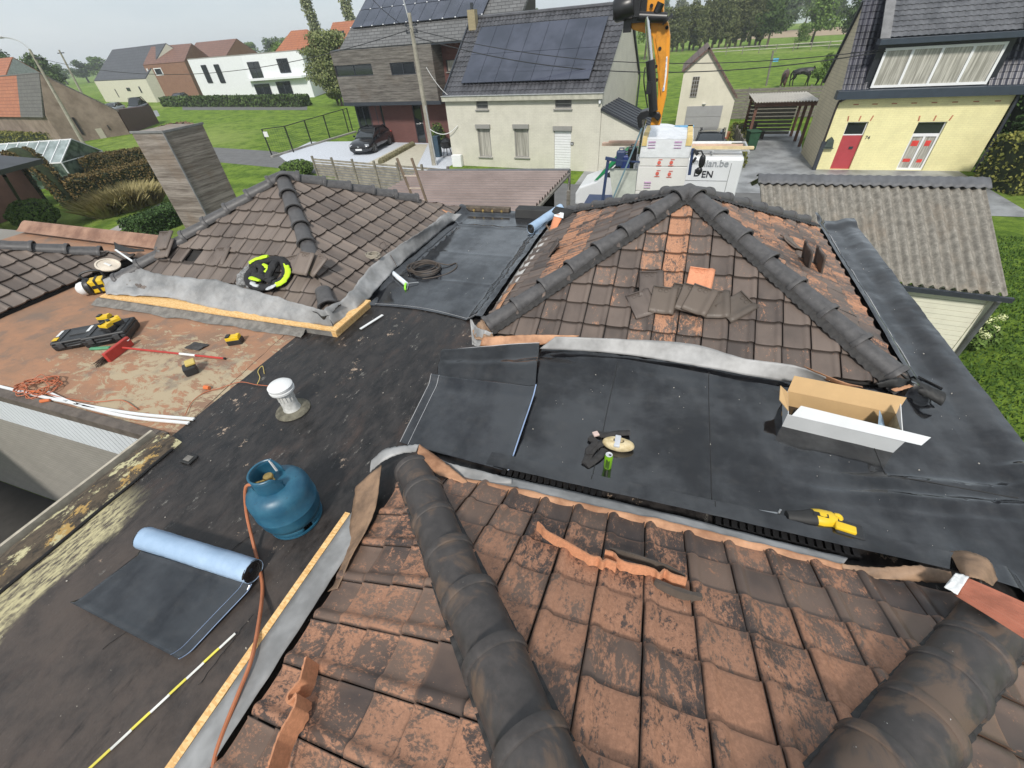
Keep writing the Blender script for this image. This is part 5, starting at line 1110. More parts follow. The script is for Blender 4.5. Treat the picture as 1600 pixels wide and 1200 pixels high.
tag(bush('rubble_heap', (-54.5, 40.5), 3.6, .6, mat('rubble', (.2, .12, .08), .9, .4, 3), 'heap of brown rubble at the edge of the meadow', 'rubble', n=300, leaf=.4), kind='stuff')
# ================= things lying on the flat roofs =================
F = lambda x, y, dz=0.0: at(x, y, FZ+dz)
def rooted(name, x, y, label, cat, group=None, rz=0.0, dz=.006): return empty(name, tuple(F(x, y, dz)), label, cat, group, rz)
def ang(a, b): d = b-a; return math.atan2(d.y, d.x)
# gas bottle
BLUEP = NT('gas_bottle_blue', .38, spec=.5); _f = BLUEP.noise(5, 6, .7); _g = BLUEP.noise(30, 4, .7); BLUEP.color(BLUEP.mix(BLUEP.step(_g, .66, .7), BLUEP.mix(BLUEP.step(_f, .35, .7), (.012, .078, .14), (.03, .13, .2)), (.03, .045, .055))); BLUEP.rough(BLUEP.step(_f, .3, .7, .3, .5)); BLUEP = BLUEP.m
gb = rooted('gas_bottle', 464, 808, 'squat blue steel gas bottle standing on the black roof beside the near tiles', 'gas bottle', rz=-2.4)
mb = MB(); mb.lathe([(0, .055), (.17, .055), (.205, .085), (.216, .13), (.217, .205), (.2225, .209), (.2225, .217), (.219, .221), (.2185, .325), (.213, .365), (.195, .402), (.16, .43), (.11, .445), (.06, .45), (0, .451)], 48); mb.build('body', BLUEP, gb, smooth=True, local=True)
mb = MB()
for k in range(3):
    a0_, a1_ = k*2.094+.18, (k+1)*2.094-.18; mb.grid(lambda u, v: (.185*math.cos(a0_+(a1_-a0_)*u), .185*math.sin(a0_+(a1_-a0_)*u), .0+.075*v), 14, 2)
mb.lathe([(.185, 0), (.192, .004), (.192, .018), (.185, .02)], 40); mb.build('foot_ring', BLUEP, gb, smooth=True, local=True, solid=.006)
mb = MB(); 
def col(u, v): a = -2.45+4.9*u; z = .42+.15*v; z = .42+(.15 if abs(a) < 1.9 else .15*(1-(abs(a)-1.9)/.55*.55))*v; r = .113-.006*v; return (r*math.cos(a), r*math.sin(a), z)
mb.grid(col, 40, 5); cl_ = mb.build('collar', BLUEP, gb, smooth=True, local=True, solid=.007)
mb = MB(); mb.tube([col(k/40, 1) for k in range(41)], .0085, 8); mb.build('collar_rim', BLUEP, cl_, smooth=True, local=True)
mb = MB(); mb.tube([col(.12, k/4*.9+.1) for k in range(5)], .01, 6); mb.grid(lambda u, v: (.106*math.cos(.55+.9*u), .106*math.sin(.55+.9*u), .5+.045*v), 10, 1); mb.build('data_plate', WHITEP, cl_, local=True, solid=.002)
mb = MB(); mb.grid(lambda u, v: ((.1165)*math.cos(-.35+.75*u), .1165*math.sin(-.35+.75*u), .455+.05*v), 10, 1); mb.build('sticker', mat('sticker_white', (.6, .66, .7), .5), cl_, local=True)
BRASS = mat('brass', (.55, .38, .14), .35, .15, 20, metal=.9)
mb = MB(); mb.lathe([(0, .44), (.028, .44), (.028, .47), (.018, .475), (.018, .5), (.034, .503), (.036, .515), (.03, .525), (0, .527)], 16); mb.tube([(0, 0, .485), (.07, .0, .487)], .014, 10); mb.build('valve', BRASS, gb, smooth=True, local=True)
mb = MB(); mb.grid(lambda u, v: (.2195*math.cos(.3+.12*u), .2195*math.sin(.3+.12*u), .3+.03*v), 4, 1); mb.build('red_tag', mat('red_tag', (.6, .04, .05)), gb, local=True)
_p = wl(gb)
HOSEO = mat('orange_rubber_hose', (.42, .15, .07), .5, .15, 9)
hp = catmull([_p+Vector((-.05, -.05, .487)), F(398, 757, .5), F(384, 762, .46), F(385, 800, .25), F(396, 850, .05), F(407, 895, .012), F(410, 925, .014), F(404, 975, .09), F(393, 1030, .125), F(372, 1085, .125), F(352, 1135, .12), F(337, 1180, .12), F(328, 1235, .12), F(322, 1300, .11)], 10)
mb = MB(); mb.tube(hp, .0115, 8); h_ = tag(mb.build('gas_hose', HOSEO, smooth=True), 'orange rubber gas hose running from the blue bottle to the bottom edge', 'hose')
mb = MB(); mb.tube([hp[0], hp[6], hp[12]], .016, 8); mb.build('regulator', BRASS, h_, smooth=True)
# membrane roll beside it
def memroll(name, a, b, r, label, m_out=BLUEFILM):
    a = Vector(a); b = Vector(b); d = (b-a).normalized(); s = d.cross(Vector((0, 0, 1))).normalized(); u = Vector((0, 0, 1)); root = empty(name, tuple((a+b)/2-Vector((0, 0, r))), label, 'membrane roll'); mb = MB()
    mb.grid(lambda q, v: a.lerp(b, q)+(s*math.cos(v*6.283)+u*math.sin(v*6.283))*(r*(1+.035*nz3(q*5+r, math.cos(v*6.283)*1.5, math.sin(v*6.283)*1.5)+.02*nz3(q*22, v*3)))+d*(.006*nz3(v*14, q) if q in (0, 1) else 0), 60, 40)
    mb.build('roll', m_out, root, smooth=True, solid=.004)
    for e_, sg in ((a, -1), (b, 1)):
        mb = MB(); pts = []
        for k in range(120): t = k/119; rr = r*(1.0-.78*t); an = t*6.283*5+.4; rr *= 1+.08*nz3(an, sg, 0); pts.append(e_-d*sg*(.004+.02*t)+(s*math.cos(an)+u*math.sin(an))*rr)
        i0 = len(mb.v); mb.tube(pts, .006, 6); mb.build('roll_end', BLACKR, root, smooth=True)
        mb = MB(); mb.lathe([(0, 0), (r*.96, 0)], 24, tuple(e_-d*sg*.03), Matrix((s, u, d)).transposed()); mb.build('roll_core', mat('film_shadow', (.06, .08, .11), .6), root)
    return root
r1_ = memroll('membrane_roll', F(226, 840, .085), F(396, 893, .085), .078, 'thick roll of blue film backed membrane lying on the near black roof')
q = [F(222, 862, .02), F(396, 915, .02), F(285, 1033, .02), F(119, 946, .02)]
mb = MB()
def us(u, v):
    p = q[0].lerp(q[1], u).lerp(q[3].lerp(q[2], u), v); c = max(0, v-.86)/.14; return p+Vector((0, 0, .004+.035*c*c*(.6+.6*abs(u-.5))+.02*max(0, .06-u)/.06*v+.003*fbm(p.x, p.y, 1, 3, 3)+.02*(1-min(1, v/.08))))
mb.grid(us, 50, 50); sh = mb.build('unrolled_sheet', MEMB_V, r1_, smooth=True, solid=.004)
LINE = mat('pale_line', (.45, .45, .46), .6)
mb = MB(); mb.tube([Vector(us(.93, k/30))+Vector((0, 0, .003)) for k in range(31)], .0013, 5); mb.tube([Vector(us(1.0, k/30))+Vector((0, 0, .002)) for k in range(31)], .0025, 5); mb.build('selvedge', mat('pale_blue_edge', (.3, .4, .6), .5), sh)
r2_ = memroll('membrane_roll', F(829, 358, .1), F(876, 326, .22), .085, 'blue membrane roll leaning at the top of the valley roof by the timber')
# loose membrane sheets at the left end of the wet area
qa = [F(676, 592, .05), F(838, 609, .03), F(795, 738, .03), F(626, 693, .02)]
def ls(u, v):
    p = qa[0].lerp(qa[1], u).lerp(qa[3].lerp(qa[2], u), v); return p+Vector((0, 0, .008+.05*math.exp(-(v/.07)**2)*(1-.3*u)+.02*max(0, (u-.94)/.06)+.012*math.exp(-(u/.05)**2)+.006*fbm(p.x, p.y, 2, 2, 3)))
mb = MB(); mb.grid(ls, 50, 50); s_ = tag(mb.build('loose_membrane_sheet', MEMB_V, smooth=True, solid=.005), 'square loose membrane sheet with pale edge line left of the wet roof', 'roofing sheet')
mb = MB(); mb.tube([Vector(ls(.075, k/30))+Vector((0, 0, .003)) for k in range(31)], .0022, 5); mb.tube([Vector(ls(0, k/30))+Vector((0, 0, .002)) for k in range(31)], .003, 5); mb.build('selvedge', LINE, s_)
mb = MB(); mb.tube([Vector(ls(1.0, k/30))+Vector((0, 0, .008)) for k in range(31)], .006, 6); mb.build('edge', mat('pale_blue_edge', (.3, .4, .6)), s_)
qb = [F(694, 549, .13), F(843, 541, .15), F(836, 610, .02), F(682, 590, .02)]
def ls2(u, v): p = qb[0].lerp(qb[1], u).lerp(qb[3].lerp(qb[2], u), v); return p+Vector((0, 0, .01+.06*math.sin(math.pi*min(1, v*1.1))*(1-.4*u)+.035*math.sin(v*10+u*2)*(1-v)**.7+.02*fbm(p.x, p.y, 3, 2.4, 3)))
mb = MB(); mb.grid(ls2, 60, 40); s_ = tag(mb.build('loose_membrane_sheet', MEMB_S, smooth=True, solid=.006), 'glossy black curled sheet behind the square loose sheet', 'roofing sheet')
mb = MB(); mb.tube([Vector(ls2(k/30, 0))+Vector((0, 0, .004)) for k in range(31)], .004, 5); mb.build('edge', LINE, s_)
# folding rule
a, b = F(138, 1203, .008), F(366, 991, .008); t = empty('folding_rule', tuple((a+b)/2), 'yellow and white folding rule stretched out on the near black roof', 'ruler'); n_ = 8
for k in range(n_):
    mb = MB(); p, q_ = a.lerp(b, k/n_), a.lerp(b, (k+1.04)/n_); off = Vector((.002*((k % 2)*2-1), .002*((k % 2)*2-1), .001*(k % 2))); mb.bar(p+off, q_+off, .015, .004); mb.build('segment', mat('rule_yellow', (.75, .66, .1), .5) if k % 2 == 0 else mat('rule_white', (.72, .72, .68), .5), t)
# roof vent
t = rooted('roof_vent', 458, 640, 'white mushroom capped roof vent on a round base', 'vent'); VW = mat('aged_white_plastic', (.56, .56, .53), .5, .25, 12, c2=(.66, .66, .64))
mb = MB(); mb.lathe([(0, .03), (.13, .022), (.165, .008), (.17, 0)], 32); mb.build('base', mat('mossy_collar', (.13, .12, .09), .9, .4, 14, .4), t, local=True, smooth=True)
mb = MB(); mb.lathe([(.085, .02), (.078, .05), (.072, .25), (.072, .27)], 28)
for k in range(16): a = k*.3927; mb.box((.077*math.cos(a), .077*math.sin(a), .2), (.006, .008, .09), rz=a)
mb.build('pipe', VW, t, local=True, smooth=True)
mb = MB(); mb.lathe([(.06, .26), (.115, .262), (.118, .285), (.09, .29), (.085, .3), (.112, .3), (.116, .325), (.095, .345), (.05, .352), (.0, .354)], 32); mb.build('cap', WHITEP, t, local=True, smooth=True)
# roof drain
t = rooted('roof_drain', 296, 718, 'small square blackened roof drain near the parapet', 'drain'); mb = MB(); mb.box((0, 0, .006), (.12, .1, .02)); mb.build('frame', BLACKR, t, local=True, bevel=.006); mb = MB(); mb.box((0, 0, .018), (.07, .055, .008)); mb.build('grate', CONC, t, local=True)
# tool boxes
DG = mat('tool_box_black', (.022, .023, .025), .45, .2, 8)
def toolbox(x, y, rz, lab, L=.52, W_=.36, H_=.13):
    t = rooted('tool_box', x, y, lab, 'tool box', rz=rz); mb = MB(); mb.box((0, 0, H_*.36), (L, W_, H_*.72), taper=1.03); mb.build('base', DG, t, local=True, bevel=.018)
    mb = MB(); mb.box((0, 0, H_*.86), (L+.012, W_+.012, H_*.26), taper=.96); l_ = mb.build('lid', DG, t, local=True, bevel=.014)
    mb = MB(); mb.box((.03, 0, H_+.003), (L*.45, W_*.32, .02)); mb.box((-L*.33, 0, H_+.002), (.05, W_*.8, .014)); mb.box((L*.38, 0, H_+.002), (.05, W_*.8, .014)); mb.build('lid_panel', mat('tool_box_grey', (.045, .047, .05), .5), l_, local=True, bevel=.006)
    for s in (-1, 1): mb = MB(); mb.box((s*L*.3, -W_/2-.012, H_*.6), (.07, .02, .07)); mb.build('latch', mat('tool_box_grey', (.045, .047, .05)), t, local=True, bevel=.005)
    mb = MB(); mb.tube(catmull([(-.08, -W_/2, H_*.5), (-.07, -W_/2-.035, H_*.5), (.07, -W_/2-.035, H_*.5), (.08, -W_/2, H_*.5)], 5), .01, 6); mb.build('handle', DG, t, local=True, smooth=True)
    mb = MB(); mb.box((-L*.42, W_*.1, H_+.012), (.035, .15, .003)); mb.build('sticker', WHITEP, l_, local=True); return t
t1 = toolbox(134, 532, .62, 'black tool box with white sticker left of its twin')
t2 = toolbox(180, 526, .62, 'black tool box under the three yellow batteries', .5, .4, .15)
mb = MB(); mb.box((-.2, -.12, .145), (.06, .07, .008)); mb.build('yellow_badge', YEL, t1, local=True)
def battery(x, y, dz, rz, lab, s=1.0, grp=None):
    t = rooted('battery_pack', x, y, lab, 'battery', grp, rz, dz); mb = MB(); mb.box((0, 0, .026*s), (.125*s, .08*s, .05*s)); mb.build('case', DG, t, local=True, bevel=.006)
    mb = MB(); mb.box((-.005*s, 0, .064*s), (.115*s, .076*s, .03*s)); mb.box((.04*s, 0, .085*s), (.03*s, .05*s, .014*s)); mb.build('top', YEL, t, local=True, bevel=.004)
    mb = MB(); mb.box((-.045*s, 0, .084*s), (.03*s, .055*s, .012*s)); mb.build('contacts', BLACKP, t, local=True); return t
battery(170, 503, .16, .4, 'yellow battery at the back of the pile on the tool box', 1.25); battery(184, 508, .16, 1.3, 'right hand battery on top of the black tool box', 1.25); battery(172, 516, .16, .1, 'front battery on the black tool box', 1.2)
battery(370, 536, .0, .5, 'yellow and black battery standing alone near the mortar', 1.35); 
dr_ = rooted('small_drill_charger', 301, 582, 'black and yellow charger below the broom handle', 'charger', rz=-.6); mb = MB(); mb.box((0, 0, .05), (.14, .13, .1)); mb.build('body', DG, dr_, local=True, bevel=.012); mb = MB(); mb.box((-.03, .03, .115), (.12, .1, .03)); mb.box((-.075, .05, .1), (.03, .05, .05)); mb.build('top', mat('dull_yellow', (.55, .42, .12), .5), dr_, local=True, bevel=.008)
# green trowel handle, tin patch
mb = MB(); mb.bar(F(141, 545, .02), F(172, 543, .02), .045, .03); tag(mb.build('green_handle', mat('green_rubber', (.1, .3, .17), .6), bevel=.01), 'green rubber grip lying in front of the tool boxes', 'handle')
mb = MB(); c = F(306, 541, .012); mb.grid(lambda u, v: (c.x-.12+.24*u+.03*v, c.y-.07+.14*v, c.z+.012*fbm(u*3, v*3, 1, 1)+.004), 12, 10); tag(mb.build('felt_scrap', mat('felt_dark', (.045, .043, .042), .8, .3, 20), smooth=True, solid=.004), 'dark scrap of roofing felt on the sandy patch', 'scrap')
# broom
a, b = F(190, 543, .06), F(350, 560, .02); t = empty('broom', tuple(F(185, 545)), 'red broom with a long red handle lying on the brown roof', 'broom'); REDP = mat('red_plastic', (.42, .045, .035), .5, .15, 8)
ha, hb = F(166, 560, .06), F(203, 532, .06); mb = MB(); mb.bar(ha, hb, .05, .13); mb.build('head', REDP, t, bevel=.01)
mb = MB()
for k in range(170): p = ha.lerp(hb, random.random())+Vector((random.uniform(-.05, 0), -.045, random.uniform(-.025, .02))); mb.bar(p, p+Vector((random.gauss(-.02, .02), -.09+random.gauss(0, .015), -.03)), .003)
mb.build('bristles', mat('bristle_brown', (.06, .04, .03), .9), t)
mb = MB(); mb.tube([a, b], .013, 8); h_ = mb.build('handle', REDP, t); mb = MB(); mb.tube([a.lerp(b, .58), a.lerp(b, .73)], .0142, 8); mb.build('handle_label', WHITEP, h_); mb = MB(); mb.tube([b, b+(b-a).normalized()*.02], .015, 8); mb.build('end_cap', BLACKP, h_); mb = MB(); mb.box(tuple(ha.lerp(hb, .9)+Vector((0, 0, .03))), (.07, .05, .004), rz=.6); mb.build('sticker', WHITEP, t)
# site lamp
t = rooted('site_lamp', 149, 458, 'yellow and black cordless site lamp with a white dome lying on its side', 'lamp', rz=ang(F(122, 458), F(165, 448))); mb = MB()
mb.box((.12, 0, .12), (.2, .2, .2)); mb.build('body', YEL, t, local=True, bevel=.02)
mb = MB(); mb.lathe([(0, -.125), (.05, -.115), (.09, -.08), (.105, -.03), (.1, 0)], 24, (-.06, 0, .11), Matrix.Rotation(R(90), 3, 'Y')); mb.build('dome', WHITEP, t, local=True, smooth=True)
mb = MB(); mb.lathe([(.12, -.03), (.13, 0), (.13, .03), (.11, .05)], 24, (-.01, 0, .12), Matrix.Rotation(R(90), 3, 'Y')); mb.tube(catmull([(-.02, .05, .22), (-.04, .06, .3), (.08, .06, .33), (.22, .06, .3), (.23, .05, .22)], 5), .017, 8); mb.box((.12, 0, .12), (.03, .212, .212)); mb.box((.225, 0, .12), (.02, .2, .19)); mb.build('guard', DG, t, local=True, smooth=True)
mb = MB(); mb.box((.12, -.102, .12), (.15, .003, .05)); mb.build('badge', BLACKP, t, local=True)
# white trims and orange cables on the lower edge
for pts, lab in (([(-4, 603), (90, 625), (200, 645), (303, 655)], 'longer white plastic trim along the edge of the brown roof'), ([(75, 613), (120, 632), (200, 651), (295, 661)], 'shorter bent white plastic trim crossing the longer one')):
    mb = MB(); P3d = catmull([F(x, y, .02) for x, y in pts], 8)
    for i in range(len(P3d)-1): mb.bar(P3d[i], P3d[i+1], .032, .014)
    tag(mb.build('plastic_trim', WHITEP), lab, 'trim')
def cable(name, pts, r, m, lab, cat='cable', nsub=8, grp=None):
    mb = MB(); mb.tube(catmull(pts, nsub), r, 7); return tag(mb.build(name, m, smooth=True), lab, cat, grp)
ORC = mat('orange_cable', (.42, .13, .06), .5, .1); c = F(62, 605, .02); pts = []
for k in range(70): a = k*.62; rr = .17+.07*math.sin(k*1.7); pts.append(c+Vector((rr*math.cos(a)*1.25+.03*math.sin(k*.3), rr*math.sin(a)*.8, .006+.012*(k % 7)/2+.01*math.sin(a*2))))
o = cable('extension_cable', pts+[F(100, 622, .02), F(150, 628, .015), F(190, 625, .015), F(215, 640, .015)], .0055, ORC, 'coiled orange extension cable at the left edge of the brown roof', nsub=3)
for x, y in ((55, 612), (70, 626)): mb = MB(); mb.tube([F(x-6, y+1, .03), F(x+8, y-1, .03)], [.022, .016], 8); mb.build('plug', mat('orange_plug', (.6, .16, .05), .4), o, smooth=True)
o = cable('thin_orange_lead', [F(289, 648, .02), F(300, 628, .01), F(320, 613, .01), F(345, 606, .01), F(375, 597, .015), F(400, 601, .015), F(425, 604, .02), F(448, 611, .02)], .004, ORC, 'thin orange lead trailing from the brown roof to the white vent')
mb = MB(); mb.tube([F(320, 605, .03), F(327, 606, .03)], [.026, .02], 8); mb.build('plug', mat('orange_plug', (.6, .16, .05)), o, smooth=True)
# white round lid and white strip by the left roof
t = at(171, 418, 3.56); e0 = empty('round_plate', tuple(t), 'round white lid lying on the edge tiles of the leftmost roof', 'plate'); mb = MB(); Mr = Matrix.Rotation(R(24), 3, 'Y'); mb.lathe([(0, 0), (.14, 0), (.17, .012), (.17, .03), (.145, .03), (.14, .018), (0, .018)], 28, (0, 0, .03), Mr); mb.build('rim', mat('cream_lid', (.66, .58, .48), .5), e0, local=True, smooth=True); mb = MB(); mb.bar(Vector((-.05, 0, .075)), Vector((.05, .01, .035)), .03, .012); mb.build('handle', WHITEP, e0, local=True)
mb = MB(); mb.bar(at(180, 390, 3.72), at(208, 409, 3.66), .03, .006); tag(mb.build('white_strip', WHITEP), 'white strip bridging the gap between the two left roofs', 'strip')
# loose ridge piece torn off
flash([at(178, 378, 3.75), at(198, 386, 3.72), at(225, 390, 3.68)], [at(180, 392, 3.66), at(200, 394, 3.66), at(226, 393, 3.66)], BLACKR, P0, amp=.02, nu=20, nv=4, seed=31, name='torn_underlay')
# high visibility jacket
t = empty('work_jacket', tuple(at(418, 432, 3.86)), 'crumpled black and lime high visibility jacket on the left tiled roof', 'jacket'); c = at(418, 430, 3.92); HV = mat('lime_fabric', (.5, .75, .02), .7, .1, 9); BKF = mat('black_fabric', (.018, .018, .02), .85, .3, 12, .5, 50); SLV = mat('reflective_tape', (.5, .52, .54), .35)
def jk(x, y, l): Mf, L = frame(*C1, H1, Z1, .52, 0); n = Mf.to_3x3() @ Vector((0, 0, 1)); d = ray(x, y); k = n.dot(Mf.translation-EYE)/n.dot(d); return EYE+d*k+n*l
def fold(path, r, m, nm, l, fl=.75, cl_=False):
    P = catmull([jk(x, y, l+.02*nz3(x*.3, y*.3)) for x, y in path], 7); n_ = len(P)
    mb = MB(); mb.tube(P, [r*(1+.28*nz3(k*.35, r*90, l*50))*(.75 if k in (0, n_-1) else 1) for k in range(n_)], 12, flat=fl)
    mb.v = [(v[0]+.012*nz3(v[0]*30, v[1]*30, v[2]*30), v[1]+.012*nz3(v[1]*28, v[0]*30, v[2]*30), v[2]+.010*nz3(v[2]*30, v[0]*28, v[1]*30)) for v in mb.v]
    mb.build(nm, m, t, smooth=True)
GM = mat('grey_marl', (.2, .2, .2), .9, .5, 30)
fold([(384, 452), (383, 438), (392, 425), (404, 416)], .075, GM, 'lining', .05); fold([(392, 430), (400, 445), (396, 456)], .06, GM, 'lining', .06)
for p_, r_, l_ in (([(398, 424), (418, 414), (444, 412), (454, 424), (451, 441), (434, 453)], .065, .08), ([(434, 453), (412, 455), (396, 446), (398, 432), (410, 427)], .06, .08), ([(405, 436), (420, 440), (436, 446)], .06, .1), ([(442, 418), (434, 430), (428, 446)], .055, .13), ([(412, 420), (420, 428), (416, 440)], .05, .12)): fold(p_, r_, BKF, 'body_fold', l_)
for p_, r_, l_ in (([(452, 418), (459, 431), (454, 446), (440, 454)], .035, .12), ([(400, 420), (413, 413), (429, 410)], .04, .13), ([(425, 424), (431, 430), (428, 437)], .03, .16), ([(402, 443), (411, 446), (418, 448)], .03, .14)): fold(p_, r_, HV, 'lime_panel', l_, .5)
for p_, r_, l_ in (([(441, 453), (433, 458), (427, 459)], .035, .12), ([(404, 450), (410, 455), (416, 456)], .03, .13)): fold(p_, r_, SLV, 'reflective_band', l_, .5)
# string bundle and hook on the flashing, caulking gun, hose coil
c = at(584, 402, 3.74); pts = [c+Vector((.1*math.cos(k*.9)*(1+.25*math.sin(k)), .07*math.sin(k*.9), .01+.012*(k % 5))) for k in range(60)]; cable('string_bundle', pts, .008, mat('pale_string', (.3, .27, .22), .9), 'bundle of pale string on the crumpled flashing', 'string', 3)
cable('steel_wire', [at(600, 392, 3.74), at(593, 384, 3.78), at(600, 378, 3.78), at(605, 388, 3.74), at(612, 402, 3.66), at(620, 416, 3.56)], .005, mat('wire_dark', (.08, .06, .05), .5), 'short dark wire hooked over the flashing', 'wire')
t = rooted('caulking_gun', 618, 436, 'caulking gun with white cartridge and lime green handle', 'caulking gun', rz=0, dz=.01); a, b = F(605, 419, .06), F(634, 443, .05)
mb = MB(); mb.tube([a, b], .034, 16); mb.build('cartridge', mat('cartridge_white', (.72, .78, .84), .4), t, smooth=True); mb = MB(); mb.tube([a-(b-a)*.03, a], .037, 16); mb.bar(a+Vector((0, 0, -.036)), b+Vector((0, 0, -.036)), .04, .008); mb.build('frame', WHITEP, t); mb = MB(); mb.tube(catmull([b, b+Vector((.02, -.06, -.01)), F(633, 452, .03)], 5), .016, 8); mb.build('handle', mat('lime_plastic', (.3, .75, .05), .4), t, smooth=True); mb = MB(); mb.tube([b, F(654, 441, .03)], .005, 6); mb.tube([F(636, 452, .03), F(638, 444, .04)], .006, 6); mb.build('plunger', mat('steel', (.5, .5, .5), .3, metal=.9), t)
c = F(664, 422, .02); pts = []
for k in range(84): a = k*.55; rr = 1+.1*math.sin(k*.9); pts.append(c+Vector((.235*rr*math.cos(a)+.04*math.sin(k*.17), .2*rr*math.sin(a)+.02*math.cos(k*.2), .012+.010*(k//12))))
pts += [F(700, 414, .03), F(712, 411, .02), F(713, 418, .02), F(700, 427, .015), F(680, 433, .015), F(660, 436, .02)]
cable('hose_coil', pts, .0085, mat('brown_grey_hose', (.075, .06, .05), .6), 'coil of grey brown hose on the valley membrane', 'hose', 3)
# packaged bracket beside the far roll
t = empty('torn_package', tuple(at(869, 345, 3.6)), 'orange and white torn package by the blue roll', 'package'); mb = MB(); mb.grid(lambda u, v: at(866, 336, 3.72).lerp(at(880, 338, 3.72), u).lerp(at(858, 361, 3.56).lerp(at(866, 364, 3.56), u), v)+Vector((0, 0, .02*math.sin(u*3.1))), 8, 8); mb.build('strip', mat('package_orange', (.62, .24, .12), .5), t, smooth=True, solid=.006); mb = MB(); mb.grid(lambda u, v: at(866, 330, 3.75).lerp(at(881, 333, 3.75), u).lerp(at(866, 338, 3.72).lerp(at(880, 341, 3.72), u), v), 4, 4); mb.build('header', WHITEP, t, solid=.006); mb = MB(); mb.grid(lambda u, v: at(852, 352, 3.6).lerp(at(872, 358, 3.6), u).lerp(at(860, 364, 3.56).lerp(at(868, 368, 3.56), u), v)+Vector((0, 0, .04*nz3(u*4, v*4))), 8, 8); mb.build('torn_end', FLASH_B, t, smooth=True, solid=.006)
flash([at(868, 322, 3.8), at(890, 326, 3.78), at(905, 332, 3.7)], [at(862, 332, 3.74), at(872, 340, 3.7), at(884, 342, 3.66)], BLACKR, P2, amp=.03, nu=16, nv=5, seed=33, name='torn_underlay')
# knee pad and strap bag, can
t = rooted('knee_pads', 950, 690, 'worn yellow foam knee pad with black straps on the wet membrane', 'knee pads'); mb = MB(); c = F(966, 694, .05); mb.grid(lambda u, v: (c.x+.135*math.cos(u*6.283)*(math.sin(math.pi*(.03+.94*v))**.45), c.y+.065*math.sin(u*6.283)*(math.sin(math.pi*(.03+.94*v))**.45), c.z+.045*math.cos(math.pi*(.03+.94*v))+.006*nz3(u*8, v*5)), 36, 16); mb.build('pad', mat('worn_foam', (.55, .42, .2), .7, .25, 12, c2=(.68, .58, .38)), t, smooth=True)
mb = MB(); mb.box((c.x-.01, c.y, c.z+.035), (.05, .13, .025)); mb.build('pad_badge', mat('pale_badge', (.5, .52, .56), .5), t, bevel=.008)
for pts, fl in (([(984, 676), (965, 677), (945, 680), (930, 676)], .5), ([(955, 688), (935, 695), (923, 706), (914, 725)], .35), ([(922, 684), (930, 692), (920, 704), (921, 712)], .8), ([(945, 702), (935, 714), (916, 728)], .3)):
    mb = MB(); mb.tube(catmull([F(x, y, .035) for x, y in pts], 6), .032, 8, flat=fl); mb.build('strap', mat('webbing_black', (.03, .028, .028), .8, .3, 20, .4, 60), t, smooth=True)
mb = MB(); mb.box(tuple(F(931, 678, .07)), (.05, .05, .02), rz=.6); mb.build('buckle_label', mat('pink_label', (.65, .5, .45), .6), t, bevel=.004)
t = rooted('drink_can', 949, 731, 'tall lime green drink can standing in front of the knee pad', 'can'); mb = MB(); mb.lathe([(0, .004), (.026, .0), (.033, .012), (.033, .15), (.027, .163), (.028, .168)], 24); mb.build('body', mat('can_green', (.28, .6, .03), .25, .1, 8, metal=.3), t, local=True, smooth=True)
mb = MB(); mb.lathe([(.028, .168), (.026, .168), (.025, .163), (0, .163)], 24); mb.build('lid', mat('aluminium', (.75, .76, .78), .3, metal=.6), t, local=True, smooth=True); mb = MB(); mb.box((.008, 0, .1645), (.02, .014, .001)); mb.build('opening', DARK, t, local=True)
mb = MB(); mb.grid(lambda u, v: (.0335*math.cos(-2.1+u), .0335*math.sin(-2.1+u), .03+.1*v+.01*math.sin(u*7)), 12, 2); mb.build('can_artwork', mat('can_dark', (.06, .12, .02), .4), t, local=True)
# reciprocating saw
t = rooted('reciprocating_saw', 1262, 812, 'yellow and black cordless reciprocating saw lying on the membrane', 'saw'); Z_ = .115
mb = MB(); mb.tube([F(1269, 808, Z_), F(1282, 810, Z_), F(1298, 812, Z_), F(1306, 815, Z_)], [.062, .068, .06, .042], 14, flat=.8); mb.tube(catmull([F(1303, 806, Z_+.01), F(1311, 808, Z_+.01), F(1312, 816, Z_), F(1316, 822, Z_-.01)], 5), .021, 8); mb.tube(catmull([F(1298, 814, Z_), F(1305, 824, Z_-.02), F(1312, 829, Z_-.03)], 5), [.04]*10+[.032], 10); mb.build('body', YEL, t, smooth=True)
mb = MB(); mb.tube([F(1229, 806, Z_), F(1240, 807, Z_), F(1258, 809, Z_), F(1271, 809, Z_)], [.038, .042, .056, .063], 14, flat=.8); mb.build('boot', BLACKR, t, smooth=True)
mb = MB(); a = F(1323, 832, .085); mb.box(tuple(a), (.165, .12, .1), rz=-.12); mb.build('battery', DG, t, bevel=.012)
mb = MB(); mb.tube(catmull([F(1220, 796, .1), F(1217, 803, .08), F(1222, 812, .02), F(1229, 811, .03), F(1230, 803, .1)], 5), .008, 8); mb.build('shoe', mat('steel', (.5, .5, .5)), t, smooth=True); mb = MB(); mb.bar(F(1219, 803, .07), F(1183, 798, .07), .02, .002); mb.build('blade', mat('steel', (.5, .5, .5)), t)
mb = MB(); a = F(1321, 825, .14); mb.box(tuple(a), (.12, .06, .03), rz=-.15); mb.build('battery_foot', YEL, t, bevel=.01)
mb = MB(); p_ = F(1283, 804, Z_+.05); mb.box(tuple(p_), (.09, .03, .002), rz=-.05); mb.build('badge', BLACKP, t)
mb = MB(); mb.bar(F(1333, 846, .012), F(1378, 839, .012), .014, .008); tag(mb.build('white_stick', WHITEP), 'short white stick lying beside the yellow saw', 'stick')
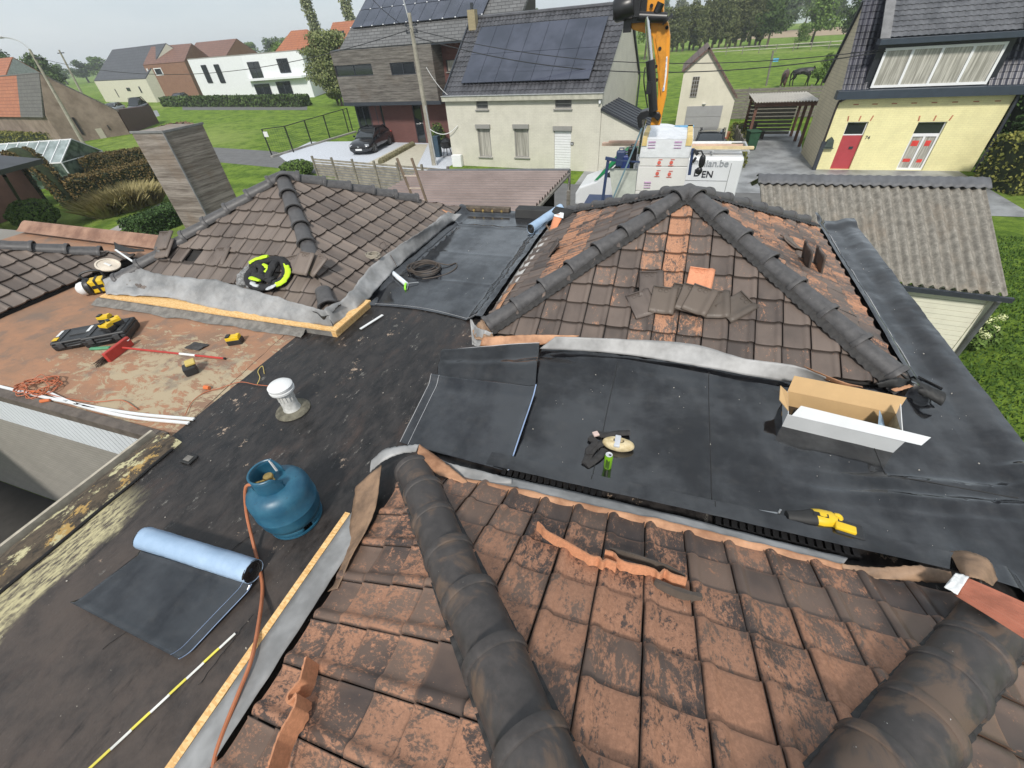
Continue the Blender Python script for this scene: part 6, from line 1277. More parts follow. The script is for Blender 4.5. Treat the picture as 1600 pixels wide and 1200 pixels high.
# long carton
t = empty('long_carton', tuple(F(1305, 650)), 'long open cardboard carton, white outside and brown inside', 'carton'); CB_W = mat('carton_white', (.55, .57, .58), .6, .05, 3); CB_B = mat('carton_brown', (.5, .33, .16), .8, .06, 4)
A_, B_c = F(1221, 667), F(1391, 707); D_ = B_c-A_; D_.z = 0; Lc = D_.length; ex_ = D_.normalized(); ey_ = Vector((-ex_.y, ex_.x, 0)); Wc, Hc = .3, .165; uz = Vector((0, 0, 1)); Lc *= 1.02
pt = lambda u, v, z: A_+ex_*(u*Lc)+ey_*(v*Wc)+uz*(z+.003)
def flapq(n, pts, m, p=t): mb = MB(); mb.quad(*pts); mb.open_ = True; return mb.build(n, m, p, solid=.005)
flapq('front_panel', [pt(0, 0, 0), pt(1, 0, 0), pt(1.01, -.06, Hc), pt(-.01, -.06, Hc)], CB_W); flapq('bottom', [pt(0, 0, .003), pt(1, 0, .003), pt(1, 1, .003), pt(0, 1, .003)], CB_B)
flapq('back_panel', [pt(0, .98, 0), pt(1, .98, 0), pt(1, 1.02, Hc), pt(0, 1.02, Hc)], CB_B); flapq('end_panel', [pt(0.01, 0, 0), pt(0.01, 1, 0), pt(-.0, 1, Hc), pt(-.0, -.04, Hc)], CB_W); flapq('end_panel', [pt(.99, 0, 0), pt(.99, 1, 0), pt(1.0, 1, Hc), pt(1.0, -.04, Hc)], mat('carton_torn', (.35, .28, .17), .85, .35, 14))
flapq('front_flap', [pt(.03, -.07, Hc), pt(1.13, -.1, Hc), pt(1.19, .1, Hc+.05), pt(.09, .16, Hc+.07)], CB_W); flapq('back_flap', [pt(-.0, 1.02, Hc), pt(1.0, 1.02, Hc), pt(1.04, 1.30, Hc+.12), pt(.02, 1.30, Hc+.12)], CB_B)
flapq('end_flap', [pt(-.0, .1, Hc), pt(-.0, .95, Hc), pt(-.1, .9, Hc+.07), pt(-.1, .35, Hc+.04)], CB_B); flapq('end_flap', [pt(1.0, .1, Hc), pt(1.0, .98, Hc), pt(.96, .9, Hc+.13), pt(.93, .2, Hc+.12)], WHITEP)
mb = MB()
for k in range(5): mb.box(tuple(pt(.2+.15*k, .5, .04)), (.14, .12, .05), rz=k)
mb.build('contents', DG, t); mb = MB(); mb.quad(pt(.82, .3, .14), pt(.93, .35, .08), pt(.9, .9, .12), pt(.83, .85, .2)); mb.build('blue_wrapper', mat('pale_blue_plastic', (.3, .42, .55), .3), t, solid=.004)
# torn black tube, pencil rod, scraps near the carton
t = rooted('torn_felt_piece', 1462, 618, 'torn curled black felt piece by the right roof corner', 'scrap', dz=.04); 
def cu_(u, v): p = at(1420, 598, 3.56).lerp(at(1472, 624, 3.5), u); a = -1.5+5*v; return p+Vector((-.02, .02, 0))*0+Vector((.02*math.cos(a), (.05+.02*u)*math.cos(a), (.05+.02*u)*math.sin(a)*.8+.012*nz3(u*9, v*6)))
mb = MB(); mb.grid(cu_, 24, 20); mb.build('curl', BLACKR, t, smooth=True, solid=.006)
mb = MB(); mb.tube([F(1435, 588, .02), F(1473, 607, .02)], .008, 8); o = tag(mb.build('black_rod', BLACKP), 'thin black rod on the membrane near the right parapet', 'rod')
flash([at(1370, 598, 3.6), at(1395, 592, 3.64), at(1425, 592, 3.6)], [at(1385, 606, 3.54), at(1405, 606, 3.58), at(1430, 602, 3.54)], BLACKR, P2, amp=.05, freq=6, nu=30, nv=6, seed=35, name='torn_underlay'); flash([at(1392, 608, 3.58), at(1422, 600, 3.6)], [at(1400, 612, 3.56), at(1428, 603, 3.6)], FLASH_O, P2, amp=.02, nu=12, nv=3, seed=36)
# terracotta ribbed strip at the right edge
t = empty('ribbed_terracotta_strip', tuple(at(1560, 940, 3.6)), 'terracotta coloured ribbed strip with white ends across the near ridge', 'ridge strip'); s0, s1 = at(1510, 902, 3.74), at(1660, 968, 3.92); s2, s3 = at(1492, 930, 3.74), at(1625, 1013, 3.92)
mb = MB(); mb.grid(lambda u, v: s0.lerp(s1, u).lerp(s2.lerp(s3, u), v)+Vector((0, 0, .004*math.sin(v*70)+.012*math.sin(v*3.1)-.02*(u-.4)**2)), 30, 48); mb.build('strip', mat('terracotta_plastic', (.5, .18, .11), .55, .2, 6), t, smooth=True, solid=.004)
mb = MB(); e0_, e1_ = at(1492, 896, 3.74), at(1474, 918, 3.74); mb.grid(lambda u, v: e0_.lerp(at(1513, 902, 3.75), u).lerp(e1_.lerp(at(1495, 930, 3.75), u), v)+Vector((0, 0, .006+.01*nz3(v*9, u*3))), 8, 12); mb.build('end_tape', WHITEP, t, smooth=True, solid=.004)
# loose tiles
def loosetile(M, m, lab, grp=None, cut=False, name='loose_tile'):
    mb = MB(); mb.rc = (random.random(), random.uniform(.0, .5), random.random()); N = 14; Wt, Lt = .26, .33
    def fn(u, v): return (u*Wt-Wt/2, v*Lt-Lt/2, prof(u*TW)+.004)
    mb.grid(fn, N, 6); mb.rc = None; ob = mb.build(name, m, attr=True, smooth=True, local=True, solid=.016); ob.matrix_world = M; tag(ob, lab, 'roof tile', grp)
    mb = MB(); mb.rc = (.3, .2, .4)
    for k in range(2): mb.tube([(-.05+.06*k+.022*math.cos(a_*.6283), .115+.02*math.sin(a_*.6283), .012) for a_ in range(11)], .0028, 5)
    mb.box((-.03, .155, .014), (.2, .012, .012)); mb.rc = None; mb.build('lug', m, ob, local=True, attr=True); return ob
nrm2 = Vector((0, -.447, .894))
def ontile(x, y, spin, lift=.05, tilt=0.0, pl=(C2, H2, Z2, .5, 0)):
    Mf, L = frame(*pl[0], pl[1], pl[2], pl[3], pl[4]); n = Mf.to_3x3() @ Vector((0, 0, 1)); d = ray(x, y); s = n.dot(Mf.translation-EYE)/n.dot(d); p = EYE+d*s+n*lift
    return Matrix.Translation(p) @ Mf.to_3x3().to_4x4() @ Matrix.Rotation(spin, 4, 'Z') @ Matrix.Rotation(tilt, 4, 'X')
T_DK = tilemat('clay_tile_loose_dark', (.06, .052, .045), (.125, .1, .082), (.45, .27, .15), 1.18, 13, .5, jt=False); T_OR = tilemat('clay_tile_fresh', (.6, .25, .13), (.65, .28, .15), (.7, .3, .17), .2, 13, .2, jt=False); T_MIDL = tilemat('clay_tile_loose', (.066, .054, .049), (.148, .119, .103), (.58, .27, .145), 1.03, 13, .5, jt=False); T_LEFTL = tilemat('clay_tile_loose_brown', (.105, .085, .074), (.18, .146, .124), (.36, .22, .14), 1.1, 12, .5, jt=False)
for x, y, sp, lf, ti, m, lab in ((1017, 448, .12, .05, .05, T_MIDL, 'tilted brown loose tile at the upper left of the group'), (1035, 475, -.05, .07, .08, T_DK, 'sooty loose tile with cut corner below the tilted one'), (1092, 443, -.08, .05, 0, T_OR, 'bright orange upside down loose tile'), (1066, 470, -.1, .055, .05, T_DK, 'lowest dark loose tile in the leaning stack'), (1078, 474, -.2, .085, .08, T_DK, 'middle dark loose tile in the leaning stack'), (1090, 479, -.32, .115, .1, T_DK, 'top dark loose tile of the leaning stack with two ring marks'), (1118, 480, .1, .05, .05, T_DK, 'brown loose tile right of the leaning stack'), (1003, 478, .5, .04, 0, T_MIDL, 'orange brown cut tile half hidden at the left of the gap'), (1148, 484, -.85, .05, .02, T_DK, 'triangular looking cut tile at the right of the gap')):
    loosetile(ontile(x, y, sp, lf, ti), m, lab)
pl1f, pl1r = (C1, H1, Z1, .52, 0), (C1, H1, Z1, .52, 1)
loosetile(ontile(487, 424, -.1, .17, .2, pl1f), T_LEFTL, 'brown tile laid over the gap in the left ridge'); loosetile(ontile(462, 418, .35, .06, 0, pl1f), T_LEFTL, 'brown tile wedged left of the left ridge gap'); loosetile(ontile(503, 422, -.5, .13, .2, pl1f), T_LEFTL, 'brown tile leaning right of the left ridge gap'); loosetile(ontile(270, 386, .15, .15, .1, pl1f), T_LEFTL, 'upper of two tiles stacked on the far left ridge'); loosetile(ontile(268, 396, .15, .11, .1, pl1f), T_LEFTL, 'lower of two tiles stacked on the far left ridge'); loosetile(ontile(347, 403, .1, .03, .05, pl1f), T_LEFTL, 'slipped tile beside the gap in the left roof')
pl2l, pl2r = (C2, H2, Z2, .5, 3), (C2, H2, Z2, .5, 1)
loosetile(ontile(866, 398, .3, .07, .5, pl2l), T_MIDL, 'narrow dark tile standing on edge on the left slope of the far roof'); loosetile(ontile(1268, 420, .2, .09, .9, pl2r), T_MIDL, 'dark tile propped on the right slope of the far roof'); loosetile(ontile(1250, 412, .2, .08, .9, pl2r), T_MIDL, 'second dark tile propped left of the other on the right slope'); loosetile(ontile(1232, 385, .9, .05, .1, pl2r), T_MIDL, 'slipped dark tile near the top of the right slope')
# tiles standing on edge on the near roof: only their wavy edges show
CLAY = tilemat('clay_edge', (.42, .18, .09), (.5, .25, .14), (.62, .28, .15), .6, 9, .3, jt=False)
def edgetile(a, b, lean, m, lab, hgt=.16):
    """a pantile on its side, long edge from a to b"""
    a = Vector(a); b = Vector(b); d = (b-a).normalized(); up = (Vector((0, 0, 1))-d*d.z).normalized(); s = d.cross(up); h = (up*math.cos(lean)+s*math.sin(lean)); n = d.cross(h); L = (b-a).length; mb = MB(); mb.rc = (.4, .6, .3)
    pf = lambda u: .022*math.sin(u*math.pi*1.0)-.03*math.exp(-((u-.62)/.05)**2)+.022*math.exp(-((u-.72)/.04)**2)
    mb.grid(lambda u, v: a+d*L*u+n*pf(u)+h*hgt*v, 40, 6); mb.rc = None; ob = mb.build('tile_on_edge', m, attr=True, smooth=True, solid=.018); return tag(ob, lab, 'roof tile')
pl3 = (C3, H3, Z3, .5, 2)
def on3(x, y, lift=.03, k=2): return ontile(x, y, 0, lift, 0, (C3, H3, Z3, .5, k)).translation
def edgeprofile(pts, k, lift, m, lab, depth=.1, th=.016):
    Mf, L = frame(*C3, H3, Z3, .5, k); n = Mf.to_3x3() @ Vector((0, 0, 1)); P = catmull([on3(x, y, lift, k) for x, y in pts], 6); mb = MB(); mb.rc = (.4, .6, .3); N = len(P); i0 = 0
    for q, p in enumerate(P):
        d_ = (P[min(q+1, N-1)]-P[max(q-1, 0)]).normalized(); w = n.cross(d_)*th*.5*(1+.35*nz3(q*.7, lift*9)); h1 = n*(.006*nz3(q*.9, 3)); dn = n*depth*(1+.2*nz3(q*.3, 7))
        mb.v += [tuple(p-w+h1), tuple(p+w+h1*.3), tuple(p+w-dn), tuple(p-w-dn)]
    for q in range(N-1):
        for r_ in range(4): a = q*4+r_; b = q*4+(r_+1) % 4; mb.face((a, b, b+4, a+4))
    mb.face((3, 2, 1, 0)); e = (N-1)*4; mb.face((e, e+1, e+2, e+3)); mb.rc = None; ob = mb.build('tile_on_edge', m, attr=True, smooth=True); return tag(ob, lab, 'roof tile')
edgeprofile([(838, 836), (845, 843), (852, 851), (880, 867), (908, 884), (922, 892), (932, 893), (938, 900), (945, 897), (960, 903)], 2, .1, CLAY, 'orange tile standing on edge in the middle of the near roof', .06, .012)
edgeprofile([(942, 882), (955, 886), (962, 895), (975, 902), (1000, 907), (1018, 913), (1026, 920), (1034, 913), (1045, 920), (1068, 927)], 2, .1, CLAY, 'second orange wavy edged tile right of the first one on edge', .06, .012)
edgeprofile([(950, 876), (975, 882), (1005, 892), (1040, 905), (1066, 920)], 2, .09, T_DK, 'dark tile leaning behind the wavy orange one', .05, .012)
edgeprofile([(1020, 922), (1050, 935), (1075, 943), (1093, 947)], 2, .07, T_DK, 'grey broken tile sliver at the right end of the tiles on edge', .05, .03)
edgeprofile([(508, 1046), (504, 1065), (500, 1082), (487, 1098), (482, 1108), (484, 1116), (491, 1110), (494, 1104), (496, 1112), (492, 1128), (480, 1150), (470, 1172), (462, 1200), (455, 1225)], 3, .15, CLAY, 'orange tile standing on edge at the lower left of the near roof', .1, .013)
# ladder
t = empty('wooden_ladder', tuple(atY(655, 322, 8.25)), 'narrow wooden ladder leaning against the back edge of the left roof', 'ladder'); LW = mat('ladder_wood', (.16, .12, .085), .8, .2, 5)
la, lb, lc, ld = atY(620, 247, 8.3), atY(643, 247, 8.3), atY(671, 328, 8.15), atY(653, 328, 8.15)
mb = MB(); mb.bar(la, ld, .045, .03); mb.build('rail', LW, t); mb = MB(); mb.bar(lb, lc, .045, .03); mb.build('rail', LW, t)
for k in range(3): u = .33+.24*k; mb = MB(); mb.bar(la.lerp(ld, u), lb.lerp(lc, u), .025, .025); mb.build('rung', mat('rung_pale', (.5, .42, .35), .7), t)
flash([at(612, 302, 3.75), at(640, 312, 3.72), at(668, 320, 3.7), at(706, 332, 3.6)], [at(618, 310, 3.72), at(640, 320, 3.68), at(664, 328, 3.64), at(700, 336, 3.56)], FLASH_O, P1, amp=.03, freq=5, nu=50, nv=5, seed=40)
# crumbs scattered over the roofs
mb = MB()
for k in range(170):
    r_ = random.random()
    if r_ < .35: x, y = random.uniform(-1, 2.8), random.uniform(2.1, 3.6); z = zmain(x, y)
    elif r_ < .5: x, y = random.uniform(2.5, 2.8), random.uniform(2, 8); z = zmain(x, y)
    elif r_ < .62: x, y = random.uniform(-3.7, -2.2), random.uniform(4.3, 7.9); z = zval(x, y)
    else: x, y = random.uniform(-4.0, -1.2), random.uniform(-.6, 4.1); z = FZ+.006
    s = random.choice((.0018, .0022, .003, .003, .006)); mb.box((x, y, z+s*.4), (s*random.uniform(.6, 2), s, s*.7), rz=random.uniform(0, 3))
tag(mb.build('crumbs', mat('mortar_crumbs', (.5, .46, .4), .9, .2, 30)), kind='stuff')

mb = MB(); mb.bar(F(563, 514, .02), F(598, 492, .02), .035, .008); tag(mb.build('white_offcut', WHITEP), 'white plastic offcut lying by the corner of the OSB kerb', 'offcut')
cable('yellow_string', [F(402, 600, .01), F(406, 590, .02), F(403, 580, .01), F(410, 572, .02), F(413, 584, .01)], .004, mat('dull_yellow', (.55, .42, .12)), 'short yellowish curl of string on the black roof above the vent', 'string')
# ================= vehicles =================
PAINTK = NT('car_black', .18, spec=.6); PAINTK.color((.012, .013, .016)); PAINTK.b.inputs['Coat Weight'].default_value = .6; PAINTK = PAINTK.m
PAINTW = mat('van_white', (.66, .68, .7), .35, .04, 1.5); PAINTG = mat('van_green', (.02, .24, .09), .4, .05); CHROME = mat('chrome', (.75, .76, .78), .15, .03, metal=1.0); HEADL = mat('headlight_glass', (.45, .47, .5), .1, .1, spec=.9); TAIL = mat('tail_light', (.35, .02, .015), .25)
def loft(mb, secs, n=20, p=2.6):
    """rounded sections along x: (x, y half width, z low, z high)"""
    i0 = len(mb.v)
    for x, w, a, b in secs:
        for k in range(n):
            t = 2*math.pi*k/n; c, s = math.cos(t), math.sin(t); mb.v.append((x, w*math.copysign(abs(c)**(2/p), c), (a+b)/2+(b-a)/2*math.copysign(abs(s)**(2/p), s)))
    for j in range(len(secs)-1):
        for k in range(n): a = i0+j*n+k; b = i0+j*n+(k+1) % n; mb.face((a, b, b+n, a+n))
    mb.face(tuple(i0+k for k in reversed(range(n)))); mb.face(tuple(i0+(len(secs)-1)*n+k for k in range(n)))
def wheel(t, x, y, r=.33, w=.22):
    mb = MB(); M = Matrix.Rotation(R(90), 3, 'X'); mb.lathe([(r*.62, -w/2), (r*.95, -w/2), (r, -w/3), (r, w/3), (r*.95, w/2), (r*.62, w/2)], 24, (x, y, r), M); wh = mb.build('wheel', BLACKR, t, local=True, smooth=True)
    mb = MB(); sg = 1 if y > 0 else -1; mb.lathe([(0, -w*.3), (r*.62, -w*.3), (r*.64, -w*.45)], 20, (x, y, r), M); mb.lathe([(0, w*.3), (r*.62, w*.3), (r*.64, w*.45)], 20, (x, y, r), M)
    for k in range(5): a = k*1.2566; mb.bar((x, y+sg*w*.4, r), (x+r*.6*math.cos(a), y+sg*w*.42, r+r*.6*math.sin(a)), .05, .02)
    mb.build('rim', mat('alloy', (.3, .3, .31), .3, metal=.7), wh, local=True)
def car(name, loc, rz, lab, paint, cat='car', L=4.4, W_=.9, H=1.43):
    t = empty(name, loc, lab, cat, rz=rz); mb = MB()      # nose towards +x
    k = L/4.4; loft(mb, [(2.2*k, .55, .3, .55), (2.14*k, .74, .2, .66), (1.95*k, .84, .18, .78), (1.4*k, W_, .17, .9), (.8*k, W_, .17, .97), (-.3*k, W_, .17, .98), (-1.5*k, W_, .17, 1.0), (-2.0*k, .84, .2, .98), (-2.15*k, .76, .3, .9), (-2.2*k, .6, .4, .7)], 24, 3.4); mb.build('body', paint, t, local=True, smooth=True)
    mb = MB(); loft(mb, [(1.02*k, .74, .82, .97), (.75*k, .73, .82, 1.12), (.2*k, .68, .82, H-.03), (-.3*k, .67, .82, H), (-1.0*k, .66, .82, H-.03), (-1.6*k, .64, .82, 1.25), (-2.02*k, .66, .82, .98)], 20, 4.5); mb.build('windows', GLASS, t, local=True, smooth=True)
    mb = MB(); mb.grid(lambda u, v: ((.18-1.45*u)*k, -.56+1.12*v, H+.012-.1*(u-.35)**2-.03*(2*v-1)**2-(.05 if u > .97 else 0)), 10, 6); mb.build('roof_panel', paint, t, local=True, smooth=True, solid=.02)
    for s in (-1, 1):
        mb = MB(); mb.bar((.93*k, s*.71, .93), (.2*k, s*.62, H-.01), .05); mb.bar((.2*k, s*.63, H-.01), (-1.2*k, s*.6, H-.02), .04); mb.bar((-1.2*k, s*.6, H-.02), (-1.95*k, s*.62, .98), .12, .05); mb.bar((-.35*k, s*.7, .95), (-.35*k, s*.65, H-.03), .05); mb.build('pillar', paint, t, local=True)
        mb = MB(); mb.box((2.05*k, s*.62, .62), (.2, .32, .13), rz=-s*.45); mb.build('headlight', HEADL, t, local=True, bevel=.03); mb = MB(); mb.box((-2.1*k, s*.62, .82), (.14, .32, .12), rz=s*.3); mb.build('tail_light', TAIL, t, local=True, bevel=.03)
        mb = MB(); mb.box((.65*k, s*.98, .98), (.12, .16, .12)); mb.build('mirror', paint, t, local=True, bevel=.03)
        for x in (1.35*k, -1.3*k): wheel(t, x, s*(W_-.1))
    mb = MB(); mb.box((2.16*k, 0, .5), (.1, .9, .17)); mb.build('grille', BLACKP, t, local=True, bevel=.02); mb = MB(); mb.lathe([(0, .02), (.07, .02), (.07, 0)], 14, (2.2*k, 0, .56), Matrix.Rotation(R(90), 3, 'Y')); mb.build('badge', CHROME, t, local=True)
    mb = MB(); mb.box((2.21*k, 0, .38), (.02, .5, .11)); mb.build('licence_plate', WHITEP, t, local=True); return t
cf, cb_ = P(563, 243), P(596, 226); c_ = (cf+cb_)/2; car('parked_car', (c_.x, c_.y+.3, 0), math.atan2(cf.y-cb_.y, cf.x-cb_.x), 'black hatchback parked on the white gravel of the boarded house', PAINTK)
c_ = P(1112, 222); car('dark_car', (1.8, 27.4, 0), R(-95), 'dark car waiting in front of the grey garage door', PAINTK, L=4.1, H=1.5)
c_ = P(182, 177); car('silver_car', (c_.x, c_.y, 0), R(-60), 'light silver car parked beside the grey roofed house', mat('silver_paint', (.35, .37, .39), .3, .05, metal=.3)); c_ = P(219, 174); car('black_suv', (c_.x, c_.y, 0), R(-60), 'large black car in front of the grey roofed house', PAINTK, L=4.9, H=1.9); c_ = P(283, 160); car('grey_car', (c_.x, c_.y, 0), R(-70), 'dark grey car by the brown brick house', mat('grey_paint_car', (.1, .1, .11), .3, .05))
# van
VX0, VX1, VY = -3.6, 2.75, 18.3
t = empty('white_van', ((VX0+VX1)/2, VY+1, 0), 'white and green works van with roof rack parked behind the crane truck', 'van'); vl = lambda x, y, z: (x-(VX0+VX1)/2, y-VY-1, z)
mb = MB(); mb.box(vl(.62, VY+1, 1.3), (3.75, 2.0, 1.86)); mb.build('cargo_body', PAINTW, t, local=True, bevel=.09)
mb = MB(); i0 = [vl(-1.2, VY, 0)[0]]; prof2 = [(-1.25, .4), (-1.25, 2.3), (-1.7, 2.28), (-2.75, 1.35), (-3.45, 1.1), (-3.6, .85), (-3.6, .4)]
mb.extrude([vl(x, VY, z) for x, z in prof2], (0, 2.0, 0)); mb.build('cab', PAINTW, t, local=True, bevel=.07)
mb = MB(); mb.extrude([vl(x, VY-.012, z) for x, z in ((-1.35, 2.3), (-1.68, 2.28), (-2.45, 1.52), (-2.2, 1.5), (-1.35, 1.5))], (0, 2.024, 0)); mb.build('side_window', GLASS, t, local=True)
mb = MB(); mb.quad(vl(-1.76, VY+.12, 2.37), vl(-2.73, VY+.08, 1.41), vl(-2.73, VY+1.92, 1.41), vl(-1.76, VY+1.88, 2.37)); mb.build('windscreen', GLASS, t, local=True)
for pts in ([(-1.3, 1.35), (-1.3, .6), (-1.75, .6), (-1.9, 1.35)], [(-1.26, 2.38), (-1.72, 2.36), (-2.7, 1.4), (-2.85, 1.36), (-1.9, 2.43)]):
    mb = MB(); mb.extrude([vl(x, VY-.02, z) for x, z in pts], (0, .015, 0)); mb.build('green_stripe', PAINTG, t, local=True)
mb = MB(); mb.extrude([vl(-1.3, VY+.1, 2.45), vl(-1.72, VY+.1, 2.43), vl(-2.3, VY+.1, 1.88), vl(-2.3, VY+.7, 1.88), vl(-1.72, VY+.7, 2.43), vl(-1.3, VY+.7, 2.45)], (0, 0, .02)); mb.build('green_stripe', PAINTG, t, local=True)
for x in (-2.75, 1.6):
    for y in (VY+.1, VY+1.9): wheel(t, *vl(x, y, 0)[:2], r=.36)
mb = MB(); mb.box(vl(2.1, VY-.004, 1.3), (.02, .01, 1.5)); mb.box(vl(-.2, VY-.004, 1.3), (.02, .01, 1.5)); mb.box(vl(1.0, VY-.006, 1.45), (2.2, .01, .015)); mb.build('panel_gap', mat('gap_grey', (.25, .26, .27)), t, local=True)
INK = mat('sign_black', (.01, .01, .015), .5); INKG = mat('sign_grey', (.3, .32, .34), .5)
def vtext(s, xpx, ypx, size, m, nm):
    q = atY(xpx, ypx, VY-.02); text(s, size, nm, m, t, Mframe(q, (1, 0, 0), (0, 0, 1)), .004)
vtext('hian.be', 1095, 260, .33, INKG, 'web_address'); vtext('en', 1079, 256, .26, INKG, 'web_address'); vtext('EN', 1095, 277, .32, INK, 'company_name'); vtext('D', 1083, 275, .34, INK, 'company_name')
mb = MB()
for y in (VY+.3, VY+1.7): mb.bar(vl(-1.2, y, 2.4), vl(2.6, y, 2.4), .05)
for x in (-1.2, .1, 1.4, 2.6): mb.bar(vl(x, VY+.15, 2.36), vl(x, VY+1.85, 2.36), .06)
mb.build('roof_rack', mat('zinc', (.5, .5, .5)), t, local=True)
for i, (y, m_, nm) in enumerate(((VY+.45, (.62, .5, .3), 'yellow batten bundle on the front edge of the van rack'), (VY+.8, (.6, .42, .32), 'pinkish timber plank on the van rack'), (VY+1.25, (.7, .7, .68), 'white board with holes on the van rack'))):
    mb = MB(); mb.box((1.0-.2*i, y, 2.46), (3.5-.3*i, .2+.1*(i == 2), .07)); mb.bar((-.7, y-.05, 2.51), (2.4, y-.07, 2.51), .06, .03); tag(mb.build('timber_load', mat('timber_'+str(i), m_, .8, .12, 5)), nm, 'timber')
mb = MB(); mb.box((-2.0, 19.3, 2.49), (1.5, .25, .1)); mb.box((-1.9, 19.35, 2.57), (1.2, .2, .05)); tag(mb.build('plank_stack', mat('timber_1', (.6, .42, .32))), 'short yellow planks standing out beyond the van cab', 'timber')
# crane truck with insulation boards
YT = 15.6; q = atY(1040, 250, YT)
t = empty('crane_truck', (-.4, YT+.8, 0), 'flatbed truck with an orange folding crane boom rising behind the far tiled roof', 'crane truck'); NAVY = mat('navy_steel', (.03, .05, .12), .45, .1); BLKS = mat('black_steel', (.014, .014, .016), .35, .2, 6); ORG = NT('crane_orange', .42, spec=.45); ORG.color(ORG.mix(ORG.step(ORG.noise(3, 6, .7), .45, .75), (.72, .3, .025), (.5, .19, .02))); ORG = ORG.m
mb = MB(); mb.box((-.6, YT+.9, .95), (4.6, 2.3, .16)); mb.build('flatbed', NAVY, t)
for x in (-2.4, -1.6, 1.1):
    for y in (YT+.1, YT+1.7):
        mb = MB(); mb.lathe([(0, -.14), (.4, -.14), (.46, -.1), (.46, .1), (.4, .14), (0, .14)], 22, (x, y, .46), Matrix.Rotation(R(90), 3, 'X')); mb.build('wheel', BLACKR, t, smooth=True)
mb = MB(); mb.grid(lambda u, v: atY(952, 263, YT+.3).lerp(atY(996, 264, YT+.3), u).lerp(atY(960, 330, YT-.6).lerp(atY(990, 318, YT-.6), u), v)+Vector((0, 0, .02*fbm(u*3, v*3, 1, 1))), 12, 12); mb.build('grey_side_board', mat('board_grey_green', (.3, .32, .28), .7, .12, 3), t, solid=.04)
for a_, b__ in (((950, 252), (941, 318)), ((1083, 232), (1077, 273))): mb = MB(); mb.bar(atY(*a_, YT-.1), atY(*b__, YT-.1), .09); mb.build('stake_post', NAVY, t)
mb = MB(); mb.bar(atY(946, 247, YT-.1), atY(962, 250, YT-.1), .09); mb.bar(atY(948, 250, YT-.05), atY(1000, 253, YT-.05), .04); mb.build('headboard_rail', NAVY, t)
mb = MB(); mb.tube([atY(1084, 236, YT-.2), atY(1096, 236, YT-.3), atY(1099, 242, YT-.3)], .025, 8); mb.tube([atY(1085, 235, YT-.2), atY(1090, 241, YT-.3)], .05, 8); mb.tube([atY(1083, 253, YT-.2), atY(1087, 247, YT-.3)], .04, 8); mb.build('mirror_arm', BLKS, t, smooth=True)
for x, y, w, h_ in ((1097, 252, .19, .36), (1092, 267, .2, .2)): c = atY(x, y, YT-.3); mb = MB(); mb.grid(lambda u, v: (c.x+w*.5*math.cos(u*6.283)*math.sin(math.pi*(.02+.96*v))**.6, c.y+.07*math.sin(u*6.283)*math.sin(math.pi*(.02+.96*v))**.6, c.z+h_*.5*math.cos(math.pi*(.02+.96*v))), 20, 12); mb.build('mirror', BLKS, t, smooth=True)
# boom
def pexp(pts, Y, dy, m, nm, bv=.02): mb = MB(); mb.extrude([atY(x, y, Y) for x, y in pts], (0, dy, 0)); return mb.build(nm, m, t, bevel=bv)
bo = pexp([(1010, -25), (1040, -25), (1037, 12), (1037, 24), (1044, 36), (1047, 56), (1046, 85), (1044, 112), (1041, 150), (1036, 172), (1031, 196), (1016, 196), (1019, 178), (1026, 165), (1028, 148), (1028, 118), (1024, 92), (1019, 56), (1008, 52), (987, 46), (985, 32), (1010, 28)], YT-.15, .32, ORG, 'boom')
pexp([(1030, 30), (1036, 32), (1042, 56), (1041, 88), (1038, 128), (1033, 150), (1030, 128), (1030, 92), (1024, 60)], YT-.19, .04, mat('crane_orange_dark', (.58, .24, .02), .5), 'boom_web', 0)
mb = MB()
for x, y in ((1025, 104), (1026, 125), (1031, 76), (1018, 9), (1042, 43)): c = atY(x, y, YT-.2); mb.lathe([(0, .01), (.045, .01), (.045, 0)], 12, tuple(c), Matrix.Rotation(R(90), 3, 'X'))
mb.build('bolt_hole', DARK, bo)
pexp([(1037, 89), (1043, 88), (1042, 115), (1038, 142), (1033, 143), (1036, 115)], YT-.175, .02, WHITEP, 'decal', 0)
mb = MB()
for k in range(6): c = atY(1040-.9*k, 94+9*k, YT-.18); mb.box(tuple(c), (.05, .01, .08), rz=.2)
mb.build('decal_marks', mat('decal_blue', (.08, .25, .6)), bo)
mb = MB(); mb.tube([atY(1011, 26, YT-.35), atY(1017, 96, YT-.3)], .075, 16); mb.build('piston_rod', CHROME, t, smooth=True); mb = MB(); mb.tube([atY(1016, 94, YT-.32), atY(1021, 174, YT-.3)], .125, 18); mb.build('hydraulic_cylinder', BLKS, t, smooth=True)
mb = MB(); mb.tube([atY(997, 26, YT-.3), atY(1042, 28, YT-.3)], .12, 14); mb.tube([atY(1042, 28, YT-.3), atY(1044, 32, YT-.3)], .15, 14); mb.tube([atY(1026, 20, YT-.3), atY(1033, 4, YT-.3)], .1, 10); mb.build('knuckle_joint', BLKS, t, smooth=True)
mb = MB(); c = atY(975, 13, YT-.4); mb.lathe([(0, -.26), (.22, -.26), (.26, -.2), (.26, .2), (.22, .26), (0, .26)], 20, tuple(c), Matrix.Rotation(R(80), 3, 'Y')); c = atY(986, 8, YT-.35); mb.box(tuple(c), (.5, .3, .5)); c = atY(981, 36, YT-.2); mb.box(tuple(c), (.2, .25, .4)); c = atY(975, 27, YT-.3); mb.box(tuple(c), (.55, .3, .08)); c = atY(1000, 5, YT-.1); mb.box(tuple(c), (.4, .4, .8)); mb.build('winch_motor', BLKS, t, smooth=True)
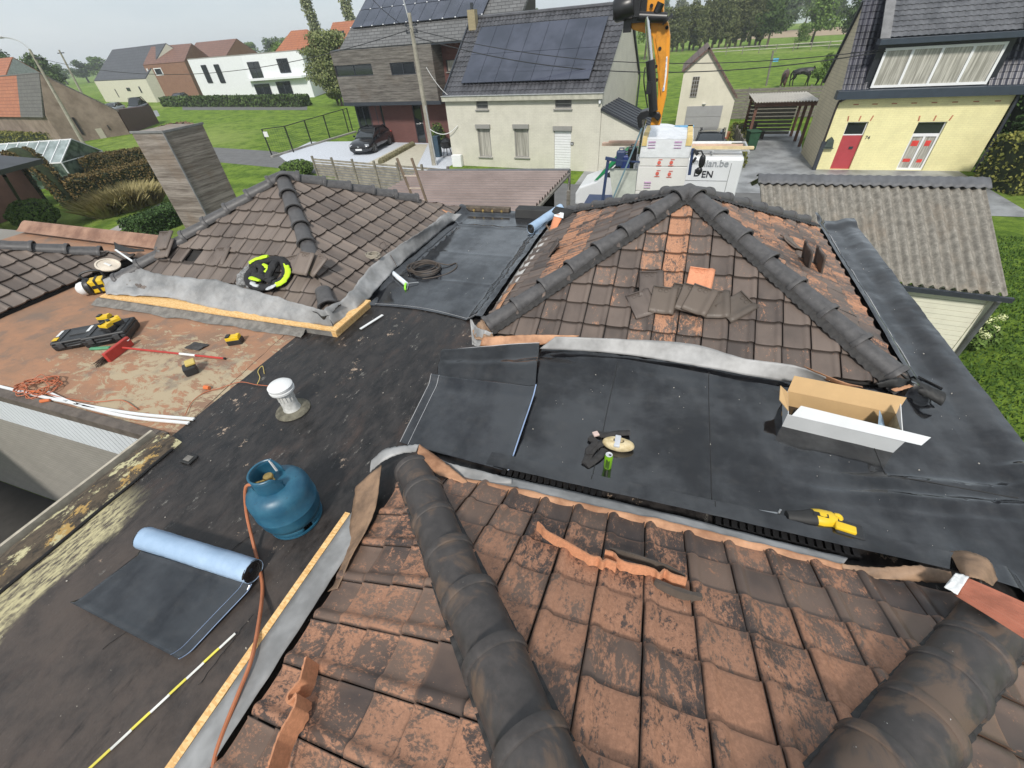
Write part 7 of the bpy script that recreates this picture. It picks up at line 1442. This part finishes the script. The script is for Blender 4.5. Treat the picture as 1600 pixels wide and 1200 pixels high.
pexp([(995, 183), (1001, 175), (1012, 172), (1030, 176), (1033, 182), (1028, 190), (1022, 184), (1012, 183), (1003, 188), (1003, 203), (997, 199)], YT-.3, .5, BLKS, 'clevis')
mb = MB(); mb.tube([atY(1008, 186, YT-.3), atY(1003, 210, YT-.25), atY(998, 240, YT-.2)], .05, 10); mb.build('lifting_rod', CHROME, t, smooth=True); mb = MB(); mb.tube([atY(1003, 200, YT-.4), atY(985, 245, YT-.5), atY(957, 312, YT-.9)], .025, 8); mb.build('lashing_strap', mat('strap_blue_grey', (.12, .2, .24), .5), t)
mb = MB(); c = atY(1014, 137, YT-.4); mb.box(tuple(c), (.14, .14, .3)); mb.tube(catmull([atY(1008, 105, YT-.4), atY(1006, 125, YT-.45), atY(1009, 150, YT-.4), atY(1012, 168, YT-.4)], 6), .02, 6); mb.build('hydraulic_hose', BLKS, t, smooth=True)
# fuel cans behind the headboard
for x, y, m_, lab in ((970, 245, NAVY, 'dark blue canister left of the pallet'), (988, 240, BLKS, 'tall black canister next to the white pallet'), (978, 252, mat('deep_blue_plastic', (.02, .04, .16), .4), 'bright blue canister between two dark ones')):
    c = atY(x, y, YT+.7); e_ = empty('canister', (c.x, c.y, c.z-.3), lab, 'canister'); mb = MB(); mb.box((0, 0, .25), (.3, .22, .5)); mb.build('body', m_, e_, local=True, bevel=.05); mb = MB(); mb.tube([(-.06, 0, .5), (-.06, 0, .57), (.08, 0, .57), (.08, 0, .5)], .022, 6); mb.build('handle', m_, e_, local=True)
# pallet of insulation boards
t = empty('insulation_pallet', tuple(atY(1040, 300, YT)), 'tall white wrapped stack of insulation boards hanging behind the roof ridge', 'pallet'); PW = mat('foil_white', (.68, .67, .66), .4, .04, 2, .2, 8); PWW = mat('stretch_film', (.7, .72, .75), .2, .05, 3, .5, 12)
tl_, tr_, bl_, br_ = atY(1003, 218, YT), atY(1083, 217, YT), atY(992, 312, YT), atY(1080, 300, YT); zt_ = tl_.z; zb_ = 1.0; xa, xb = -1.0, .53; dY = at(1012, 199, zt_).y-YT
mb = MB()
for k in range(3): z0 = zb_+(zt_-zb_)*k/3; mb.box(((xa+xb)/2, YT+dY/2, z0+(zt_-zb_)/6), (xb-xa, dY, (zt_-zb_)/3-.012))
mb.build('board_stack', PW, t, bevel=.015)
mb = MB(); mb.grid(lambda u, v: (xa-.015+(xb-xa+.03)*u, YT-.02+(dY*v if v > .0 else 0), zt_+.012+.1*math.exp(-((u-.35)/.3)**2)*v+.012*fbm(u*6, v*5, 2, 1)), 30, 20); mb.build('film_top', PWW, t, smooth=True)
mb = MB(); mb.grid(lambda u, v: (xa-.01+(xb-xa+.02)*u, YT-.015-.008*abs(fbm(u*7, v*4, 5, 1)), zt_+.01-.52*v), 30, 16); mb.build('film_front', PWW, t, smooth=True)
for u in (0.06, .94): mb = MB(); x = xa+(xb-xa)*u; mb.bar((x, YT-.04, zt_+.03), (x, YT+dY+.03, zt_+.03), .16, .05); mb.box((x, YT-.03, zt_-.07), (.18, .03, .2)); mb.build('corner_batten', mat('batten_yellow', (.62, .47, .2), .7), t)
mb = MB(); mb.box((xa+(xb-xa)*.72, YT+dY-.12, zt_+.04), (.9, .22, .03)); mb.build('blue_film', mat('blue_foil', (.1, .3, .5), .3), t)
mb = MB(); RDM = mat('print_red', (.62, .12, .09), .5)
for x, y in ((1030, 254), (1049, 254), (1027, 271), (1046, 272)): c = atY(x, y, YT-.02); mb.lathe([(.0, 0), (.055, 0), (.055, .006), (0, .006)], 10, tuple(c), Matrix.Rotation(R(90), 3, 'X')); mb.box((c.x, c.y, c.z-.09), (.16, .004, .02)); mb.box((c.x+.03, c.y, c.z+.09), (.12, .004, .016))
mb.build('printed_mark', RDM, t)
mb = MB()
for x, y in ((1019, 222), (1060, 222), (1012, 285)):
    c = atY(x, y, YT-.035)
    for k in range(3): mb.box((c.x, c.y, c.z-.08*k), (.22, .004, .022 if k else .04))
mb.build('printed_label', mat('print_mauve', (.5, .3, .5), .5), t)

# ================= poles, wires, lamp, fence =================
CONCP = mat('concrete_pole', (.3, .28, .23), .85, .2, 4, .2, 20)
pb, ptp = P(679, 258), atY(639, 20, 26.2); t = empty('utility_pole', (pb.x, pb.y, 0), 'concrete utility pole between the boarded house and the cream house', 'utility pole'); mb = MB(); mb.tube([(pb.x, pb.y, 0), ptp], [.17, .1], 8); mb.build('pole', CONCP, t)
mb = MB()
for z in (.5, .8): c = ptp-Vector((0, 0, z)); mb.bar(c+Vector((-.35, 0, 0)), c+Vector((.35, 0, 0)), .06); mb.tube([c+Vector((-.3, -.05, 0)), c+Vector((-.3, -.05, .15))], .04, 8); mb.tube([c+Vector((.3, -.05, 0)), c+Vector((.3, -.05, .15))], .04, 8)
mb.build('insulator_bracket', ANTH, t); mb = MB(); mb.tube([(pb.x+.2, pb.y-.12, 0), (pb.x+.12, pb.y-.12, 3.2)], .035, 8); mb.build('cable_duct', mat('zinc', (.5, .5, .5)), t)
l0 = P(136, 234); lt = atY(46, 77, 30.9); t = empty('leaning_pole', (l0.x, l0.y, 0), 'tall street pole with curved lamp arm by the old barn', 'street lamp'); mb = MB(); mb.tube([(l0.x, l0.y, 0), lt], [.17, .09], 8); mb.build('pole', CONCP, t)
mb = MB(); mb.tube(catmull([lt, lt+Vector((-.5, 0, .5)), lt+Vector((-1.4, 0, .8)), lt+Vector((-2.3, -.1, .95))], 6), .05, 8); mb.build('lamp_arm', mat('zinc', (.5, .5, .5)), t, smooth=True); mb = MB(); mb.box(tuple(lt+Vector((-2.6, -.1, .93))), (.7, .25, .12)); mb.build('lamp_head', GREYP, t, bevel=.04); mb = MB(); mb.bar(lt+Vector((0, 0, -.6)), lt+Vector((.9, 0, -.7)), .16); mb.bar(lt+Vector((-.3, 0, -1)), lt+Vector((.5, 0, -1.1)), .07); mb.build('bracket', BLACKP, t)
s0_ = P(130, 152); s0_ = Vector((-100, 60, 0)); st_ = atY(92, 78, 60); t = empty('far_pole', (s0_.x+.0, 60, 0), 'thinner distant pole in front of the dark trees', 'utility pole'); mb = MB(); mb.tube([(atY(128, 150, 60).x, 60, 0), st_], [.2, .12], 7); mb.build('pole', CONCP, t); mb = MB(); mb.bar(st_+Vector((-.8, 0, -.4)), st_+Vector((.8, 0, -.4)), .12); mb.build('crossarm', ANTH, t)
def wire(a, b, sag, lab, r=.018, m=BLACKP, cat='wire'): a = Vector(a); b = Vector(b); mb = MB(); mb.tube([a.lerp(b, k/40)-Vector((0, 0, sag*4*(k/40)*(1-k/40))) for k in range(41)], r, 5); return tag(mb.build('overhead_wire', m), lab, cat, None)
c = ptp-Vector((0, 0, .65)); wire(c, lt+Vector((.8, 0, -.7)), 1.5, 'overhead wire from the concrete pole to the leaning street pole'); wire(c, atY(1384, 77, 26.1), .9, 'upper of the two wires crossing in front of the cream house'); wire(c-Vector((0, 0, .3)), atY(1384, 80, 26.1), 1.1, 'lower of the two wires crossing in front of the cream house', .022); wire(c, atY(530, -60, 18), .3, 'wire rising from the concrete pole to the upper left', .012)
wire(atY(672, 202, 26), Vector((p0.x+.4, p0.y-.1, 2.4)) if False else atY(715, 196, 26.1), .35, 'thin pale cable looping from the pole to the cream house wall', .02, WHITEP, 'cable'); wire(atY(666, 105, 26.1), atY(699, 148, 26.1), .15, 'thin cable from the pole to the eave of the cream house', .012, WHITEP, 'cable')
BLKM = mat('black_metal', (.014, .015, .016), .4); t = empty('metal_fence', (-29.8, 33, 0), 'black metal post fence between meadow and white gravel', 'fence'); fp_ = [P(425, 243), P(459, 238), P(488, 227), P(516, 217), P(545, 206), P(551, 204)]
for k, p in enumerate(fp_): mb = MB(); mb.box((p.x, p.y, .9), (.07, .07, 1.8)); mb.build('post', BLKM, t)
mb = MB(); mb.bar(fp_[0]+Vector((0, 0, 1.78)), fp_[1]+Vector((0, 0, 1.78)), .05) 
for a_, b__ in zip(fp_[1:], fp_[2:]): mb.bar(a_+Vector((0, 0, 1.78)), b__+Vector((0, 0, 1.78)), .05)
mb.build('top_rail', BLKM, t)
def mesh_m():
    n = NT('wire_mesh', .5); sp = n.t.nodes.new('ShaderNodeSeparateXYZ'); n.l(n.tc.outputs['Object'], sp.inputs[0]); fz = n.math('FRACT', n.math('MULTIPLY', sp.outputs[2], 8)); fy = n.math('FRACT', n.math('MULTIPLY', sp.outputs[1], 9)); k = n.math('MAXIMUM', n.step(fz, .06, .061, 1, 0), n.step(fy, .06, .061, 1, 0)); n.color((.02, .02, .02)); n.l(k, n.b.inputs['Alpha']); return n.m
MESHM = mesh_m()
for a_, b__ in zip(fp_, fp_[1:]): mb = MB(); mb.quad(a_+Vector((0, 0, .05)), b__+Vector((0, 0, .05)), b__+Vector((0, 0, 1.75)), a_+Vector((0, 0, 1.75))); mb.build('mesh_panel', MESHM, t)
mb = MB(); p = fp_[0]; mb.box((p.x+.25, p.y-.05, 1.45), (.4, .02, .35)); mb.build('notice', WHITEP, t)
mb = MB(); a_ = P(425, 246); b__ = P(556, 207); mb.bar(a_+Vector((0, 0, .06)), b__+Vector((0, 0, .06)), .25, .12); tag(mb.build('kerb_edge', mat('concrete_edge', (.3, .29, .27))), 'low concrete edging under the black metal fence', 'edging')
mb = MB()
for k in range(16): a_ = P(596, 255).lerp(P(645, 228), k/15); mb.lathe([(0, .02), (.22, .0), (.2, .2), (.08, .3), (0, .32)], 8, (a_.x, a_.y, 0))
tag(mb.build('edging_plants', leafmat('dry_plants', (.12, .11, .06), (.22, .2, .12)), attr=True), 'low dry planting strip between gravel and cream path', 'plants')
t = empty('garden_grill', tuple(P(700, 245)), 'black covered grill beside the dark blue bin at the cream house corner', 'grill'); mb = MB(); mb.lathe([(0, .5), (.3, .55), (.42, .75), (.4, .95), (.2, 1.1), (0, 1.12)], 16); mb.build('hood', BLKS, t, local=True, smooth=True); mb = MB()
for k in range(3): mb.bar((.35*math.cos(k*2.1), .35*math.sin(k*2.1), 0), (.2*math.cos(k*2.1), .2*math.sin(k*2.1), .6), .04)
mb.build('leg', BLKS, t, local=True)
p = P(686, 245); mb = MB(); mb.box((p.x, p.y, .6), (.35, .4, 1.2), taper=1.1); mb.box((p.x, p.y, 1.22), (.42, .46, .06)); tag(mb.build('blue_bin', mat('bin_blue', (.03, .06, .09), .5), bevel=.02), 'slim dark blue bin right of the concrete pole', 'bin')
mb = MB(); p = P(1133, 217); mb.lathe([(0, 0), (.2, 0), (.24, .4), (0, .42)], 12, tuple(p)); tag(mb.build('clay_pot', mat('terracotta_pot', (.35, .15, .08))), 'terracotta plant pot at the right corner of the garage', 'pot')

# ================= horses =================
def horse(name, loc, rz, m, lab, scale=1.0):
    t = empty(name, loc, lab, 'horse', rz=rz); J = {'rump': ((-.75, 0, 1.28), .27), 'loin': ((-.3, 0, 1.25), .29), 'chest': ((.35, 0, 1.2), .31), 'with': ((.6, 0, 1.3), .24), 'n1': ((.95, 0, 1.1), .17), 'n2': ((1.2, 0, .72), .12), 'poll': ((1.32, 0, .5), .11), 'muz': ((1.2, 0, .08), .07), 'tail': ((-.98, 0, 1.25), .07)}
    ed = [('rump', 'loin'), ('loin', 'chest'), ('chest', 'with'), ('with', 'n1'), ('n1', 'n2'), ('n2', 'poll'), ('poll', 'muz'), ('rump', 'tail')]
    for s in (-1, 1):
        o = .14 if s > 0 else -.08
        J.update({f'h{s}': ((-.82, s*.16, .95), .16), f'k{s}': ((-.72+o*.4, s*.17, .78), .11), f'c{s}': ((-.98+o, s*.17, .52), .06), f'p{s}': ((-.9+o, s*.17, .1), .05), f'f{s}': ((-.86+o, s*.17, .03), .065), f's{s}': ((.45, s*.16, .9), .14), f'e{s}': ((.45-o*.5, s*.17, .5), .07), f'w{s}': ((.46-o, s*.17, .12), .045), f'g{s}': ((.5-o, s*.17, .03), .06)})
        ed += [('rump', f'h{s}'), (f'h{s}', f'k{s}'), (f'k{s}', f'c{s}'), (f'c{s}', f'p{s}'), (f'p{s}', f'f{s}'), ('chest', f's{s}'), (f's{s}', f'e{s}'), (f'e{s}', f'w{s}'), (f'w{s}', f'g{s}')]
    ks = list(J); me = bpy.data.meshes.new('body'); me.from_pydata([Vector(J[k][0])*scale for k in ks], [(ks.index(a), ks.index(b)) for a, b in ed], []); ob = bpy.data.objects.new('body', me); COL.objects.link(ob); ob.parent = t; me.materials.append(m)
    sk_ = ob.modifiers.new('skin', 'SKIN'); me.skin_vertices.new() if not me.skin_vertices else None
    for i, k in enumerate(ks): r_ = J[k][1]*scale; me.skin_vertices[0].data[i].radius = (r_, r_)
    me.skin_vertices[0].data[0].use_root = True
    su = ob.modifiers.new('sub', 'SUBSURF'); su.levels = 1; su.render_levels = 1
    mb = MB(); mb.tube([(-1.0*scale, 0, 1.28*scale), (-1.12*scale, 0, 1.0*scale), (-1.1*scale, 0, .5*scale)], [.05*scale, .09*scale, .03*scale], 6); mb.build('tail', DARK, t, local=True, smooth=True); mb = MB()
    for k in range(10): u = k/9; mb.box(((.65+.6*u)*scale, 0, (1.5-.85*u)*scale), (.12*scale, .06*scale, .2*scale)); 
    mb.build('mane', DARK, t, local=True); return t
p = P(1251, 135); horse('black_horse', (p.x, p.y, 0), R(-15), mat('black_coat', (.012, .011, .012), .5, .2), 'black horse grazing in the meadow behind the carport', 1.05)
p = P(1222, 137); horse('brown_horse', (p.x, p.y, 0), R(78), mat('brown_coat', (.055, .022, .012), .5, .2), 'brown horse grazing left of the black horse', 1.0)
t = empty('paddock_fence', (20, 112, 0), 'pale rail fence at the far side of the meadow', 'fence')
for k in range(14): mb = MB(); mb.box((4+2.9*k, 112, .6), (.12, .12, 1.2)); mb.build('post', WOODG, t)
mb = MB(); mb.bar((4, 112, 1.1), (42, 112, 1.1), .12); mb.build('rail', mat('pale_rail', (.4, .38, .33), .8), t); mb = MB(); mb.bar((4, 112, .6), (42, 112, .6), .1); mb.build('rail', mat('pale_rail', (.4, .38, .33)), t)
p = P(1197, 134); mb = MB(); mb.tube([(p.x, p.y, 0), (p.x-.2, p.y, 3.0)], .09, 7); o = tag(mb.build('paddock_post', WOODG), 'grey wooden post with a small blue sign in the paddock', 'post'); mb = MB(); mb.box((p.x+.25, p.y-.1, 2.2), (.5, .04, .3)); mb.build('sign', mat('sign_blue', (.1, .4, .65)), o)

# ================= vegetation =================
# left garden
def hp_(x, y): q = P(x, y); return (q.x, q.y)
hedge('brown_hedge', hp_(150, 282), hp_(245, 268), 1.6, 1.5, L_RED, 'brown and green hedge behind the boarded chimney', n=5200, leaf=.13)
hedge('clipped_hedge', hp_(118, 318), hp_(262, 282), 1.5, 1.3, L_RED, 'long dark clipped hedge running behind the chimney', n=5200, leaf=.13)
t = empty('hedge_arch', tuple(P(85, 312)), 'russet hedge clipped into an arch beside the greenhouse', 'hedge'); aL, aR = P(62, 318), P(112, 320); mb = MB(); u_ = (aR-aL)
def ap(k): return aL+u_*(.5-.5*math.cos(math.pi*k))+Vector((0, 0, 2.6*math.sin(math.pi*k)**.8))
def pick():
    k = random.random(); a = random.uniform(0, 6.283); d_ = Vector((math.cos(a), math.sin(a)*1.2, math.sin(a*1.7))).normalized(); return ap(k)+d_*random.uniform(.45, .62), d_
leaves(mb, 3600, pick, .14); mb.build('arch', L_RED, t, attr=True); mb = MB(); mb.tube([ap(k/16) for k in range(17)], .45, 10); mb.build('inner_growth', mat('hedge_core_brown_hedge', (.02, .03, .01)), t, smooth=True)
hedge('low_brown_hedge', hp_(-10, 222), hp_(100, 222), 1.5, 1.0, L_OLIVE, 'olive brown hedge in front of the old barn', n=2600, leaf=.2)
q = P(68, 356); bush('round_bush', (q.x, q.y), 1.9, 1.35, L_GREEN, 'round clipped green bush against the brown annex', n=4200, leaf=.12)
for x, y, w, h_, lab in ((168, 336, 2.2, 1.0, 'pale ornamental grass clump left of its neighbour'), (205, 326, 2.6, 1.15, 'tall straw coloured ornamental grass in the middle of the bed'), (236, 318, 1.8, .9, 'reddish ornamental grass nearest the chimney')): q = P(x, y); bush('ornamental_grass', (q.x, q.y), w, h_, leafmat('straw_grass', (.2, .17, .06), (.42, .36, .18)), lab, 'ornamental grass', n=1700, leaf=.12, spiky=True)
hedge('ivy_hedge', hp_(215, 372), hp_(300, 338), 1.3, .75, leafmat('ivy_leaves', (.02, .05, .012), (.08, .14, .04)), 'glossy dark ivy hedge at the foot of the chimney', n=6500, leaf=.11)
q = P(465, 268); bush('roadside_bush', (q.x+1, q.y-1), 2.0, .9, L_GREEN, 'green bush at the left end of the woven fence', n=1800, leaf=.13); q = P(415, 268); mb = MB(); mb.box((-17.2, 16.6, .5), (2.6, .3, 1.0), rz=.2); tag(mb.build('brick_garden_wall', RT1), 'low orange brick wall piece behind the left tiled roof', 'wall')
q = P(693, 228); bush('potted_shrub', (-16.6, 31.7), 1.0, 1.5, L_GREEN, 'slim green shrub beside the boarded house door', n=500, leaf=.12)
hedge('villa_hedge', hp_(262, 166), hp_(480, 166), 1.6, 1.3, L_DARK, 'long low dark hedge in front of the white villa', n=5200, leaf=.35); hedge('verge_shrubs', hp_(1148, 262), hp_(1152, 205), .9, .5, L_OLIVE, 'strip of low olive shrubs beside the carport drive', n=1500, leaf=.12)
# right garden
q = P(1575, 300); hedge('mixed_hedge', (12.6, 23.4), (15.5, 24.6), 1.8, 1.8, L_OLIVE, 'olive and brown hedge right of the yellow house', n=4200, leaf=.14)
bush('laurel_bush', (14.9, 27.0), 3.6, 5.2, leafmat('laurel_leaves', (.012, .03, .01), (.06, .11, .03)), 'tall dark laurel at the right corner of the yellow house', n=8500, leaf=.2)
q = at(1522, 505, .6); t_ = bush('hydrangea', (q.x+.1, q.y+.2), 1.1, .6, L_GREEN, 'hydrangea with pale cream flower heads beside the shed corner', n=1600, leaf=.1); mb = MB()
for k in range(16):
    a = random.uniform(0, 6.28); r_ = random.uniform(.15, .52); c = Vector((q.x+.1+r_*math.cos(a), q.y+.2+r_*math.sin(a), random.uniform(.45, .66)))
    def pk(c=c): d_ = Vector((random.gauss(0, 1), random.gauss(0, 1), random.gauss(0, 1))).normalized(); return c+d_*.085, d_
    leaves(mb, 60, pk, .04, .8)
mb.build('flower_heads', leafmat('hydrangea_bloom', (.5, .55, .22), (.7, .72, .45)), t_, attr=True)
mb = MB()      # lawn
for k in range(52000):
    x = random.uniform(3.15, 11.5); y = random.uniform(.2, 18)
    if x > 4.0+ y*.55+1.5: continue
    if el2.x-.3 < x < er.x+.1 and y > er.y-.05: continue
    h_ = random.uniform(.03, .085); a = random.uniform(0, 6.28); w = Vector((math.cos(a), math.sin(a), 0))*.02; b = Vector((x, y, 0)); tp = b+Vector((random.gauss(0, .03), random.gauss(0, .03), h_)); mb.quad(b-w, b+w, tp)
tag(mb.build('lawn_grass', L_LAWN, attr=True, origin=(7, 9, 0)), kind='stuff')
# trees behind: a few kinds, each built once and copied
def placed(proto, x, y, s, lab, grp=None, first=[]):
    o = copytree(proto) if proto.name in first else proto; first.append(proto.name); o.location = (x, y, 0); o.scale = (s[0], s[0], s[1]) if isinstance(s, tuple) else (s, s, s); o.rotation_euler = (0, 0, random.uniform(0, 6.28)); o['label'] = lab
    if grp: o['group'] = grp
    elif 'group' in o: del o['group']
    return o
w1t = tree('willow_tree', (-43.3, 56.5, 0), 7.4, 6.2, leafmat('willow_leaves', (.12, .15, .06), (.27, .29, .12)), 'bushy yellow green willow between the villa and the boarded house', n=14000, leaf=.3, kind='poplar', trunk=.04)
pop = tree('poplar_tree', (0, 0, 0), 16, 2.1, L_POP, 'x', n=5200, leaf=.4, kind='poplar', trunk=.12)
q = P(492, 150); placed(pop, -74.5, 95, 1.12, 'left of the two tall slim poplars'); placed(pop, -65.3, 95, 1.12, 'right of the two tall slim poplars beside the boarded house')
oak = tree('broad_tree', (0, 0, 0), 9, 8, L_GREEN, 'x', n=3200, leaf=.5); dark = tree('dark_tree', (0, 0, 0), 9, 8, L_DARK, 'x', n=3200, leaf=.5); slim = tree('slim_tree', (0, 0, 0), 9, 3.6, L_FAR, 'x', n=3000, leaf=.45, kind='poplar', trunk=.02)
placed(oak, 24.3, 128.5, (1.05, .92), 'large round tree at the far edge of the horse meadow'); placed(dark, 15.8, 128, (.95, 1.0), 'dark tree left of the large round one by the horse meadow'); placed(dark, 27.5, 114, (.75, .95), 'dark tree touching the gable of the yellow house'); placed(oak, 20.2, 118, (.42, .45), 'small round bush tree in the middle of the far field edge'); q = P(1285, 135); placed(oak, 12.9, 57.5, (.3, .32), 'small sunlit bush right of the horses'); placed(oak, -8.5, 112, (.75, 1.3), 'tall tree directly behind the orange crane boom'); placed(oak, -8.5, 78, (.45, .42), 'rough yellowish thicket left of the crane boom'); placed(dark, -28, 100, (1.1, 1.05), 'dark tree showing over the cream house ridge'); placed(oak, -20, 100, (.8, 1.0), 'smaller tree showing over the cream house ridge beside the crane')
for k in range(17): x = -5.5+1.3*k+random.uniform(-.3, .3); placed(slim, x, 134+random.uniform(-3, 3), (random.uniform(.8, 1.1), random.uniform(.82, 1.08)), 'one of the slim close set trees in the screen beyond the meadow', 'tree screen beyond the meadow')
for k in range(22): x = -60+14*k+random.uniform(-4, 4); placed(slim if k % 3 else dark, x, 300+random.uniform(-20, 40), (random.uniform(1.6, 2.4), random.uniform(1.2, 1.9)), 'one of the pale distant trees along the horizon on the right', 'distant trees on the right horizon')
for k in range(10): x = 15+8*k+random.uniform(-2, 2); placed(oak if k % 2 else dark, x, 215+random.uniform(-12, 12), (random.uniform(1.0, 1.6), random.uniform(1.0, 1.5)), 'one of the trees in the row beyond the far field', 'trees beyond the far field')
for k in range(26): a = k/25; x = -330+215*a+random.uniform(-5, 5); y = 160+95*a; placed(dark if k % 2 else oak, x, y, (random.uniform(1.4, 2.0), random.uniform(.9, 1.35)), 'one of the low trees along the horizon on the left', 'trees on the left horizon')
for k in range(6): x = -152+4.6*k; y = 74+random.uniform(-3, 3); placed(dark, x, y, (1.1, 1.3-.06*k), 'one of the dark trees massed behind the orange barn', 'dark trees behind the barn')
for k in range(7): placed(oak, -96+9*k, 108+random.uniform(-3, 3), (1.0, random.uniform(.85, 1.05)), 'one of the trees showing over the flat roof of the villa', 'trees behind the villa')
mb = MB(); mb.box((62, 330, 3), (60, 30, 6)); tag(mb.build('greenhouse_block', mat('pale_greenhouse', (.45, .5, .52), .4)), 'long pale horticultural glasshouse on the right horizon', 'glasshouse')

# ---- air ----
hz = MB(); hz.box((-100, 570, 14), (1640, 1290, 30)); hm = bpy.data.materials.new('haze'); hm.use_nodes = True; hn = hm.node_tree; hn.nodes.clear(); ho = hn.nodes.new('ShaderNodeOutputMaterial'); hv = hn.nodes.new('ShaderNodeVolumePrincipled')
hv.inputs['Color'].default_value = (.86, .92, .97, 1); hv.inputs['Density'].default_value = .0006; hn.links.new(hv.outputs[0], ho.inputs['Volume']); tag(hz.build('haze', hm, origin=(0, 0, -1)), kind='stuff')
